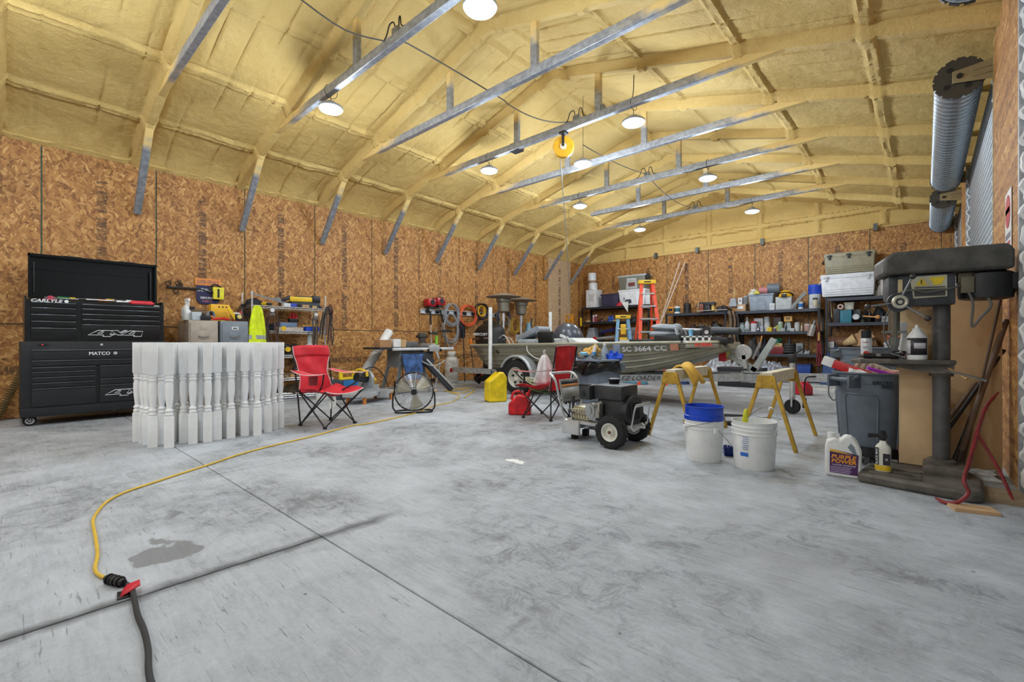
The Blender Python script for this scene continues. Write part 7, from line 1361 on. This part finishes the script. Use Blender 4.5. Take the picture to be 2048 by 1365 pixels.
p = aty(1250, 605, 12.9); b = MB(); b.prism([(-.12, 0), (.11, .02), (.09, -.31)], 0, .01, 'y'); b.t('white_pennant', mt((226, 226, 220), .8), 'white pointed cloth hanging off the black shelving', 'cloth', tuple(p))
z = Z1[2]
it('jar', 'spray_paint', 'can', 'pink and white can on the second black shelf', 1184, 1188, 631, z, (196, 130, 150), c2=W_); it('jar', 'spray_paint', 'can', 'dark red can beside the pink one', 1189, 1193, 630, z, (140, 40, 56), c2=W_); it('rag', 'work_glove', 'gloves', 'dark red gloves on the second black shelf', 1196, 1206, 637, z, (84, 54, 52)); it('rag', 'blue_rope', 'rope', 'blue rope pile on the second black shelf', 1212, 1225, 632, z, (40, 74, 150))
it('rag', 'tool_bag', 'bag', 'black bag at the ladder end of the second black shelf', 1258, 1270, 632, z, BK); it('box', 'wood_strip', 'wood', 'small pale wood piece at the post of the black shelf', 1172, 1178, 641, z, (190, 160, 110)); it('box', 'wood_strip', 'wood', 'second pale wood piece on the black shelf', 1226, 1232, 640, z, (196, 166, 116))
z = Z1[1]
it('cone', 'creeper_stool', 'stool', 'grey wedge shaped tool with dark slots on the lower black shelf', 1171, 1190, 656, z, (150, 152, 158), c2=(60, 60, 64)); t = T('grease_gun', 'grey tube tool with a red nose on the lower black shelf', 'tool', tuple(aty(1206, 678, 12.97))); b = MB(); b.cyl((-.25, 0, .0), (.4, 0, .05), .05, n=12); b.o('tube', mt((150, 148, 146), .5), t); b = MB(); b.cyl((-.36, 0, -.0), (-.22, 0, .0), .06, n=12); b.o('nose', REDP, t)
b = MB(); p, q = aty(1203, 665, 13.2), aty(1229, 659, 13.2); b.cyl(p, q, .05, n=12); b.t('rolled_tarp', mt((42, 46, 120), .6), 'rolled dark blue tarp on the lower black shelf', 'tarp', tuple(p), w=True); it('rag', 'tool_bag', 'bag', 'dark bag at the back of the lower black shelf', 1195, 1204, 660, z, (40, 40, 44), Y=13.2)
it('rag', 'fishing_gear', 'gear', 'tangle of grey gear behind the ladder legs', 1245, 1275, 668, z, (90, 84, 80), d=.3); it('box', 'parts_case', 'case', 'pale grey case behind the ladder legs', 1262, 1272, 655, z, (160, 160, 156), Y=13.2)
b = MB(); p = aty(1161.5, 636, 12.9); b.b2((p.x-.03, p.y, p.z-.28), (p.x+.03, p.y+.04, p.z), .008); b.t('bar_clamp', YEL, 'yellow bar clamp on the post of the black shelving', 'clamp', tuple(p - Vector((0, 0, .28))), w=True)
# orange folding frame in the corner
t = T('folding_scaffold', 'orange folding scaffold frame standing in the far corner', 'scaffold', tuple(aty(1127, 700, 12.3).xy) + (0,)); OY = mt((226, 150, 30), .5); a = aty(1108, 690, 12.3); e = aty(1146, 690, 12.3); w_ = e.x - a.x
for f_ in (0, .12, .24, .36, .62, .97): b = MB(); b.bar((a.x+w_*f_, 12.3, 0), (a.x+w_*f_, 12.3, 1.74 + (.1 if f_ > .5 else 0)), .05, .05); b.o('upright', OY, t, w=True)
for (p, q) in (((.62, 1.84), (.97, 1.84)), ((.62, 1.3), (.97, 1.3)), ((.62, 1.35), (.97, 1.8)), ((.62, 1.8), (.97, 1.35)), ((0, 1.5), (.36, 1.5)), ((.62, .6), (.97, .6)), ((0, .5), (.36, .5))): b = MB(); b.bar((a.x+w_*p[0], 12.28, p[1]), (a.x+w_*q[0], 12.28, q[1]), .035, .035, up=(0, 1, 0)); b.o('rail', OY, t, w=True)
# ------------------------------------------------------------------ stepladders
def ladder(lab, pt, H_, cr, bw, tw, n, rz, capc=YEL):
    t = T('stepladder', lab, 'stepladder', (pt.x, pt.y, 0), rz); m = mt(cr, .45); sp = H_*.17
    for sx in (-1, 1):
        b = MB(); b.bar((sx*bw, -sp*1.6, 0), (sx*tw, 0, H_-.04), .035, .08, up=(1, 0, 0)); b.o('front_rail', m, t); b = MB(); b.bar((sx*bw*.9, sp*1.8, 0), (sx*tw*.85, .1, H_-.06), .03, .05, up=(1, 0, 0)); b.o('rear_rail', m, t)
    for k in range(1, n+1):
        f_ = k/(n+1); w = bw + (tw-bw)*f_; b = MB(); y = -sp*1.6*(1-f_); b.b2((-w, y-.05, H_*f_-.02), (w, y+.04, H_*f_+.012)); b.o('step', mt((196, 200, 202), .35, .5), t)
        if k % 2 == 0: b = MB(); y = sp*1.8*(1-f_)+.1*f_; b.bar((-w*.88, y, H_*f_), (w*.88, y, H_*f_), .025, .03); b.o('rear_brace', mt((196, 200, 202), .35, .5), t)
    b = MB(); b.box((0, .04, H_-.02), (tw*2+.14, .2, .09), bev=.012); b.o('top_cap', mt((232, 190, 40), .45), t)
    b = MB(); b.box((0, -.062, H_-.02), (tw*1.2, .004, .03)); b.o('cap_print', BLACK, t); return t
p = aty(1294, 690, 10.4); ladder('tall orange stepladder with a yellow top behind the boat', p, 2.44, (226, 74, 36), .30, .13, 7, .62); p = aty(1246, 690, 10.7); lb = ladder('short blue stepladder with a yellow top behind the boat', p, 1.64, (110, 156, 190), .25, .12, 4, .55)
b = MB(); b.box((0, -.12, 1.30), (.14, .04, .26), bev=.02); b.box((0, -.22, .98), (.2, .04, .22), bev=.02); b.o('tool_tray', mt((226, 180, 40), .5), lb)
for i, (a, e) in enumerate((((1318, 652), (1360, 524)), ((1322, 645), (1370, 525)))):
    p, q = aty(*a, 12.85), aty(*e, 13.45); t_ = (p.z-.0)/(q.z-p.z); p = p + (p-q)*t_; p.z = .01; b = MB(); b.cyl(p, q, .016, n=8); b.t('plastic_conduit', mt((206, 190, 174), .5), ('long pale conduit leaning on the end wall past the ladder', 'second pale conduit, leaning flatter than the first')[i], 'conduit', tuple(p), w=True)
# ------------------------------------------------------------------ second unit: vise and odds
z = Z2[2]
t = it('box', 'battery_pack', 'battery', 'black and amber banded block on the vise shelf', 1335, 1347, 614, z, (226, 150, 40), c2=(30, 30, 30)); 
for k in range(3): b = MB(); b.box((0, 0, .03+.055*k), (.19, .19, .022)); b.o('band', BLACK, t)
it('can', 'paint_can', 'can', 'teal and white paint can on the vise shelf', 1347, 1358, 613, z, (226, 228, 228), c2=(40, 96, 110)); it('can', 'tool_pot', 'tool pot', 'black pot of pliers with brown handles on the vise shelf', 1365, 1379, 607, z, (44, 40, 36)); 
for k, (u, v) in enumerate(((1367, 592), (1371, 590), (1374, 591), (1377, 598))): p = aty(u, v, 13.14); b = MB(); b.cyl((p.x+.01, p.y, z+.08), p, .013, n=6); b.t('pliers', mt((110, 76, 52), .6), 'brown handled pliers, %s in the black pot from the paint can' % ('first', 'second', 'third', 'fourth')[k], 'pliers', tuple(p), w=True, group='pliers in the black pot')
vz = z; vx = aty(1415, 620, 13.1).x; t = T('bench_vise', 'black bench vise on the dark shelving unit', 'vise', (vx, 13.15, vz)); IR = mt((38, 40, 44), .45, .3)
b = MB(); b.box((0, 0, .1), (.22, .2, .2), bev=.02, tx=.6); b.box((0.02, 0, .24), (.36, .14, .1), bev=.015); b.o('body', IR, t); b = MB(); b.box((-.17, 0, .19), (.1, .18, .22), bev=.02); b.o('front_jaw', IR, t); b = MB(); b.cyl((-.34, 0, .2), (-.2, 0, .2), .02, n=10); b.cyl((-.32, -.12, .12), (-.32, .08, .3), .01, n=6); b.o('screw', STEEL, t)
it('rag', 'tool_bag', 'bag', 'flat black bag between the vise and the white board', 1430, 1455, 609, z, (38, 38, 40), d=.3); it('box', 'red_wedge', 'wedge', 'brown red brick leaning at the vise', 1399, 1406, 609, z, (150, 84, 66)); b = MB(); p, q = aty(1395, 623, 12.92), aty(1456, 619.5, 12.92); b.bar(p, q, .2, .012, up=(0, 0, 1)); b.t('white_board', mt((206, 204, 196), .6), 'long white strip lying at the front edge of the vise shelf', 'board', tuple(p), w=True); it('jar', 'oil_bottle', 'bottle', 'small amber bottle on the white strip', 1422, 1428, 610, z, (210, 180, 90), Y=13.0)
z = Z2[1]
it('rag', 'tire_tube', 'bag', 'dark brown round bag on the shelf behind the bow', 1371, 1392, 648, z, (70, 52, 44), d=.3); it('jar', 'plastic_cup', 'cup', 'white cup on the shelf behind the bow', 1397, 1405, 652, z, (206, 208, 204)); it('rag', 'scrap_metal', 'scrap', 'dark metal scraps on the shelf behind the bow', 1413, 1440, 646, z, (50, 46, 42), d=.3, amp=.6)
for i, (u, c, w) in enumerate(((1450, (50, 52, 62), .05), (1458, (104, 86, 66), .08), (1466, (122, 94, 70), .05), (1473, (74, 70, 66), .025))):
    p = aty(u, 622, 12.9); q = aty(u + (6 if i else -4), 690, 12.88); b = MB(); b.tube(smooth_path([p, p.lerp(q, .3) + Vector((.03, -.02, 0)), p.lerp(q, .7) - Vector((.02, .01, 0)), q], 5), w*.5, 7); b.t('ratchet_strap', mt(c, .8, var=.35), ('dark strap hanging at the end of the vise shelf', 'thick tan strap bundle hanging between two shelving units', 'brown strap hanging between two shelving units', 'thin grey cord hanging by the jar shelves')[i], 'strap', tuple(q), w=True)
# ------------------------------------------------------------------ third unit: totes, jars, clutter
z = Z3[3]
it('box', 'hardware_carton', 'box', 'tan carton with white print at the end of the top jar shelf', 1470, 1491, 609, z, CB, c2=W_); zq = aty(1480, 609.5, 13.05).z; it('box', 'small_carton', 'box', 'small white carton on the tan one', 1476, 1484, 596, zq, W_, c2=GRY); it('jar', 'tin_stack', 'tin', 'stack of grey tins on the tan carton', 1485, 1495, 592, zq, (120, 124, 124), c2=(170, 172, 172))
t = it('cone', 'dust_pan', 'scoop', 'grey plastic scoop tipped on the strap hooks', 1457, 1473, 597, z+.12, GRY, Y=12.98, c2=(60, 60, 66)); b = MB(); b.cyl((0, 0, .2), (.03, 0, .52), .012, n=6); b.o('handle', TAN, t)
gt = it('tote', 'storage_tote', 'tote', 'large grey storage tote on the top jar shelf', 1496, 1547, 588, z, (146, 156, 168), c2=(136, 146, 158), d=.45); zt_ = aty(1520, 588, 13.05).z
it('rag', 'plastic_bag', 'bag', 'white bag lying on the grey tote', 1495, 1515, 579, zt_, (214, 212, 196), d=.25); it('rag', 'yellow_pack', 'pack', 'yellow packet on the grey tote', 1507, 1518, 581, zt_, (214, 204, 70), Y=13.0, d=.1); it('roll', 'pink_roll', 'roll', 'pink roll lying on the grey tote', 1516, 1532, 574, zt_, (190, 120, 124), c2=(50, 40, 60)); it('roll', 'foam_mat', 'mat', 'blue grey rolled mat lying on the grey tote', 1532, 1556, 566, zt_, (104, 112, 122), c2=(40, 64, 96), Y=13.1)
it('box', 'small_carton', 'box', 'small white box between the tote and the drawer cabinet', 1539, 1549, 607, z, (214, 214, 216), c2=(190, 190, 196)); dc = it('box', 'drawer_cabinet', 'parts cabinet', 'pale grey parts cabinet under the yellow hard hat', 1551, 1583, 594, z, (186, 188, 186), c2=(206, 208, 206), d=.3); zh = aty(1570, 594, 13.05).z
for k in range(3): b = MB(); b.box((0, -.153, .06+.08*k), (.34, .008, .07)); b.o('drawer', mt((176, 180, 180), .4), dc)
t = T('hard_hat', 'yellow hard hat on the parts cabinet', 'helmet', tuple(aty(1571, 592, 13.15).xy) + (zh+.002,)); b = MB(); b.lathe([(.17, 0), (.15, .02), (.145, .06), (.12, .12), (.07, .16), (.01, .175)], 24); b.o('shell', mt((226, 176, 36), .35), t); b = MB(); b.box((0, -.16, .03), (.12, .04, .08), bev=.02); b.ring((0, .02, .05), .16, .015, (0, .4, 1), 22, 6); b.o('headband', BLACK, t)
p, q = aty(1582, 617, 13.0), aty(1611, 585, 13.1); b = MB(); b.bar(p, q, .07, .02, up=(0, 1, 0)); b.t('putty_trowel', mt((126, 132, 130), .5), 'grey flat bladed tool leaning by the blue pail', 'trowel', tuple(p), w=True); it('rag', 'white_rag', 'rag', 'white rag at the foot of the flat tool', 1579, 1591, 606, z, W_, d=.15)
it('can', 'paint_can', 'can', 'blue and white can on the top jar shelf', 1595, 1606, 604, z, (220, 222, 220), c2=(40, 110, 190)); it('rag', 'brush_pack', 'brush', 'brown brushes behind the blue and white can', 1600, 1613, 602, z, (120, 84, 70), Y=13.2)
t = it('can', 'plastic_pail', 'pail', 'white pail under the blue one at the shelf end', 1616, 1640, 588, z, (196, 200, 204), c2=(186, 190, 196)); it('can', 'plastic_pail', 'pail', 'blue pail nested on a white pail at the shelf end', 1614, 1642, 569, 0, (20, 70, 190), v1=588, c2=(16, 60, 176))
t = it('jar', 'steel_tumbler', 'tumbler', 'shiny steel can hanging at the end of the jar shelves', 1624, 1635, 596, 0, (196, 190, 170), Y=12.8, v1=614, c2=(60, 60, 60), rough=.2)
z = Z3[2]; CL = (176, 190, 190)
mid = [('jar', 1478, 1487, 646, CL, None, 'clear lidded jar first on the jar shelf'), ('bottle', 1488, 1498, 635, (196, 200, 200), (160, 164, 164), 'grey trigger bottle on the jar shelf'), ('jar', 1500, 1513, 643, (216, 216, 218), (196, 40, 50), 'white tub with a red lid on the jar shelf'), ('box', 1508, 1526, 637, (206, 208, 208), GRY, 'large white carton at the back of the jar shelf'),
       ('jar', 1527, 1539, 645, (204, 204, 206), (196, 198, 198), 'round white tub on the jar shelf'), ('jar', 1527, 1538, 634, (170, 174, 176), (190, 194, 196), 'grey tub stacked on the round white tub'), ('box', 1534, 1543, 655, (232, 200, 40), (206, 170, 30), 'yellow open bin on the jar shelf'), ('rag', 1545, 1561, 650, (206, 200, 120), None, 'yellow striped packet on the jar shelf'), ('jar', 1555, 1565, 644, (150, 176, 140), (196, 206, 190), 'green labelled jar on the jar shelf'),
       ('cone', 1567, 1583, 644, (150, 160, 158), (60, 60, 66), 'grey sloped bin on the jar shelf'), ('bottle', 1569, 1575, 646, (50, 54, 80), (40, 40, 44), 'dark small bottle before the sloped bin'), ('jar', 1588, 1599, 645, (206, 206, 204), (190, 190, 190), 'white square bottle with a dark mark'), ('bottle', 1601, 1605, 646, (200, 190, 170), None, 'thin pale bottle on the jar shelf'), ('jar', 1607, 1621, 648, (200, 160, 150), (210, 212, 212), 'clear tub of orange parts on the jar shelf'),
       ('box', 1473, 1478, 655, W_, GRY, 'tiny white box at the start of the jar shelf'), ('box', 1513, 1519, 655, (70, 74, 84), W_, 'small dark box on the jar shelf'), ('box', 1521, 1526, 653, (190, 190, 206), GRY, 'small lilac box on the jar shelf'), ('jar', 1546, 1551, 656, (120, 90, 140), W_, 'tiny purple jar on the jar shelf'), ('box', 1580, 1588, 657, (210, 212, 212), GRY, 'flat white box on the jar shelf'), ('rag', 1478, 1498, 656, (150, 156, 160), None, 'grey hardware spread at the shelf edge'), ('rag', 1560, 1570, 655, (170, 172, 176), None, 'pale hardware heap by the sloped bin')]
for i, (k_, u0, u1, v0, c, c2, lab) in enumerate(mid):
    st = 'stacked' in lab; it(k_, {'jar': 'storage_jar', 'bottle': 'plastic_bottle', 'box': 'small_carton', 'rag': 'hardware_pile', 'cone': 'parts_bin'}[k_], {'jar': 'jar', 'bottle': 'bottle', 'box': 'box', 'rag': 'hardware', 'cone': 'bin'}[k_], lab, u0, u1, v0, z, c, c2=c2, Y=13.22 if 'back' in lab else (12.98 if v0 > 650 else 13.06), v1=645 if st else None, grp='small goods on the jar shelf')
it('box', 'label_carton', 'box', 'amber printed carton balanced on the sloped bin', 1568, 1584, 633, 0, (206, 164, 84), v1=643.5, c2=(120, 84, 50)); it('box', 'brush_box', 'box', 'dim brown box at the back under the top jar shelf', 1546, 1562, 635, z, (96, 76, 60), Y=13.3)
t = T('spray_gun', 'silver canister tool hanging at the end of the jar shelves', 'spray gun', tuple(aty(1623, 672, 12.8))); b = MB(); b.cyl((-.03, 0, .0), (.04, 0, .26), .075, n=18); b.o('canister', mt((196, 196, 196), .25, .8), t); b = MB(); b.cyl((.04, 0, .26), (.07, 0, .36), .03, n=10); b.o('neck', STEEL, t)
t = T('jumper_cable', 'red cables with wooden grips hanging at the end of the jar shelves', 'cable', tuple(aty(1636, 728, 12.85))); 
for k in range(2): p = aty(1631+5*k, 648, 12.85); q = aty(1634+4*k, 728, 12.85); b = MB(); b.tube(smooth_path([p, p.lerp(q, .4) + Vector((.03, 0, 0)), q, q + Vector((.05, 0, .05)), p.lerp(q, .5) + Vector((.05, -.01, 0))], 5), .014, 6); b.o('cable', mt((130, 44, 48), .5), t, w=True)
p = aty(1638, 682, 12.83); b = MB(); b.cyl(p, p + Vector((0, 0, .2)), .022, n=10); b.o('grip', mt((206, 164, 100), .6), t, w=True)
z = Z3[1]
it('rag', 'scrap_metal', 'scrap', 'tangle of dark chain and fittings on the low jar shelf', 1494, 1518, 676, z, (62, 60, 58), d=.32, amp=.45); it('rag', 'scrap_metal', 'scrap', 'black cable pile next to the tangle of chain', 1516, 1532, 672, z, (44, 46, 52), d=.26, amp=.45); p, q = aty(1519, 697, 12.9), aty(1524, 672, 12.95); b = MB(); b.cyl(p, q, .018, n=8); b.t('wood_file', mt((210, 150, 70), .6), 'orange handled file standing in the dark tangle', 'file', tuple(p), w=True)
it('box', 'red_case', 'case', 'dark red case on the low jar shelf', 1540, 1567, 694, z, (130, 30, 36), c2=(110, 26, 30), d=.3); it('box', 'wood_box', 'box', 'tan box on the dark red case', 1541, 1564, 687, 0, (206, 170, 110), v1=694, d=.2); it('rag', 'green_hose', 'hose', 'green netting bundle behind the winch post', 1544, 1562, 676, 0, (40, 120, 90), v1=687, d=.2)
t = T('cable_spool', 'black stacked cable rings on the low jar shelf', 'cable', tuple(aty(1579, 700, 13.2).xy) + (z,)); 
for k in range(4): b = MB(); b.ring((0, 0, .04+.06*k), .17-.015*k, .03, (0, .05, 1), 22, 8); b.o('cable_ring', mt((52, 50, 50), .6), t)
b = MB(); b.cyl((0, 0, .2), (0, 0, .38), .05, .03, 10); b.o('fitting', DKGREY, t)
it('box', 'grinder_motor', 'motor', 'grey metal motor block on the low jar shelf', 1592, 1606, 687, z, (130, 134, 136), c2=(80, 84, 86)); it('rag', 'hardware_pile', 'hardware', 'white fittings at the end of the low jar shelf', 1607, 1619, 700, z, (176, 180, 184), d=.2); it('rag', 'hardware_pile', 'hardware', 'small fittings at the start of the low jar shelf', 1474, 1494, 698, z, (120, 124, 128), d=.2)
b = MB(); b.cyl((-3.2, 13.3, .68), (-3.22, 13.3, 1.15), .12, n=14); b.t('wood_log', mt((150, 104, 66), .8), 'short wooden log standing on the low jar shelf', 'log', (-3.2, 13.3, .68), w=True)
bl = it('tote', 'water_can', 'water can', 'blue plastic water can on the floor under the jar shelves', 1592, 1622, 729, Z3[0], (34, 76, 160), c2=(30, 66, 146), d=.3); b = MB(); b.bar((-.1, 0, .2), (.1, 0, .2), .06, .06); b.o('handle', mt((30, 66, 146), .5), bl)
# ------------------------------------------------------------------ fourth unit: coolers and boxes
z = Z4[3]
def cooler(lab, u0, u1, v0, v1, c, c2, Y, d, latches, dark):
    t = T('cooler', lab, 'cooler', tuple(aty((u0+u1)/2, v1, Y+d/2).xy) + (aty((u0+u1)/2, v1, Y).z,)); w = aty(u1, v1, Y).x - aty(u0, v1, Y).x; h = aty((u0+u1)/2, v0, Y).z - aty((u0+u1)/2, v1, Y).z
    b = MB(); b.box((0, 0, h*.40), (w*.93, d*.9, h*.8), bev=.03, tx=1.05, ty=1.08); b.o('body', mt(c, .5), t); b = MB(); b.box((0, 0, h*.88), (w, d, h*.22), bev=.03); b.o('lid', mt(c2, .5), t)
    for k in range(latches): x = w*(-.38 + .76*k/max(1, latches-1)); b = MB(); b.box((x, -d*.5, h*.80), (.05, .04, h*.22), bev=.008); b.box((x, -d*.52, h*.86), (.1, .03, .03), bev=.006); b.o('latch', mt(dark, .5), t)
    b = MB()
    for k in range(3): b.box((0, -d*.475, h*(.12+.1*k)), (w*.86, .012, .012), bev=.004)
    b.o('moulded_rib', mt(c, .5), t, kind='stuff'); b = MB(); b.tube(smooth_path([(-w*.48, -d*.3, h*.75), (-w*.54, -d*.2, h*.6), (-w*.54, d*.2, h*.6), (-w*.48, d*.3, h*.75)], 4), .016, 6); b.o('side_handle', mt(dark, .5), t); return t
cooler('long white cooler on the last shelving unit', 1641, 1752, 546, 592, (226, 228, 232), (222, 224, 228), 12.92, .5, 2, (200, 202, 206)); cooler('tan cooler with black latches stacked on the white one', 1648, 1752, 503, 545.5, (150, 142, 116), (154, 146, 120), 12.98, .48, 3, (36, 36, 36))
it('rag', 'rope_pile', 'rope', 'whitish netted rope pile beside the white cooler', 1752, 1772, 553, z, (190, 184, 176), d=.3, amp=.6); it('rag', 'red_pack', 'pack', 'pink packet above the rope pile', 1752, 1762, 545, 0, (186, 140, 150), v1=555, d=.2)
z = Z4[2]
b = MB(); p, q = aty(1655, 640, 13.1), aty(1662, 600, 13.3); b.bar(p + Vector((.1, 0, 0)), q, .25, .012, up=(1, 0, 0)); b.t('board_offcut', PLY, 'tan board offcut leaning inside the last shelving unit', 'board', tuple(p), w=True)
it('box', 'tool_case', 'case', 'black upright case beside the teal box', 1667, 1679, 618, z, (48, 50, 58)); t = T('tape_roll', 'white tape ring on the black upright case', 'tape', tuple(aty(1681, 614, 12.98))); b = MB(); b.ring((0, 0, 0), .045, .018, (0, 1, 0), 18, 8); b.o('roll', mt((206, 180, 170), .6), t)
it('box', 'ammo_box', 'box', 'teal box on the last shelving unit', 1680, 1703, 620, z, (46, 126, 146), c2=(40, 112, 132), d=.3); it('tote', 'lunch_box', 'box', 'cream lidded box stacked on the teal box', 1688, 1708, 605, 0, (186, 184, 170), v1=620, c2=(196, 194, 180)); t = T('flashlight', 'dark flashlight with a bright lens beside the teal box', 'flashlight', tuple(aty(1712, 634, 12.98))); b = MB(); b.cyl((0, 0, 0), (.03, .25, .0), .075, .06, 18); b.o('body', mt((50, 56, 70), .5), t); b = MB(); b.disc((0, -.005, 0), .062, .01, (0, 1, 0), 18); b.o('lens', mt((210, 214, 218), .1), t)
it('box', 'radio', 'radio', 'grey small radio behind the flashlight', 1706, 1721, 619, z+.1, (100, 104, 104), Y=13.2); t = T('wood_mallet', 'tan wooden hammer handle among dark tools on the last unit', 'hammer', tuple(aty(1742, 634, 13.0))); b = MB(); b.bar((-.14, 0, .02), (.12, 0, -.01), .03, .03); b.sph((.12, 0, -.01), .05, 10); b.o('handle', mt((206, 150, 84), .6), t)
it('rag', 'tool_heap', 'tools', 'dark heap of tools behind the wooden hammer', 1722, 1745, 622, z, (54, 46, 46), d=.35, amp=.5); it('rag', 'tool_bag', 'bag', 'black bag at the end of the teal box shelf', 1744, 1776, 612, z, (40, 42, 48), d=.35, Y=13.1); it('jar', 'glass_jar', 'jar', 'small dark green jar by the flashlight', 1721, 1729, 630, z, (70, 84, 80)); it('box', 'metal_fitting', 'fitting', 'silver fitting at the end of the teal box shelf', 1763, 1777, 633, z, (170, 174, 178))
z = Z4[1]
t = T('copper_drum', 'brown horizontal drum on the lower shelf of the last unit', 'drum', tuple(aty(1700, 690, 13.3).xy) + (z+.002,)); b = MB(); b.cyl((-.42, 0, .14), (.45, 0, .14), .14, n=26); b.o('drum', mt((150, 104, 74), .6, c2=(110, 76, 56)), t)
for x in (-.36, .3): b = MB(); b.ring((x, 0, .14), .141, .006, (1, 0, 0), 26, 6); b.o('hoop', mt((96, 64, 50), .6), t)
it('box', 'small_carton', 'box', 'small white box beside the brown drum', 1656, 1668, 684, z, (206, 208, 210), c2=(176, 180, 184)); p = aty(1705, 684, 12.98); t = T('canvas_bag', 'tan canvas bag with a cone mouth on the lower shelf', 'bag', tuple(p)); b = MB(); b.cyl((-.17, 0, -.05), (.06, 0, .06), .04, .13, 18, cap=False); b.o('cone_mouth', mt((206, 178, 130), .7), t, solid=.008); b = MB(); lump(b, (.2, .05, -.1), (.22, .16, .3), 71, 20, .45); b.o('canvas', mt((176, 140, 104), .85), t)
it('box', 'orange_case', 'case', 'orange flat case behind the drill press chuck', 1775, 1798, 671, z+.14, (206, 90, 50), v1=682, d=.3); it('rag', 'plastic_fittings', 'fittings', 'white pipe fittings behind the drill press cable', 1766, 1797, 682, z, (206, 208, 210), d=.3, amp=.6)
it('rag', 'blue_clothes', 'clothes', 'blue cloth pile on the floor at the last shelving unit', 1640, 1684, 702, 0, (58, 84, 130), d=.32, amp=.4, Y=12.52)
# ------------------------------------------------------------------ tarps, boards and cases on the floor behind the trailer
def tarp(lab, u0, u1, v0, v1, Y, c, seed, m=None):
    a, e = aty(u0, v1, Y), aty(u1, v1, Y); h = aty((u0+u1)/2, v0, Y).z; w = e.x-a.x; off = Vector((seed, seed*2, 0))
    def f(u, v):
        ed = (sin(pi*u)*sin(pi*v))**.35; n_ = abs(noise.noise(Vector((u*w*3.5, v*3, seed)) )) + .5*abs(noise.noise(Vector((u*w*8, v*7, seed+3)))); return Vector((a.x + u*w + .05*noise.noise(Vector((v*5, u*4, seed))), Y - .1 + v*.8, max(.004, h*ed*(.75 + .5*n_ - .12))))
    b = MB(); b.grid(f, 60, 30); b.t('tarp_heap', mt(c, .35, .25, c2=tuple(int(x*.75) for x in c)), lab, 'tarp', ((a.x+e.x)/2, Y, 0), w=True, solid=.006, angle=20)
tarp('crumpled silver tarp heap on the floor behind the boat bow', 1388, 1482, 708, 760, 11.3, (176, 180, 188), 3); tarp('smoother silver tarp heap on the floor past the winch post', 1508, 1582, 714, 765, 11.6, (150, 156, 170), 8)
tbox('black_tote', 'black storage box between the two silver tarps', 'tote', (-3.0, 10.9, 0), (.9, .4, .42), (38, 38, 42)); b = MB(); lump(b, (0, 0, 0), (.3, .2, .35), 81, 18, .5); b.t('dark_tarp', mt((60, 62, 66), .6), 'dark tarp fold behind the bow roller', 'tarp', (-3.2, 11.9, 0))
for i, (y, x0, x1, z_, c, lab) in enumerate(((11.0, -5.2, -.75, .05, (214, 214, 210), 'long white trim board on the floor behind the trailer'), (11.12, -5.0, -.6, .11, (186, 188, 188), 'second long board, greyer, behind the white trim board'))):
    b = MB(); b.b2((x0, y-.05, 0), (x1, y+.05, z_), .004); b.t('trim_board', mt(c, .5), lab, 'board', ((x0+x1)/2, y, 0), w=True)
it('rag', 'life_vest', 'vest', 'blue bundle on the floor behind the sawhorse glove', 1338, 1368, 727, 0, (50, 70, 120), Y=10.4, d=.4)
